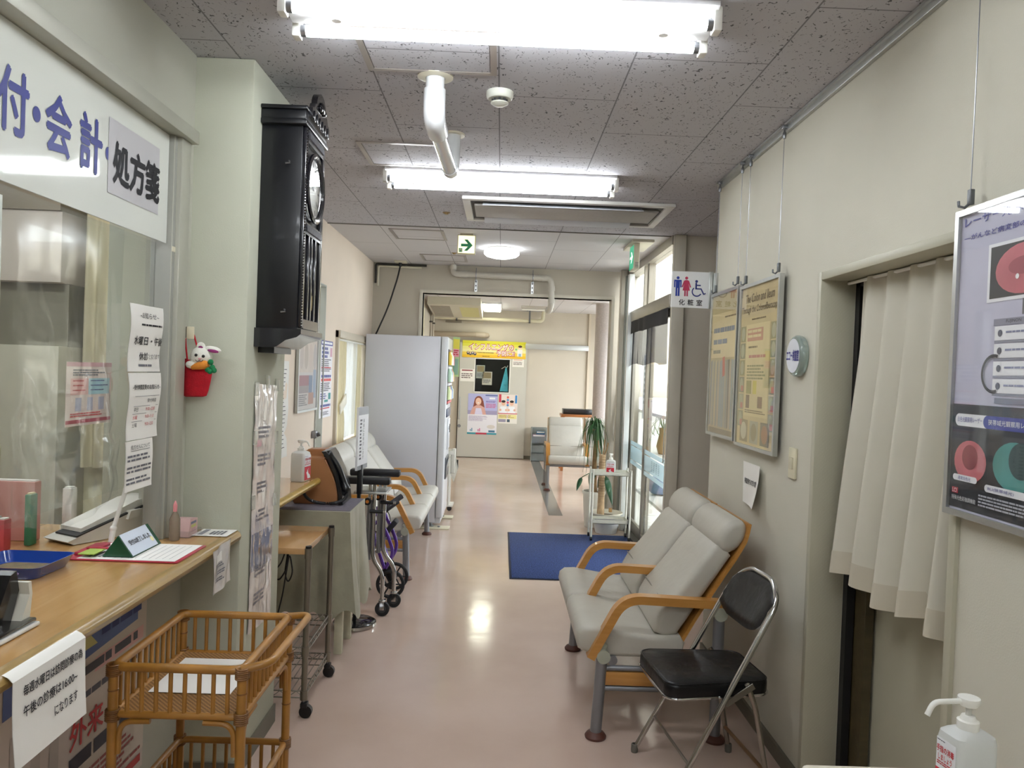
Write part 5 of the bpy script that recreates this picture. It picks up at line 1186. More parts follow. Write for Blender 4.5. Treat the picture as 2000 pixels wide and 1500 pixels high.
pump_bottle('clear sanitizer pump bottle on the white trolley', (1.03, 6.99, 0.6045), pi / 2 - 0.25, w=0.075, d=0.085, h=0.13, long=False)
sh = Sheet((0.90, 7.09, 0.1755), (1, 0, 0), 0.27, 0.16, mat('#b9b9b0', 0.7, noise=(20, 0.06)), down=(0, -1, 0), th=0.006)
sh.rows(0.01, 0.01, 0.26, 0.15, 14, GREYINK, 1, seed=6); sh.patch(0.19, 0.08, 0.25, 0.13, mat('#6d6f70', 0.7), 2)
sh.done('folded_newspaper', 'folded newspaper on the lower shelf of the white trolley', 'newspaper')
# potted plants
LEAFM = mat('#2f5a2a', 0.4, noise=(8, 0.25)); LEAFD = mat('#1f4a2a', 0.35, noise=(8, 0.2)); BARK = mat('#8a6d48', 0.85, noise=(20, 0.25), bump=(40, 0.6, 0.006)); SOIL = mat('#4a3a2a', 0.95, noise=(40, 0.3))
t = thing('potted_palm', 'potted ponytail palm with drooping narrow leaves behind the trolley', 'potted plant', (0.965, 7.62, 0))
b = MB(); b.lathe([(0, 0.001), (0.085, 0.001), (0.11, 0.33), (0.118, 0.33), (0.118, 0.355), (0.105, 0.355), (0.10, 0.335), (0, 0.333)], mat('#d5d2c6', 0.4), (0.965, 7.62, 0), 28); b.build('pot', t)
b = MB(); b.lathe([(0, 0.336), (0.1, 0.336)], SOIL, (0.965, 7.62, 0), 20); b.build('soil', t)
b = MB(); b.tube([(0.965, 7.62, 0.33), (0.962, 7.62, 0.45), (0.958, 7.615, 0.65), (0.962, 7.61, 0.85), (0.95, 7.61, 0.97)], [0.032, 0.026, 0.022, 0.023, 0.034], BARK, 12); b.build('trunk', t)
rd = random.Random(21)
b = MB()
def frond(b, p, ang, reach, rise, drop, wd, m, n=10):
    L_, R_ = [], []
    for i in range(n + 1):
        s = i / n
        r = reach * s; z = rise * sin(min(1, s * 1.6) * pi / 2) * (1 - s * 0.3) - drop * s ** 2.2
        c = Vector(p) + Vector((cos(ang) * r, sin(ang) * r * 0.6, z)); w_ = wd * (1 - s) ** 0.5 * (0.6 + 0.4 * sin(s * pi)) + 0.0006
        t_ = Vector((-sin(ang), cos(ang), 0)) * w_
        L_.append(b.bm.verts.new(c + t_)); R_.append(b.bm.verts.new(c - t_))
    b.bridge(L_, R_, m, closed=False)
for k in range(95):
    a = rd.random() * 2 * pi; frond(b, (0.95 + 0.01 * cos(a), 7.61, 0.95 + 0.03 * rd.random()), a, 0.05 + 0.14 * rd.random(), 0.08 + 0.14 * rd.random(), 0.18 + 0.38 * rd.random(), 0.006, LEAFM)
b.build('foliage', t, sharp=None, recalc=False)
t = thing('potted_plant', 'plant with a bare cut trunk and broad leaves in a low white pot', 'potted plant', (1.055, 7.335, 0))
b = MB(); b.lathe([(0, 0.001), (0.10, 0.001), (0.125, 0.10), (0.135, 0.105), (0.135, 0.118), (0.12, 0.118), (0.115, 0.10), (0, 0.10)], mat('#dde0e2', 0.35), (1.055, 7.335, 0), 30); b.build('pot', t)
b = MB(); b.lathe([(0.09, 0.10), (0.155, 0.185), (0.165, 0.19), (0.165, 0.20), (0.15, 0.198), (0.10, 0.16), (0, 0.16)], mat('#d9d3c0', 0.5), (1.045, 7.335, 0), 30); b.build('dish', t)
b = MB(); b.lathe([(0, 0.165), (0.10, 0.165)], SOIL, (1.045, 7.335, 0), 20); b.build('soil', t)
b = MB(); b.tube([(1.0, 7.34, 0.16), (1.0, 7.34, 0.40), (0.998, 7.34, 0.62), (0.998, 7.34, 0.745)], [0.036, 0.03, 0.03, 0.031], mat('#b59a78', 0.85, noise=(25, 0.2), bump=(50, 0.5, 0.006)), 14)
for k in range(22): b.tube([(1.0 + 0.0305 * cos(a), 7.34 + 0.0305 * sin(a), 0.2 + k * 0.025) for a in [i * pi / 7 for i in range(14)]], 0.0022, BARK, 4, closed=True)
b.build('trunk', t)
b = MB()
for a, l in ((2.6, 0.14), (1.2, 0.15), (0.4, 0.12)): b.tube([(0.998 + 0.02 * cos(a), 7.34 + 0.02 * sin(a), 0.74), (0.998 + 0.045 * cos(a), 7.34 + 0.03 * sin(a), 0.74 + l * 0.5), (0.998 + 0.055 * cos(a), 7.34 + 0.035 * sin(a), 0.74 + l)], 0.006, BARK, 6)
b.build('shoot', t)
b = MB()
def broad(p, q, w, m):
    p, q = Vector(p), Vector(q); d = q - p; side = d.cross(Vector((0.2, -1, 0.1))).normalized(); L_, C_, R_ = [], [], []
    for i in range(9):
        s = i / 8; c = p + d * s + Vector((0, 0, 0.25 * d.length * s * (1 - s))); ww = w * sin(pi * s ** 0.75) ** 0.8 if 0 < s < 1 else 0.001
        L_.append(b.bm.verts.new(c + side * ww + Vector((0, 0.006, 0)))); C_.append(b.bm.verts.new(c)); R_.append(b.bm.verts.new(c - side * ww + Vector((0, 0.006, 0))))
    b.bridge(L_, C_, m, closed=False); b.bridge(C_, R_, m, closed=False)
b.tube(fillet([(1.0, 7.33, 0.60), (0.88, 7.3, 0.575), (0.80, 7.28, 0.53)], 0.1, 6), 0.004, LEAFD, 6)
broad((0.80, 7.28, 0.53), (0.755, 7.27, 0.40), 0.022, LEAFD); broad((0.93, 7.36, 0.60), (0.885, 7.37, 0.44), 0.035, LEAFD); broad((1.02, 7.33, 0.58), (0.965, 7.36, 0.42), 0.03, LEAFD); broad((1.03, 7.30, 0.55), (1.10, 7.26, 0.27), 0.03, LEAFD); broad((1.04, 7.30, 0.52), (1.06, 7.24, 0.40), 0.028, LEAFD)
b.build('foliage', t, sharp=None, recalc=False)
b = MB(); b.box(1.075, 1.105, 7.31, 7.335, 0.20, 0.24, wood('#a8814f', '#b58f5c', 0.5), 0.004); b.build('wooden_tag', t)
b = MB(); b.tube(fillet([(1.22, 7.855, 1.55), (1.222, 7.852, 1.1), (1.18, 7.85, 0.82), (1.16, 7.85, 0.9), (1.2, 7.85, 1.35)], 0.1, 6), 0.005, mat('#a8a294', 0.5), 6); tag(b.build('wall_cable'), 'grey cord hanging on the wall right of the far opening', 'cord')

# ------------------------------------------------------------------ porch seen through the glass
t = thing('porch_shelf', 'white shelf unit standing outside the glass entrance', 'shelf', (1.62, 7.1, 0))
for z in (0.35, 0.78, 1.15): MB().box(1.40, 1.85, 6.4, 7.75, z, z + 0.03, WHITEP, 0.003).build('shelf_board', t)
for y in (6.4, 7.73): MB().box(1.40, 1.85, y, y + 0.025, 0.004, 1.3, WHITEP).build('side_panel', t)
t = thing('dried_branch_vase', 'tan vase of thin branches on the porch shelf', 'vase', (1.5, 6.95, 0.81))
b = MB(); b.lathe([(0, 0.811), (0.05, 0.811), (0.07, 0.88), (0.045, 1.0), (0.05, 1.05), (0.04, 1.05)], mat('#b08a5c', 0.4), (1.5, 6.95, 0), 20); b.build('vase', t)
b = MB()
for k in range(12):
    a = k * 0.52; b.tube([(1.5, 6.95, 1.0), (1.5 + 0.06 * cos(a), 6.95 + 0.06 * sin(a), 1.14), (1.5 + 0.13 * cos(a + .4), 6.95 + 0.16 * sin(a + .4), 1.12 + 0.1 * sin(k)), (1.5 + 0.1 * cos(a + .8), 6.95 + 0.2 * sin(a + .8), 0.98)], 0.003, mat('#7f8f6a', 0.6), 5)
b.build('branches', t)
for y, c, lb in ((6.62, '#c9807a', 'pink bag on the porch shelf behind the glass'), (7.35, '#7a8aa8', 'blue-grey bag on the porch shelf behind the glass')):
    b = MB(); b.ball((1.58, y, 0.47), (0.13, 0.12, 0.088), mat(c, 0.7), e=0.6); tag(b.build('bag'), lb, 'bag')
sh = Sheet((1.395, 7.52, 1.72), (0, -1, 0), 0.32, 0.62, mat('#d9d7e2', 0.6)); sh.rows(0.04, 0.06, 0.28, 0.5, 8, GREYINK, 1, seed=2); sh.done('hanging_notice', 'pale notice hanging above the porch shelf outside the glass', 'notice')
# ------------------------------------------------------------------ reception counter things
from mathutils import noise as mnoise
VIN = thin_glass((0.95, 0.96, 0.94), 0.05, 0.11, 'clear_vinyl', 2.0)
def vinyl():
    b = MB()
    def fn(a, c):
        y = 0.75 + 1.50 * a; z = 1.872 - 0.79 * c - 0.025 * sin(a * 17) * c ** 4
        k = c ** 1.2
        n1 = mnoise.noise(Vector((y * 5.5, z * 2.0, 3.1))); n2 = mnoise.noise(Vector((y * 16, z * 7, 9.0))); n3 = abs(mnoise.noise(Vector((y * 9 + z * 6, z * 9 - y * 4, 1.0))))
        return (-1.108 + 0.026 * n1 * k + 0.016 * n2 * k + 0.04 * n3 * max(0, c - 0.35), y, z)
    b.grid(fn, 110, 90, VIN); o = b.build('vinyl_curtain', sharp=None, recalc=False)
    tag(o, 'crumpled clear vinyl splash curtain hanging in the reception window', 'vinyl curtain')
vinyl()
def wave(k=0.004, f=30.0, p=0.0): return lambda a, c: (0, 0, k * sin(c * f + p) + k * 0.6 * sin(a * 40 + c * 15))
def notice(label, y0, z1, w, h, draw, x=-1.084, wp=None, base=PAPER):
    sh = Sheet((x, y0, z1), (0, 1, 0), w, h, base, warp=wp or wave(), nx=6, ny=12); draw(sh); return sh.done('window_notice', label, 'notice', 'notices hung in the reception window')
def nd1(s):
    s.text(0.115, 0.022, 0.018, '~お知らせ~', INK, 3, width=0.12, align='C'); s.rows(0.07, 0.056, 0.2, 0.066, 1, INK, 2, seed=1, ragged=0); s.text(0.03, 0.094, 0.026, '水曜日・午後', INK, 3, width=0.185, bold=0.01); s.text(0.075, 0.142, 0.024, '休診', INK, 3, width=0.05, bold=0.01); s.text(0.13, 0.146, 0.016, 'となります', GREYINK, 3, width=0.08); s.rows(0.07, 0.178, 0.15, 0.19, 1, GREYINK, 2, seed=2, ragged=0)
def nd2(s):
    s.text(0.105, 0.035, 0.015, '~受付時間変更のお知らせ~', INK, 3, width=0.18, align='C', bold=0.01)
    for t in (0.07, 0.10, 0.123, 0.146): s.line((0.035, t), (0.195, t), 0.0012, GREYINK, 2)
    s.text(0.12, 0.078, 0.012, '受付時間', INK, 3, width=0.05)
    for k, (a, c, m) in enumerate((('平日', '9:00~12:00', INK), ('水曜', '9:00~11:30', RED), ('土曜', '9:00~12:00', INK))): s.text(0.04, 0.105 + k * 0.023, 0.012, a, m, 3, width=0.03); s.text(0.115, 0.105 + k * 0.023, 0.010, c, RED, 3, width=0.055)
def nd3(s):
    s.text(0.03, 0.012, 0.014, '処方せんについて', INK, 3, width=0.12); s.line((0.03, 0.03), (0.15, 0.03), 0.0012, INK, 2)
    for k in range(3): s.rows(0.008, 0.042 + 0.034 * k, 0.165, 0.066 + 0.034 * k, 2, GREYINK, 2, seed=k, ragged=0.2, fill=0.5, gap=0.12)
notice('white window notice about the clinic being closed Wednesday afternoon, top of the column', 2.246, 1.662, 0.215, 0.2, nd1)
notice('white window notice with a small table of reception hours, middle of the column', 2.248, 1.458, 0.208, 0.2, nd2)
notice('white window notice about prescriptions, bottom of the column', 2.243, 1.256, 0.172, 0.148, nd3, wp=lambda a, c: (0, 0, 0.003 * sin(c * 30) + 0.02 * max(0, c - 0.09) * 4))
t = thing('calendar_sheet', 'pink and blue timetable sheet hanging inside the reception window', 'timetable', (-1.158, 2.17, 1.32))
sh = Sheet((-1.1565, 2.06, 1.485), (0, 1, 0), 0.235, 0.175, mat('#efd9d2', 0.6), th=0.001)
sh.patch(0, 0, 0.235, 0.012, mat('#d8a0a6', 0.6), 1); sh.patch(0.02, 0.045, 0.11, 0.09, mat('#efb9b4', 0.6), 1); sh.patch(0.11, 0.045, 0.225, 0.09, mat('#a8d2df', 0.6), 1); sh.rows(0.03, 0.02, 0.21, 0.04, 3, GREYINK, 2, seed=2)
for k in range(3): sh.patch(0.045 + k * 0.06, 0.098, 0.075 + k * 0.06, 0.135, mat('#b9b6cf', 0.6), 1); sh.rows(0.12, 0.05 + k * 0.013, 0.22, 0.055 + k * 0.013, 1, BLUE, 2, seed=k); sh.rows(0.03, 0.05 + k * 0.013, 0.1, 0.055 + k * 0.013, 1, RED, 2, seed=k + 5)
sh.patch(0, 0.158, 0.235, 0.168, mat('#b83a56', 0.6), 1); sh.rows(0.02, 0.14, 0.2, 0.153, 2, RED, 2, seed=9)
sh.done('printed_sheet', parent=t)
# things lying on the counter
Z0 = 0.9055
def tray(label, x0, x1, y0, y1, h):
    t = thing('coin_tray', label, 'tray', ((x0 + x1) / 2, (y0 + y1) / 2, Z0), 0, 'blue coin trays')
    BT = mat('#123f9a', 0.15, coat=0.8); b = MB(); prev = None; cx, cy, w, d = (x0 + x1) / 2, (y0 + y1) / 2, (x1 - x0) / 2, (y1 - y0) / 2
    def ringp(sc, z, r=0.025):
        return [b.bm.verts.new((cx + sx * (w * sc - r) + r * cos(a), cy + sy * (d * sc - r) + r * sin(a), z)) for sx, sy, a0 in ((1, 1, 0), (-1, 1, pi / 2), (-1, -1, pi), (1, -1, 3 * pi / 2)) for a in [a0 + i * pi / 10 for i in range(6)]]
    for sc, z in ((0.80, Z0 + 0.0005), (0.84, Z0 + 0.001), (0.98, Z0 + h * 0.95), (1.0, Z0 + h), (0.97, Z0 + h), (0.83, Z0 + 0.005), (0.80, Z0 + 0.004)):
        R = ringp(sc, z)
        if prev: b.bridge(prev, R, BT)
        else: b.face(R[::-1], BT)
        prev = R
    b.face(prev, BT); b.build('tray_body', t)
    b = MB(); prev = ringp(0.74, Z0 + 0.0055); b.face(prev, mat('#6f5f3c', 0.6, noise=(40, 0.3))); b.build('cork_liner', t)
tray('blue coin tray with a brown liner on the counter beside the red clipboard', -1.405, -1.195, 2.02, 2.215, 0.034)
tray('blue coin tray nearest the card terminal', -1.42, -1.21, 1.80, 1.985, 0.034)
t = thing('card_terminal', 'black and white card payment terminal at the left edge of the counter', 'card terminal', (-1.08, 1.58, Z0))
b = MB(); b.box(-1.30, -0.995, 1.43, 1.70, Z0 + 0.0005, Z0 + 0.010, mat('#d9d8d2', 0.35), 0.004); b.build('white_base', t)
b = MB(); b.box(-1.30, -1.0, 1.435, 1.695, Z0 + 0.010, Z0 + 0.020, mat('#0e0e10', 0.2, coat=0.6), 0.004); b.box(-1.19, -1.06, 1.50, 1.52, Z0 + 0.0198, Z0 + 0.0212, mat('#5a6068', 0.3)); b.build('reader_pad', t)
b = MB(); b.prism([(1.60, Z0 + 0.02), (1.66, Z0 + 0.02), (1.685, Z0 + 0.08), (1.675, Z0 + 0.125), (1.655, Z0 + 0.12), (1.62, Z0 + 0.06)], lambda u, v, k: (-1.27 + 0.235 * k, u, v), mat('#0c0c0e', 0.2, coat=0.5)); b.build('screen_housing', t)
b = MB(); b.prism([(1.662, Z0 + 0.02), (1.693, Z0 + 0.02), (1.70, Z0 + 0.07), (1.695, Z0 + 0.098), (1.684, Z0 + 0.098), (1.69, Z0 + 0.07)], lambda u, v, k: (-1.27 + 0.255 * k, u, v), mat('#d6d3c6', 0.4)); b.build('back_shell', t)
t = thing('clipboard', 'red clipboard with a printed white sheet lying on the counter', 'clipboard', (-1.085, 2.36, Z0))
MB().box(-1.255, -0.925, 2.248, 2.468, Z0 + 0.0005, Z0 + 0.005, mat('#b83248', 0.35, coat=0.3), 0.0015).build('board', t)
sh = Sheet((-1.22, 2.252, Z0 + 0.006), (0, 1, 0), 0.212, 0.285, PAPER, down=(1, 0, 0), th=0.0006)
for k in range(9): sh.line((0.02, 0.10 + k * 0.02), (0.19, 0.10 + k * 0.02), 0.0012, GREYINK, 1)
sh.rows(0.02, 0.02, 0.19, 0.08, 4, GREYINK, 1, seed=3); sh.done('form_sheet', parent=t)
b = MB(); b.box(-1.25, -1.205, 2.29, 2.42, Z0 + 0.005, Z0 + 0.014, mat('#b83248', 0.3), 0.003); b.box(-1.235, -1.165, 2.33, 2.345, Z0 + 0.014, Z0 + 0.02, mat('#b83248', 0.3), 0.003); b.build('clip', t)
b = MB(); b.box(-1.222, -1.175, 2.262, 2.33, Z0 + 0.0145, Z0 + 0.017, mat('#a9c45a', 0.5)); cl = b.build('tape_label', t)
t = thing('tent_sign', 'dark green tent sign with a white label standing on the clipboard', 'sign', (-1.11, 2.37, Z0 + 0.0068))
GR = mat('#0f4a2f', 0.4, coat=0.2); zz = Z0 + 0.0075
b = MB(); b.prism([(-1.158, zz), (-1.068, zz), (-1.113, zz + 0.062)], lambda u, v, k: (u, 2.275 + 0.19 * k, v), GR); b.build('stand', t)
dn = Vector((0.045, 0, -0.062)).normalized(); sh = Sheet(Vector((-1.113, 2.28, zz + 0.0625)) + Vector((0.062, 0, 0.045)).normalized() * 0.001, (0, 1, 0), 0.165, 0.074, mat('#d3dcea', 0.4), down=dn, th=0.0008)
sh.text(0.085, 0.026, 0.017, '受付は終了しました', INK, 2, width=0.13, align='C', bold=0.015); sh.disc((0.15, 0.05), 0.009, mat('#e8e0b0', 0.5), 1); sh.done('label_face', parent=t)
# sloped label printer
t = thing('label_printer', 'cream sloping desktop device behind the clipboard', 'printer', (-1.28, 2.55, Z0))
GY = mat('#cfcdc2', 0.45, noise=(6, 0.03)); ax = Vector((0.16, 0.30, 0)).normalized(); sd = Vector((-ax.y, ax.x, 0)); P0 = Vector((-1.335, 2.41, Z0 + 0.001))
def sl(u, v, k, w0=0.0, w1=0.125): return P0 + ax * u + Vector((0, 0, v)) + sd * (w0 + (w1 - w0) * k)
b = MB(); b.prism([(0.0, 0.012), (0.02, 0.0), (0.31, 0.0), (0.31, 0.088), (0.22, 0.078)], lambda u, v, k: sl(u, v, k), GY); b.build('body', t)
b = MB(); b.prism([(0.05, 0.034), (0.31, 0.103), (0.31, 0.120), (0.25, 0.112), (0.05, 0.046)], lambda u, v, k: sl(u, v, k, 0.01, 0.115), mat('#dedcd2', 0.4)); b.build('cover', t)
b = MB(); b.prism([(0.03, 0.022), (0.29, 0.094), (0.29, 0.099), (0.03, 0.027)], lambda u, v, k: sl(u, v, k, -0.001, 0.11), mat('#2c2c2c', 0.5)); b.build('paper_gap', t)
b = MB(); b.prism([(0.20, 0.055), (0.24, 0.06), (0.25, 0.085), (0.21, 0.082)], lambda u, v, k: sl(u, v, k, -0.012, 0.03), mat('#d6d4c9', 0.4)); b.build('latch', t)
b = MB(); b.ball((-1.232, 2.487, Z0 + 0.045), 0.011, WHITEP); b.tube([(-1.232, 2.487, Z0 + 0.045), (-1.205, 2.50, Z0 + 0.16), (-1.20, 2.505, Z0 + 0.20)], 0.007, WHITEP, 10); b.tube([(-1.232, 2.487, Z0 + 0.045), (-1.235, 2.48, Z0 + 0.0015)], 0.009, WHITEP, 10)
tag(b.build('pen_holder'), 'white stick-shaped pen standing in front of the cream device', 'pen')
# card box, bottle, acrylic stand, loose sheet
t = thing('card_box', 'clear box holding a pink card at the far end of the counter', 'card box', (-1.05, 2.64, Z0))
b = MB(); PKC = mat('#d8b6b2', 0.5)
b.prism([(2.585, Z0 + 0.001), (2.66, Z0 + 0.001), (2.66, Z0 + 0.055), (2.60, Z0 + 0.062)], lambda u, v, k: (-1.085 + 0.055 * k, u, v), PKC); b.build('pink_card', t)
sh = Sheet((-1.029, 2.595, Z0 + 0.052), (0, 1, 0), 0.06, 0.044, PKC, th=0.0005); sh.patch(0.005, 0.002, 0.05, 0.010, mat('#7a7f96', 0.5), 1); sh.patch(0.008, 0.013, 0.048, 0.022, mat('#cfd07a', 0.5), 1); sh.patch(0.01, 0.025, 0.045, 0.038, mat('#c9a2a2', 0.5), 1); sh.done('card_print', parent=t)
b = MB(); b.box(-1.095, -1.02, 2.575, 2.672, Z0 + 0.0005, Z0 + 0.02, thin_glass((0.93, 0.93, 0.93), 0.1)); b.build('clear_tray', t)
b = MB(); b.prism([(2.50, Z0 + 0.001), (2.722, Z0 + 0.001), (2.66, 1.19), (2.555, 1.19)], lambda u, v, k: (-1.108 + 0.002 * k, u, v), thin_glass((0.96, 0.97, 0.96), 0.06)); tag(b.build('acrylic_panel'), 'clear acrylic panel standing against the end of the counter window', 'acrylic panel')
t = thing('spray_bottle', 'slim clear spray bottle with a pink cap beside the card box', 'bottle', (-1.06, 2.545, Z0))
b = MB(); b.lathe([(0, Z0 + 0.001), (0.016, Z0 + 0.001), (0.018, Z0 + 0.01), (0.017, Z0 + 0.07), (0.008, Z0 + 0.09), (0.006, Z0 + 0.095), (0, Z0 + 0.095)], mat('#b3a693', 0.15, trans=0.6), (-1.06, 2.545, 0), 18); b.build('bottle_body', t)
b = MB(); b.lathe([(0.006, Z0 + 0.095), (0.007, Z0 + 0.115), (0.002, Z0 + 0.13), (0, Z0 + 0.13)], mat('#d98a8e', 0.4), (-1.06, 2.545, 0), 14); b.build('cap', t)
sh = Sheet((-1.03, 2.612, Z0 + 0.003), (0, 1, 0), 0.108, 0.118, PAPER, down=(1, 0, 0), th=0.001); sh.patch(0.012, 0.012, 0.10, 0.03, mat('#8f8f98', 0.6), 1); sh.patch(0.03, 0.045, 0.08, 0.095, mat('#d6d6d2', 0.6), 1); sh.rows(0.02, 0.05, 0.09, 0.10, 4, GREYINK, 2, seed=2); sh.done('loose_sheet', 'white printed sheet lying at the far end of the counter', 'paper')
CRUMP = mat('#cfcac4', 0.18, bump=(9, 0.6, 0.02), coat=0.6)
sh = Sheet((-0.893, 2.432, 0.91), (0, 1, 0), 0.16, 0.145, CRUMP, warp=lambda a, c: (0.004 * c / 0.14, 0.012 * (1 - a / 0.16), 0.004 * sin(a * 60 + c * 20) + 0.004), nx=10, ny=8); sh.patch(0.02, 0.02, 0.08, 0.05, PAPER, 1)
for k in range(3): sh.rows(0.025, 0.055 + k * 0.022, 0.10, 0.07 + k * 0.022, 2, GREYINK, 2, seed=k)
sh.done('taped_sheet', 'crumpled laminated sheet taped to the far end of the counter edge', 'notice')
# notice bent over the counter edge
def bend(a, c):
    if c < 0.045:
        th = (0.045 - c) / 0.045
        return (0, 0.045 * th ** 1.5 * 0.75, -0.035 * th)
    return (-0.006 * (c - 0.045), 0, 0.02 * (c - 0.045) ** 2 * 40 * 0.3 + 0.03 * max(0, c - 0.14) * (1 - a / 0.25) * 1.2 + 0.002)
sh = Sheet((-0.890, 1.435, 0.935), (0, 1, 0), 0.25, 0.215, PAPER, warp=bend, nx=8, ny=18)
sh.text(0.030, 0.065, 0.021, '毎週水曜日は訪問診療の為', INK, 3, width=0.205, bold=0.012); sh.text(0.030, 0.105, 0.022, '午後の診療は16:00~', INK, 3, width=0.185, bold=0.012); sh.text(0.13, 0.147, 0.021, 'になります', INK, 3, width=0.085, bold=0.008)
sh.done('counter_notice', 'white notice about afternoon visiting hours taped over the counter edge', 'notice')
# poster on the counter front
t = thing('counter_poster', 'large colourful printed poster below the counter edge behind the rattan cart', 'poster', (-1.108, 2.05, 0.2))
sh = Sheet((-1.106, 1.60, 0.86), (0, 1, 0), 0.86, 0.66, mat('#c9bcb2', 0.5, noise=(4, 0.05)), th=0.002)
sh.patch(0.50, 0.07, 0.86, 0.60, mat('#d3c6b8', 0.5), 1)
sh.poly([(0.15, 0.02), (0.62, 0.10), (0.80, 0.10), (0.80, 0.17), (0.15, 0.20)], mat('#56699f', 0.5), 2); sh.poly([(0.36, 0.16), (0.46, 0.07), (0.56, 0.16)], mat('#c9c07a', 0.5), 3); sh.text(0.60, 0.105, 0.04, '市民公開講座', mat('#1f2f6e', 0.5), 4, width=0.22, bold=0.02) if False else sh.rows(0.58, 0.105, 0.82, 0.15, 1, mat('#1f2f6e', 0.5), 4, seed=7, ragged=0, fill=0.9)
sh.patch(0.55, 0.20, 0.84, 0.24, mat('#e2b5ae', 0.5), 2); sh.rows(0.48, 0.205, 0.80, 0.245, 1, mat('#4a4850', 0.5), 3, seed=2, ragged=0, fill=0.62, gap=0.1); sh.rows(0.42, 0.275, 0.82, 0.305, 1, mat('#5a5860', 0.5), 3, seed=12, ragged=0.1, fill=0.6, gap=0.1)
sh.text(0.43, 0.335, 0.075, '外来', mat('#c23a3a', 0.5), 4, width=0.17, bold=0.02); sh.rows(0.43, 0.43, 0.84, 0.475, 1, mat('#3c3a44', 0.5), 3, seed=5, ragged=0.1, fill=0.9)
sh.rows(0.43, 0.50, 0.84, 0.60, 6, mat('#a0524c', 0.5), 3, seed=6); sh.patch(0.60, 0.61, 0.84, 0.635, mat('#b8443f', 0.5), 3)
for k in range(5): sh.patch(0.02 + k * 0.08, 0.25, 0.06 + k * 0.08, 0.60, mat('#b3a9a0', 0.5), 2)
sh.patch(0.0, 0.10, 0.13, 0.2, mat('#7f5b52', 0.5), 2); sh.patch(0.0, 0.4, 0.14, 0.44, mat('#c23a3a', 0.5), 2)
sh.done('printed_sheet', parent=t)
# files inside the window
for k, (x0, x1, y, h, c, lb) in enumerate(((-1.76, -1.47, 2.46, 0.19, '#cf8f86', 'large pink card file standing behind the counter glass'), (-1.465, -1.445, 2.40, 0.16, '#3f7f5c', 'thin green file right of the pink card file'), (-1.462, -1.43, 2.60, 0.15, '#e6e2dc', 'white file right of the green file'),
                               (-1.70, -1.51, 2.33, 0.10, '#b9bab4', 'grey card file standing in front of the pink one'), (-1.50, -1.475, 2.32, 0.095, '#c24a50', 'short red file beside the grey card file'))):
    b = MB(); b.box(x0, x1, y, y + 0.035, Z0 + 0.0005, Z0 + h, mat(c, 0.5), 0.003); o = b.build('card_file', sharp=30); tag(o, lb, 'file', 'card files behind the counter')
    g = MB(); g.box(x0 + 0.004, x1 - 0.004, y + 0.006, y + 0.029, Z0 + h, Z0 + h + 0.004, mat('#e8d9a8' if k % 2 else '#e9e6df', 0.7)); g.build('page_edges', o)
# rabbit pouch on the window frame
t = thing('knitted_rabbit', 'white knitted rabbit in a red pouch hung on the window frame', 'knitted toy', (-1.05, 2.685, 1.37))
RK = mat('#c01226', 0.85, bump=(260, 0.8, 0.003), noise=(60, 0.1)); WK = mat('#e6e4da', 0.9, bump=(260, 0.8, 0.003))
b = MB(); prev = None
for k, (z, w, d) in enumerate(((1.375, 0.030, 0.006), (1.38, 0.042, 0.016), (1.40, 0.046, 0.022), (1.44, 0.049, 0.024), (1.475, 0.050, 0.021), (1.492, 0.049, 0.016), (1.488, 0.044, 0.012))):
    R = [b.bm.verts.new((-1.058 + (z - 1.44) * 0.10 + w * cos(a), 2.685 + d * sin(a), z + 0.02 * (-cos(a)) * (z - 1.38) / 0.1 * 0.7)) for a in [i * 2 * pi / 20 for i in range(20)]]
    if prev: b.bridge(prev, R, RK)
    else: b.face(R[::-1], RK)
    prev = R
b.face(prev, RK); b.build('pouch', t)
b = MB(); b.tube(fillet([(-1.092, 2.685, 1.50), (-1.098, 2.68, 1.56), (-1.096, 2.672, 1.604)], 0.02, 4), 0.003, RK, 6); b.tube(fillet([(-1.06, 2.685, 1.55), (-1.072, 2.68, 1.597), (-1.094, 2.672, 1.604)], 0.02, 4), 0.003, RK, 6); b.build('hanging_cord', t)
b = MB(); b.ball((-1.040, 2.672, 1.515), (0.037, 0.030, 0.036), WK, 18, 12)
for c, r_, M in (((-1.040, 2.668, 1.548), (0.016, 0.010, 0.018), None), ((-0.999, 2.668, 1.541), (0.030, 0.009, 0.012), Matrix.Rotation(0.15, 3, 'Y'))): b.ball(c, r_, WK, 12, 8, M)
b.ball((-1.066, 2.655, 1.487), (0.02, 0.012, 0.014), WK, 12, 8); hd = b.build('rabbit_body', t)
b = MB(); PU = mat('#8a2f6a', 0.8); b.ball((-1.038, 2.659, 1.545), (0.009, 0.003, 0.008), PU, 10, 6); b.ball((-0.995, 2.660, 1.536), (0.02, 0.003, 0.006), PU, 10, 6, Matrix.Rotation(0.15, 3, 'Y')); b.build('inner_ear', hd)
b = MB(); b.ball((-1.046, 2.643, 1.520), 0.0055, BLACK, 10, 6); b.ball((-1.022, 2.645, 1.517), 0.0055, BLACK, 10, 6); b.ball((-1.033, 2.641, 1.508), (0.005, 0.003, 0.004), mat('#d9a0a0', 0.7), 8, 5); b.tube([(-1.048, 2.643, 1.504), (-1.041, 2.641, 1.498), (-1.034, 2.641, 1.502), (-1.027, 2.641, 1.498), (-1.022, 2.644, 1.504)], 0.0012, mat('#4a2a1a', 0.7), 5); b.build('face', hd)
b = MB(); b.tube([(-1.062, 2.652, 1.477), (-1.04, 2.648, 1.483), (-1.015, 2.65, 1.488), (-1.006, 2.65, 1.49)], [0.008, 0.013, 0.016, 0.010], mat('#d8862a', 0.8, bump=(200, 0.6, 0.003)), 12); cr = b.build('carrot', t)
b = MB()
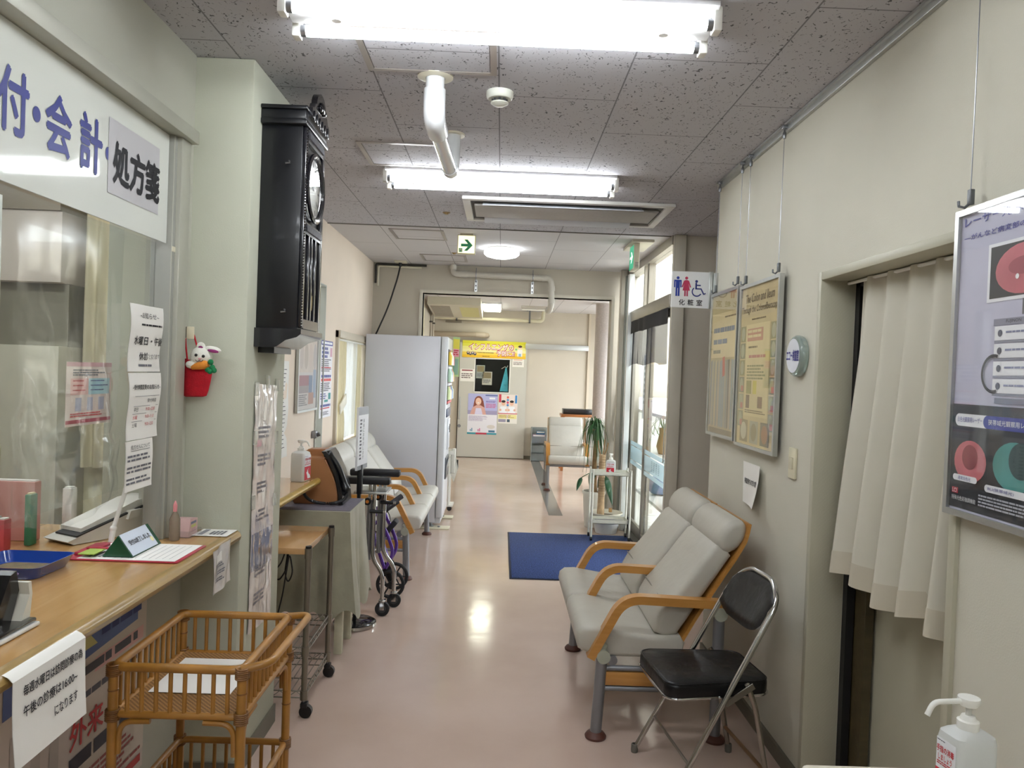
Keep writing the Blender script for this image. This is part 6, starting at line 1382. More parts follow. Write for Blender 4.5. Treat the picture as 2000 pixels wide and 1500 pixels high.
for c in ((-0.998, 2.65, 1.498), (-0.992, 2.65, 1.48), (-0.999, 2.648, 1.466), (-0.986, 2.65, 1.47), (-1.008, 2.65, 1.472)): b.ball(c, (0.010, 0.009, 0.010), mat('#147a48', 0.85, bump=(220, 0.8, 0.003)), 10, 6)
b.build('leaf_tuft', cr)
t = thing('key_hook', 'small cream plastic hook box on the frame above the knitted rabbit', 'hook', (-1.08, 2.66, 1.6))
b = MB(); b.box(-1.085, -1.06, 2.652, 2.66, 1.575, 1.617, mat('#d8d0b6', 0.45), 0.002); b.box(-1.109, -1.088, 2.652, 2.66, 1.575, 1.617, mat('#d8d0b6', 0.45), 0.002); b.box(-1.09, -1.083, 2.654, 2.66, 1.578, 1.616, mat('#57544c', 0.5)); b.build('case', t)
# office beyond the glass
t = thing('office_cabinet', 'pale shutter cabinet with a painted pinkish reflection at the back of the reception office', 'cabinet', (-2.47, 4.15, 0))
b = MB(); b.box(-2.66, -2.30, 4.02, 4.298, 1.88, 2.25, mat('#cfc4b8', 0.85, noise=(3, 0.04)), 0.004); b.build('reflection_band', t)  # pinkish tone is a reflection in the vinyl, put into the panel colour
b = MB(); b.box(-2.66, -2.30, 4.02, 4.298, 0.02, 1.55, mat('#c9c4b0', 0.6, noise=(3, 0.04)), 0.004); b.build('lower_door', t)
b = MB(); b.box(-2.66, -2.30, 4.10, 4.298, 1.55, 1.88, mat('#7d7866', 0.5)); b.build('open_recess', t)
b = MB(); b.box(-2.66, -2.30, 4.0, 4.298, 2.25, 2.5, mat('#8f8370', 0.6)); b.build('top_panel', t)
pleats('office_curtain', -0.0, 0, 0.2, 0.9, 2.3, CREAM, 3, 0.02); oc = bpy.data.objects['office_curtain']; oc.rotation_euler = (0, 0, -pi / 2); oc.location = (-2.17, 4.2, 0.9); tag(oc, 'cream curtain hanging beside the pale cabinet inside the office', 'curtain')
for nm, x0, x1, c, lb in (('dark_post', -2.045, -2.01, '#3b3a34', 'dark narrow post on the office wall behind the notices'), ('yellow_post', -2.72, -2.67, '#c9b983', 'yellowish wooden post at the left of the pale office cabinet')):
    b = MB(); b.box(x0, x1, 4.22, 4.298, 0.05, 2.4, mat(c, 0.5)); tag(b.build(nm), lb, 'post')
t = thing('notice_board', 'board of white printed sheets on the office wall at the left edge', 'notice board', (-2.9, 4.1, 1.0))
MB().box(-3.25, -2.70, 4.06, 4.09, 1.0, 1.85, mat('#4a4840', 0.6)).build('board', t)
sh = Sheet((-3.22, 4.058, 1.82), (1, 0, 0), 0.47, 0.79, mat('#dddcd4', 0.6)); 
for k in range(4): sh.rows(0.03, 0.04 + k * 0.14, 0.44, 0.13 + k * 0.14, 5, GREYINK, 1, seed=k)
sh.patch(0.36, 0.56, 0.45, 0.66, mat('#7f9ac0', 0.6), 1); sh.done('printed_sheet', parent=t)
t = thing('intercom', 'cream wall intercom inside the office below the notice board', 'intercom', (-2.62, 4.0, 0.9))
b = MB(); b.box(-2.70, -2.58, 3.98, 4.018, 0.86, 1.03, mat('#d3c692', 0.45), 0.008); b.build('case', t)
b = MB()
for k in range(3): b.box(-2.66, -2.62, 3.975, 3.981, 0.895 + k * 0.035, 0.915 + k * 0.035, GREYINK)
b.build('button', t)
sh = Sheet((-1.146, 1.62, 1.86), (0, 1, 0), 0.145, 0.26, mat('#dfe3df', 0.5), th=0.0008); sh.vtext(0.10, 0.02, 0.028, '5月国民の', mat('#3c46a0', 0.5), 2); sh.done('glass_notice', 'white sheet with blue vertical lettering inside the glass at the left edge', 'notice')
# ------------------------------------------------------------------ pillar strip and left wall papers
sh = Sheet((-0.9035, 2.832, 1.425), (0, 1, 0), 0.272, 0.93, mat('#cfc6c0', 0.12, coat=0.9, noise=(5, 0.05)), warp=lambda a, c: (0, 0.012 * a / 0.27, 0.004 + 0.004 * mnoise.noise(Vector((a * 30, c * 11, 2))) + 0.002 * mnoise.noise(Vector((a * 70, c * 45, 7)))), nx=20, ny=70)
for k in range(7):
    sh.rows(0.05, 0.16 + k * 0.105, 0.22, 0.21 + k * 0.105, 3, mat('#77737a', 0.5), 1, seed=k + 3, ragged=0.5)
sh.patch(0.03, 0.21, 0.09, 0.235, mat('#c99aa0', 0.4), 1); sh.patch(0.01, 0.56, 0.262, 0.70, mat('#8d8d97', 0.15, coat=0.9), 1)
o = sh.done('laminated_strip', 'long crumpled laminated notice strip taped down the pillar', 'notice')
b = MB()
for y, z in ((2.84, 1.40), (2.97, 1.425), (3.095, 1.41), (2.838, 1.22), (3.102, 1.20), (2.84, 0.98), (3.105, 0.95)): b.box(-0.9025, -0.8925, y - 0.012, y + 0.012, z - 0.02, z + 0.03, thin_glass((0.9, 0.9, 0.86), 0.3))
b.build('tape', o)
def oldposter(s):
    s.patch(0.02, 0.02, 0.52, 0.24, mat('#d9c9b6', 0.5, noise=(8, 0.08)), 1)
    for k in range(4): s.disc((0.10 + k * 0.12, 0.13), 0.05, mat(('#c9b8a8', '#bfae98', '#d6c2b0', '#b9aea6')[k], 0.5), 2, r2=0.09)
    s.patch(0.05, 0.26, 0.36, 0.33, mat('#a05a5c', 0.5), 2); s.patch(0.30, 0.26, 0.40, 0.38, mat('#5f7896', 0.5), 3); s.patch(0.42, 0.22, 0.50, 0.42, mat('#8aa0b8', 0.5), 2)
    s.patch(0.05, 0.33, 0.30, 0.38, mat('#9a8a86', 0.5), 2); s.patch(0.30, 0.38, 0.44, 0.46, mat('#b57f5c', 0.5), 3); s.rows(0.05, 0.39, 0.28, 0.47, 6, mat('#6c6862', 0.5), 2, seed=3)
framed('silver framed poster with a busy print on the left wall above the side counter', (-1.315, 5.005, 1.69), (0, 1, 0), 0.535, 0.505, mat('#d6cfc6', 0.5), oldposter)
sh = Sheet((-1.338, 5.70, 1.69), (0, 1, 0), 0.385, 0.585, mat('#e4e2e6', 0.5), th=0.0012)
VI = mat('#4a4f96', 0.5); sh.patch(0, 0, 0.385, 0.035, VI, 1); sh.rows(0.02, 0.008, 0.36, 0.028, 1, WHT, 2, seed=2, ragged=0, fill=0.9)
for k in range(3): sh.rows(0.03, 0.05 + k * 0.03, 0.26, 0.07 + k * 0.03, 1, VI, 1, seed=k, ragged=0.2, fill=1)
sh.patch(0.30, 0.05, 0.37, 0.12, mat('#d0a0b0', 0.5), 1)
sh.rows(0.02, 0.14, 0.36, 0.24, 7, GREYINK, 1, seed=8); sh.rows(0.02, 0.20, 0.36, 0.215, 1, RED, 2, seed=4); sh.rows(0.03, 0.26, 0.36, 0.28, 1, VI, 1, seed=5, fill=1, ragged=0); sh.rows(0.03, 0.288, 0.36, 0.308, 1, mat('#d8504a', 0.5), 1, seed=6, fill=1, ragged=0)
sh.rows(0.02, 0.32, 0.36, 0.39, 5, GREYINK, 1, seed=9); sh.patch(0.28, 0.40, 0.36, 0.45, mat('#2f8f8a', 0.5), 1); sh.patch(0.15, 0.45, 0.27, 0.468, mat('#2f8f8a', 0.5), 1); sh.rows(0.02, 0.40, 0.22, 0.45, 3, VI, 1, seed=10); sh.rows(0.03, 0.485, 0.36, 0.503, 1, VI, 1, seed=11, fill=1, ragged=0); sh.rows(0.03, 0.51, 0.33, 0.525, 1, RED, 1, seed=12, ragged=0); sh.rows(0.05, 0.54, 0.32, 0.57, 3, GREYINK, 1, seed=13)
sh.done('notice_poster', 'tall notice poster with a violet header beside the hall window', 'poster')
sh = Sheet((-1.338, 4.60, 1.52), (0, 1, 0), 0.26, 0.60, mat('#dcd9d2', 0.35), th=0.0012, warp=wave(0.003, 25)); sh.rows(0.03, 0.05, 0.2, 0.56, 20, INK, 2, seed=3, fill=0.18, ragged=0.2); sh.done('list_sheet', 'long ruled list sheet on the wall behind the sanitizer on the side counter', 'notice')
t = thing('wall_box', 'small grey metal bracket on the wall edge above the telephone', 'bracket', (-1.31, 5.5, 1.0))
b = MB(); b.box(-1.338, -1.305, 5.49, 5.55, 0.98, 1.03, STEEL, 0.004); b.build('case', t)
b = MB(); b.cyl((-1.305, 5.52, 1.0), (-1.285, 5.52, 1.01), 0.014, mat('#4c4d4f', 0.4)); b.build('knob', t)
pump_bottle('sanitizer pump bottle with a red side label on the side counter', (-1.02, 3.98, 0.9005), pi - 0.15, w=0.075, d=0.095, h=0.152, long=False)
# sign stand
t = thing('sign_stand', 'floor sign stand with a narrow white panel and round black chrome base', 'sign stand', (-0.80, 4.455, 0))
b = MB(); b.lathe([(0, 0.001), (0.122, 0.001), (0.126, 0.006), (0.124, 0.022)], CHROME, (-0.80, 4.455, 0), 40); b.lathe([(0.124, 0.022), (0.11, 0.030), (0, 0.040)], mat('#0d0d10', 0.12, coat=0.8), (-0.80, 4.455, 0), 40); b.build('round_base', t)
b = MB(); b.cyl((-0.80, 4.455, 0.036), (-0.80, 4.455, 0.95), 0.0115, BLACK, seg=14); b.build('pole', t)
u = Vector((0.022, 0.19, 0)).normalized(); c0 = Vector((-0.798, 4.36, 1.27))
sh = Sheet(c0, u, 0.195, 0.36, WHT, th=0.012); sh.patch(0, 0, 0.195, 0.045, mat('#8f9299', 0.4), 1); sh.patch(0, 0.335, 0.195, 0.36, mat('#8f9299', 0.4), 1); sh.vtext(0.10, 0.07, 0.022, '順番にお呼びします', INK, 2, pitch=1.2); sh.rows(0.03, 0.07, 0.07, 0.31, 12, GREYINK, 1, seed=4); sh.done('sign_panel', parent=t)
b = MB(); M = Matrix.Translation((-0.797, 4.455, 0.85)); b.obox(M @ Matrix.Diagonal((0.03, 0.04, 0.17, 1)), BLACK, 0.004); b.build('panel_clamp', t)
# forearm walker
t = thing('forearm_walker', 'folded chrome forearm walker with black arm pads beside the telephone table', 'walker', (-0.85, 4.71, 0))
for y, dx, dz in ((4.635, 0.0, 0.0), (4.815, 0.035, 0.025)):
    b = MB(); b.obox(Matrix.Translation((-0.80 + dx, y, 0.818 + dz)) @ Matrix.Diagonal((0.31, 0.075, 0.042, 1)), mat('#15151a', 0.45, noise=(20, 0.1)), 0.010, 3); b.build('arm_pad', t)
    b = MB(); b.tube(fillet([(-0.738 + dx, y, 0.80 + dz), (-0.738 + dx, y, 0.345), (-0.672 + dx * 1.3, y, 0.255), (-0.672 + dx * 1.3, y, 0.095)], 0.05, 6), 0.0125, CHROME, 14); b.build('leg', t)
    b = MB(); b.cyl((-0.766 + dx, y, 0.34), (-0.766 + dx, y, 0.70), 0.0155, STEEL, seg=14); b.cyl((-0.766 + dx, y, 0.70), (-0.766 + dx, y, 0.80 + dz), 0.010, CHROME, seg=12); b.build('upright', t)
    b = MB(); b.tube(fillet([(-0.766 + dx, y, 0.36), (-0.95, y, 0.24), (-1.12, y, 0.20), (-1.14, y, 0.095)], 0.06, 6), 0.0115, CHROME, 12); b.build('leg', t)
    for x in (-0.672 + dx * 1.3, -1.14):
        b = MB(); b.cyl((x + 0.004, y - 0.012, 0.045), (x + 0.004, y + 0.012, 0.045), 0.0435, RUBBER, seg=22); b.cyl((x + 0.004, y - 0.0135, 0.045), (x + 0.004, y + 0.0135, 0.045), 0.024, mat('#3a3a3c', 0.4), seg=16); cs = b.build('castor', t)
        b = MB(); b.box(x - 0.018, x + 0.022, y - 0.020, y + 0.020, 0.088, 0.100, CHROME, 0.003); b.box(x - 0.010, x + 0.016, y - 0.019, y - 0.0155, 0.04, 0.09, CHROME); b.box(x - 0.010, x + 0.016, y + 0.0155, y + 0.019, 0.04, 0.09, CHROME); b.build('fork', cs)
    b = MB(); b.cyl((-0.775 + dx, y - 0.03, 0.695), (-0.775 + dx, y - 0.005, 0.695), 0.022, BLACK, seg=16); b.cyl((-0.775 + dx, y - 0.034, 0.695), (-0.775 + dx, y - 0.029, 0.695), 0.010, mat('#c9782a', 0.4), seg=12); b.build('clamp_knob', t)
    b = MB(); b.cyl((-0.76 + dx, y - 0.02, 0.635 + dz), (-0.68 + dx, y - 0.02, 0.635 + dz), 0.011, BLACK, seg=12); b.cyl((-0.68 + dx, y - 0.02, 0.635 + dz), (-0.665 + dx, y - 0.02, 0.635 + dz), 0.009, CHROME, seg=12); b.build('hand_grip', t)
b = MB(); b.box(-0.86, -0.665, 4.61, 4.845, 0.738, 0.752, ALU, 0.003); b.build('height_plate', t)
b = MB(); b.cyl((-1.10, 4.635, 0.215), (-1.10, 4.815, 0.215), 0.009, CHROME, seg=10); b.build('crossbar', t)
# purple rollator
PUR = mat('#5a3496', 0.25, 0.3, coat=0.5)
t = thing('rollator', 'folded purple rollator with black wheels in front of the left bench', 'rollator', (-0.85, 5.09, 0))
for y in (4.99, 5.19):
    s = -1 if y < 5.1 else 1
    for x in (-0.672, -1.12):
        b = MB(); b.tube([(x + 0.083 * cos(a), y, 0.095 + 0.083 * sin(a)) for a in [i * 2 * pi / 30 for i in range(30)]], 0.0115, RUBBER, 10, closed=True); wh = b.build('wheel', t)
        b = MB(); b.cyl((x, y - 0.012, 0.095), (x, y + 0.012, 0.095), 0.018, BLACK, seg=16)
        for k in range(6):
            a = k * pi / 3; b.cyl((x, y, 0.095), (x + 0.078 * cos(a), y, 0.095 + 0.078 * sin(a)), 0.0055, BLACK, seg=6)
        b.build('spokes', wh)
        b = MB(); b.prism([(x - 0.012, 0.095), (x + 0.012, 0.095), (x - 0.005, 0.20), (x - 0.045, 0.235), (x - 0.05, 0.19)], lambda u, v, k: (u, y - 0.022 * s + 0.006 * k, v), BLACK); b.build('fork', t)
    b = MB(); b.tube(fillet([(-0.705, y - 0.01, 0.20), (-0.655, y - 0.01, 0.30), (-0.70, y - 0.01, 0.42), (-0.745, y - 0.01, 0.50), (-0.775, y, 0.60)], 0.05, 5), 0.0115, PUR, 12); b.build('frame_tube', t)
    b = MB(); b.tube(fillet([(-0.715, y + 0.004, 0.195), (-0.79, y + 0.004, 0.40), (-0.80, y, 0.55)], 0.05, 5), 0.0115, PUR, 12); b.build('frame_tube', t)
    b = MB(); b.tube(fillet([(-1.10, y, 0.20), (-1.0, y, 0.30), (-0.80, y, 0.46)], 0.05, 5), 0.0115, PUR, 12); b.build('frame_tube', t)
    b = MB(); b.tube(fillet([(-0.80, y, 0.53), (-0.765, y - 0.005, 0.562), (-0.70, y - 0.02, 0.60)], 0.04, 5), 0.011, PUR, 12); hb = b.build('handlebar', t)
    b = MB(); b.cyl((-0.715, y - 0.035, 0.585), (-0.645, y + 0.02, 0.635), 0.0185, mat('#34343a', 0.6), seg=16); b.cyl((-0.717, y - 0.0365, 0.5835), (-0.712, y - 0.033, 0.587), 0.021, BLACK, seg=16); b.build('hand_grip', hb)
b = MB(); b.obox(Matrix.Translation((-0.70, 5.09, 0.44)) @ Matrix.Rotation(-0.9, 4, 'Y') @ Matrix.Diagonal((0.14, 0.10, 0.035, 1)), mat('#1c1a22', 0.6), 0.01); b.build('folded_seat', t)
b = MB(); b.tube(fillet([(-0.775, 5.17, 0.585), (-0.70, 5.16, 0.50), (-0.735, 5.15, 0.40)], 0.06, 6), 0.003, BLACK, 6); b.build('brake_cable', t)
# ------------------------------------------------------------------ far room
sh = Sheet((-0.69, 13.328, 2.032), (1, 0, 0), 1.10, 0.292, mat('#e2cf5a', 0.5), th=0.002)
for k in range(6): sh.patch(0, k * 0.0487, 1.10, (k + 1) * 0.0487, mat(('#d3cc2c', '#dcd64c', '#e6df8a', '#ece2a0', '#ecca50', '#e8b92c')[k], 0.5), 1)
OUTL = mat('#b83a5a', 0.5); IV2 = mat('#f6ece6', 0.5)
for txt, a, t_, s_, w_ in (('インフルエンザの', 0.12, 0.055, 0.095, 0.76), ('予防に!!', 0.60, 0.165, 0.085, 0.30)):
    sh.text(a - 0.006, t_ - 0.006, s_ + 0.012, txt, OUTL, 3, width=w_ + 0.012, bold=0.075); sh.text(a, t_, s_, txt, IV2, 7, width=w_, bold=0.02)
sh.rows(0.26, 0.20, 0.55, 0.22, 1, mat('#6a6440', 0.5), 3, seed=4, ragged=0); sh.rows(0.35, 0.262, 0.48, 0.276, 1, INK, 3, seed=5, ragged=0)
for k in range(4): sh.disc((0.10 + k * 0.04, 0.215 + 0.012 * (k % 2)), 0.026, mat(('#4a4a54', '#6a5a58', '#54607a', '#4a4a54')[k], 0.5), 3, r2=0.03); sh.disc((0.10 + k * 0.04, 0.205 + 0.012 * (k % 2)), 0.013, mat('#e9cdb6', 0.5), 4)
sh.patch(0.955, 0.13, 1.04, 0.25, IV2, 3); sh.disc((1.0, 0.095), 0.032, mat('#f0d2b8', 0.5), 4); sh.disc((1.0, 0.078), 0.034, mat('#4a342c', 0.5), 5, r2=0.02); sh.patch(0.975, 0.20, 1.02, 0.25, mat('#8fb6d8', 0.5), 5); sh.disc((0.93, 0.13), 0.018, mat('#8fc27a', 0.5), 4)
sh.done('door_banner', 'yellow flu prevention banner across the top of the far sliding door', 'banner')
sh = Sheet((-0.56, 13.331, 1.114), (1, 0, 0), 0.51, 0.705, mat('#e6e4ea', 0.5), th=0.0015)
sh.patch(0, 0, 0.51, 0.36, mat('#b3b4dc', 0.5), 1); sh.patch(0, 0.29, 0.51, 0.36, mat('#a49cbc', 0.5), 1)
HR = mat('#8a4a3a', 0.5); sh.disc((0.185, 0.13), 0.075, HR, 2, r2=0.09); sh.poly([(0.11, 0.12), (0.265, 0.12), (0.29, 0.24), (0.09, 0.24)], HR, 2); sh.disc((0.18, 0.135), 0.05, mat('#e8bfa8', 0.5), 3, r2=0.064); sh.poly([(0.04, 0.36), (0.08, 0.24), (0.15, 0.20), (0.22, 0.20), (0.29, 0.24), (0.32, 0.36)], mat('#d8a79c', 0.5), 3); sh.poly([(0.12, 0.36), (0.14, 0.25), (0.23, 0.25), (0.26, 0.36)], mat('#d6d0e6', 0.5), 5); sh.disc((0.18, 0.16), 0.018, WHT, 5, r2=0.008)
sh.patch(0.30, 0.015, 0.51, 0.035, mat('#5a6aa0', 0.5), 2); sh.patch(0.37, 0.06, 0.47, 0.09, WHT, 2); sh.rows(0.31, 0.12, 0.49, 0.155, 2, mat('#7a6ab0', 0.5), 2, seed=1); sh.rows(0.31, 0.17, 0.50, 0.25, 3, mat('#c86a9a', 0.5), 2, seed=2, ragged=0.1)
sh.rows(0.02, 0.385, 0.35, 0.48, 6, mat('#b4a8c0', 0.5), 2, seed=3); sh.disc((0.41, 0.57), 0.07, mat('#d6cfc8', 0.5), 1, r2=0.035)
for k, (x, hh, c) in enumerate(((0.05, 0.035, '#3a8aa8'), (0.075, 0.055, '#3a8aa8'), (0.185, 0.04, '#c8508a'), (0.21, 0.055, '#c8508a'))): sh.patch(x, 0.655 - hh, x + 0.014, 0.655, mat(c, 0.5), 2)
sh.patch(0, 0.675, 0.15, 0.705, mat('#3a9aa8', 0.5), 2); sh.patch(0.15, 0.675, 0.34, 0.705, mat('#b8324a', 0.5), 2); sh.patch(0.34, 0.675, 0.51, 0.705, mat('#3a9aa8', 0.5), 2); sh.patch(0.37, 0.63, 0.48, 0.665, mat('#4a7a9a', 0.5), 2)
sh.done('health_poster', 'large lavender poster with a smiling long-haired woman on the far door', 'poster')
sh = Sheet((-0.035, 13.331, 1.117), (1, 0, 0), 0.335, 0.505, mat('#ece7de', 0.5), th=0.0015)
sh.patch(0, 0, 0.335, 0.33, mat('#e6d9d2', 0.5), 1); sh.patch(0.01, 0, 0.05, 0.14, mat('#c8384a', 0.5), 2); sh.patch(0.29, 0.01, 0.325, 0.15, mat('#3a84c0', 0.5), 2)
for x in (0.09, 0.235): sh.disc((x, 0.15), 0.034, mat('#e6b79c', 0.5), 3, r2=0.044); sh.disc((x, 0.122), 0.036, mat('#2a2422', 0.5), 4, r2=0.022); sh.poly([(x - 0.07, 0.33), (x - 0.05, 0.21), (x + 0.05, 0.21), (x + 0.07, 0.33)], WHT, 2); sh.disc((x - 0.05, 0.27), 0.02, mat('#e6b79c', 0.5), 4); sh.disc((x + 0.05, 0.27), 0.02, mat('#e6b79c', 0.5), 4)
for k, c in enumerate(('#d86a5a', '#5a9ad0', '#d8507a', '#4a8ac8')): sh.disc((0.165, 0.05 + k * 0.045), 0.02, mat(c, 0.5), 5)
sh.patch(0, 0.325, 0.335, 0.34, mat('#c85a5a', 0.5), 3); sh.patch(0.01, 0.35, 0.15, 0.42, mat('#ece29a', 0.5), 2); sh.patch(0.18, 0.35, 0.325, 0.42, mat('#ece29a', 0.5), 2); sh.patch(0.01, 0.43, 0.14, 0.48, mat('#9a94a8', 0.5), 2); sh.patch(0.16, 0.43, 0.21, 0.48, mat('#4a5a68', 0.5), 2); sh.rows(0.02, 0.36, 0.31, 0.41, 3, mat('#b89a6a', 0.5), 3, seed=2)
sh.done('staff_poster', 'smaller poster with two men in white on the far door', 'poster')
for x, z, w_, h_, hd, lb in ((-0.712, 1.535, 0.25, 0.215, '#8a2f3c', 'white notice with a dark red bar left of the far door window'), (0.185, 1.735, 0.2, 0.135, '#d8a08a', 'small white notice right of the far door window')):
    sh = Sheet((x, 13.331, z), (1, 0, 0), w_, h_, mat('#e9e5de', 0.6), th=0.001); sh.patch(w_ * 0.1, h_ * 0.06, w_ * 0.85, h_ * 0.15, mat(hd, 0.5), 1); sh.rows(w_ * 0.08, h_ * 0.35, w_ * 0.9, h_ * 0.8, 3, mat('#7a6a6a', 0.5), 1, seed=4); sh.done('door_notice', lb, 'notice')
for x, z, w_, h_, c, lb in ((-0.44, 1.61, 0.15, 0.23, '#9fa39a', 'grey sheet inside the far door window at its left edge'), (-0.33, 1.50, 0.17, 0.23, '#c3beb2', 'white and brown sheet in the middle of the far door window')):
    sh = Sheet((x, 13.347, z), (1, 0, 0), w_, h_, mat(c, 0.6), th=0.0008); sh.patch(w_ * 0.1, h_ * 0.06, w_ * 0.9, h_ * 0.5, mat('#8a7a5a', 0.5), 1); sh.rows(w_ * 0.1, h_ * 0.6, w_ * 0.9, h_ * 0.9, 3, GREYINK, 1, seed=4); 
    sh.o.y = 13.36; sh.mb.bm.transform(Matrix.Translation((0, 0.02, 0))); sh.done('window_sheet', lb, 'paper')
t = thing('hanging_blue_bag', 'blue plastic bag hung on a hook behind the far door window', 'bag', (0.07, 13.43, 1.16))
b = MB(); b.prism([(-0.02, 1.165), (0.125, 1.165), (0.115, 1.4), (0.09, 1.58), (0.07, 1.58), (0.03, 1.4)], lambda u, v, k: (u, 13.41 + 0.04 * k, v), mat('#4ab8d0', 0.4, noise=(12, 0.2), bump=(14, 0.6, 0.02))); b.build('bag_body', t)
b = MB(); b.tube([(0.08, 13.43, 1.58), (0.06, 13.43, 1.60), (0.0, 13.43, 1.56)], 0.006, WHITEP, 6); b.tube([(0.11, 13.43, 1.62), (0.09, 13.43, 1.58)], 0.006, WHITEP, 6); b.build('hook', t)
# brochure rack
t = thing('brochure_rack', 'smoky clear brochure rack standing on the floor against the far wall', 'brochure rack', (0.68, 13.2, 0))
SMK = thin_glass((0.62, 0.66, 0.68), 0.25, 0.1, 'smoky_acrylic'); b = MB()
b.box(0.55, 0.556, 13.10, 13.36, 0.002, 0.57, SMK); b.box(0.81, 0.816, 13.10, 13.36, 0.002, 0.57, SMK); b.box(0.55, 0.816, 13.35, 13.356, 0.002, 0.57, SMK)
for z in (0.01, 0.15, 0.30): b.box(0.556, 0.81, 13.10 + z * 0.2, 13.105 + z * 0.2, z, z + 0.12, SMK); b.box(0.556, 0.81, 13.10 + z * 0.2, 13.35, z, z + 0.005, SMK)
b.build('shell', t)
b = MB(); b.tube([(0.553, 13.1, 0.002), (0.553, 13.1, 0.575), (0.813, 13.1, 0.575), (0.813, 13.1, 0.002)], 0.006, ALU, 6); b.build('edge_frame', t)
for x0, x1, z0, z1, y, c, lb in ((0.64, 0.79, 0.34, 0.51, 13.23, '#3f6a8a', 'blue brochure at the back of the far brochure rack'), (0.58, 0.79, 0.33, 0.45, 13.20, '#b89aa8', 'pinkish brochure in the middle of the far brochure rack'), (0.585, 0.69, 0.31, 0.40, 13.175, '#6a9ac8', 'small light blue brochure at the front of the far brochure rack')):
    b = MB(); b.box(x0, x1, y, y + 0.008, z0 - 0.004, z1, mat(c, 0.5)); b.box(x0 + 0.01, x1 - 0.01, y - 0.0008, y, z1 - 0.03, z1 - 0.01, PAPER); tag(b.build('brochure'), lb, 'brochure', 'brochures in the far rack')
t = thing('television_stand', 'wooden-topped stand carrying a flat black box in the far room', 'stand', (1.23, 12.1, 0))
MB().box(0.955, 1.53, 11.9, 12.3, 0.845, 0.885, wood('#a8683a', '#b5753f', 0.35, (3, 30, 30)), 0.004).build('wooden_top', t)
for x in (0.99, 1.49):
    for y in (11.94, 12.26): MB().box(x - 0.02, x + 0.02, y - 0.02, y + 0.02, 0.001, 0.845, wood('#a8683a', '#b5753f', 0.35, (30, 30, 3))).build('leg', t)
t = thing('black_recorder', 'flat black player box on the wooden stand top', 'player', (1.22, 12.05, 0.8855))
MB().box(0.985, 1.45, 11.93, 12.22, 0.886, 0.965, mat('#151517', 0.3), 0.006).build('case', t)
MB().box(1.03, 1.38, 11.926, 11.931, 0.915, 0.945, mat('#2b2b30', 0.15)).build('front_panel', t)
# fittings under the far ceiling
t = thing('ceiling_heat_unit', 'ceiling-hung cream air-conditioner in the far room with a yellow label', 'air conditioner', (-0.75, 11.9, 2.3))
b = MB(); b.prism([(11.25, CEIL), (11.25, 2.46), (12.55, 2.36), (12.62, 2.40), (12.62, CEIL)], lambda u, v, k: (-1.12 + 0.78 * k, u, v), mat('#c9c4b4', 0.45)); b.build('casing', t)
def at_slope(y): return 2.46 - (y - 11.25) * 0.1 / 1.3
b = MB()
for k in range(14): y = 11.4 + k * 0.075; b.box(-1.09, -0.80, y, y + 0.04, at_slope(y) - 0.008, at_slope(y) + 0.02, mat('#a39c90', 0.5))
b.build('intake_grille', t)
b = MB(); b.poly([(-0.66, 11.45, at_slope(11.45) - 0.003), (-0.66, 12.4, at_slope(12.4) - 0.003), (-0.38, 12.4, at_slope(12.4) - 0.003), (-0.38, 11.45, at_slope(11.45) - 0.003)], mat('#c9c48a', 0.5)); b.build('yellow_label', t, recalc=False)
t = thing('far_ceiling_lamp', 'glowing fluorescent ceiling lamp in the far room', 'ceiling light', (-0.2, 12.4, CEIL))
MB().box(-0.34, -0.04, 11.8, 13.0, CEIL - 0.03, CEIL, FIX).build('housing', t)
MB().box(-0.33, -0.05, 11.82, 12.98, CEIL - 0.06, CEIL - 0.03, mat('#fbfde8', 0.4, emit=6.0), 0.01).build('diffuser', t)
batten2 = thing('unlit_ceiling_lamp', 'unlit fluorescent ceiling lamp right of the glowing one in the far room', 'ceiling light', (0.55, 12.4, CEIL))
MB().box(0.28, 0.80, 12.2, 12.35, CEIL - 0.04, CEIL, mat('#c2bcb2', 0.5)).build('housing', batten2)
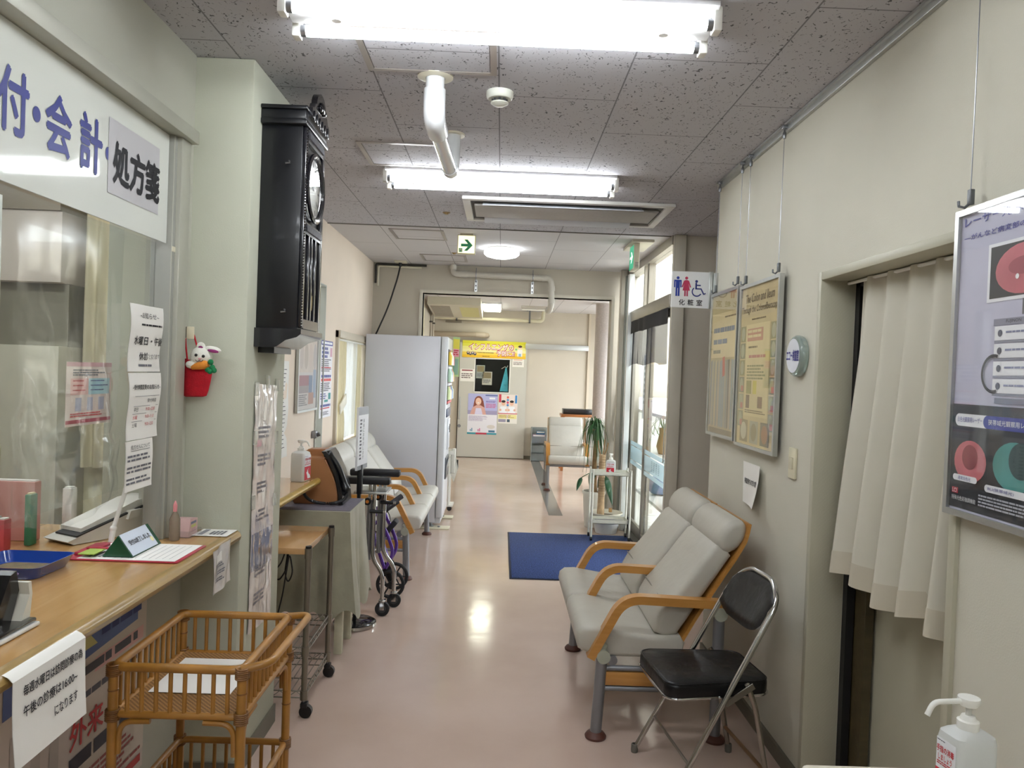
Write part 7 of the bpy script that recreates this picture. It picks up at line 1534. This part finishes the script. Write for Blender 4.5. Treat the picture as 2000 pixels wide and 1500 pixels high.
b = MB(); b.cyl((0.29, 12.27, CEIL - 0.055), (0.79, 12.27, CEIL - 0.055), 0.015, WHITEP); b.build('lamp_tube', batten2)
t = thing('far_wall_pipes', 'cream pipe running below the ceiling across the far wall', 'pipe', (-0.3, 13.2, 2.3))
b = MB(); b.tube(fillet([(-1.19, 13.22, 2.405), (0.62, 13.22, 2.40), (0.68, 13.22, 2.42), (0.69, 13.22, CEIL)], 0.06, 5), 0.032, mat('#c9c2a8', 0.45), 14); b.build('pipe_run', t)
for x in (-0.80, 0.45):
    b = MB(); b.box(x - 0.015, x + 0.015, 13.18, 13.26, 2.36, 2.375, STEEL); b.box(x - 0.015, x + 0.015, 13.18, 13.185, 2.36, CEIL, STEEL); b.build('pipe_bracket', t)
b = MB(); b.tube(fillet([(-1.19, 13.30, 2.13), (-0.30, 13.30, 2.13), (-0.27, 13.34, 2.13), (-0.27, 13.38, 2.13)], 0.03, 4), 0.042, mat('#a89a86', 0.5), 14); b.cyl((-0.46, 13.30, 2.13), (-0.30, 13.30, 2.13), 0.048, mat('#b3a694', 0.5)); tag(b.build('wall_duct'), 'short brown-grey duct low on the left of the far wall', 'duct')
b = MB(); b.box(-1.0, -0.72, 13.33, 13.38, 2.33, 2.37, mat('#8f8474', 0.5)); b.box(-0.72, -0.34, 13.33, 13.38, 2.335, 2.365, mat('#c4b9a4', 0.5)); tag(b.build('cable_trunking'), 'short cable trunking under the cream pipe on the far wall', 'conduit')
t = thing('wall_brackets', 'pair of vertical cable conduits in the far left corner', 'conduit', (-1.17, 13.0, 2.0))
for y in (12.55, 12.95):
    b = MB(); b.cyl((-1.175, y, 1.9), (-1.175, y, 2.45), 0.018, mat('#b3a99a', 0.5), seg=10); pp = b.build('conduit', t)
    b = MB()
    for z in (2.0, 2.28): b.box(-1.20, -1.145, y - 0.03, y + 0.03, z - 0.012, z + 0.012, mat('#4a4640', 0.5))
    b.build('clip', pp)
pleats('far_curtain', -1.15, 8.15, 11.2, 0.3, 2.38, CREAM, 14, 0.022, 'cream curtains along the left wall of the far room', 'curtain')
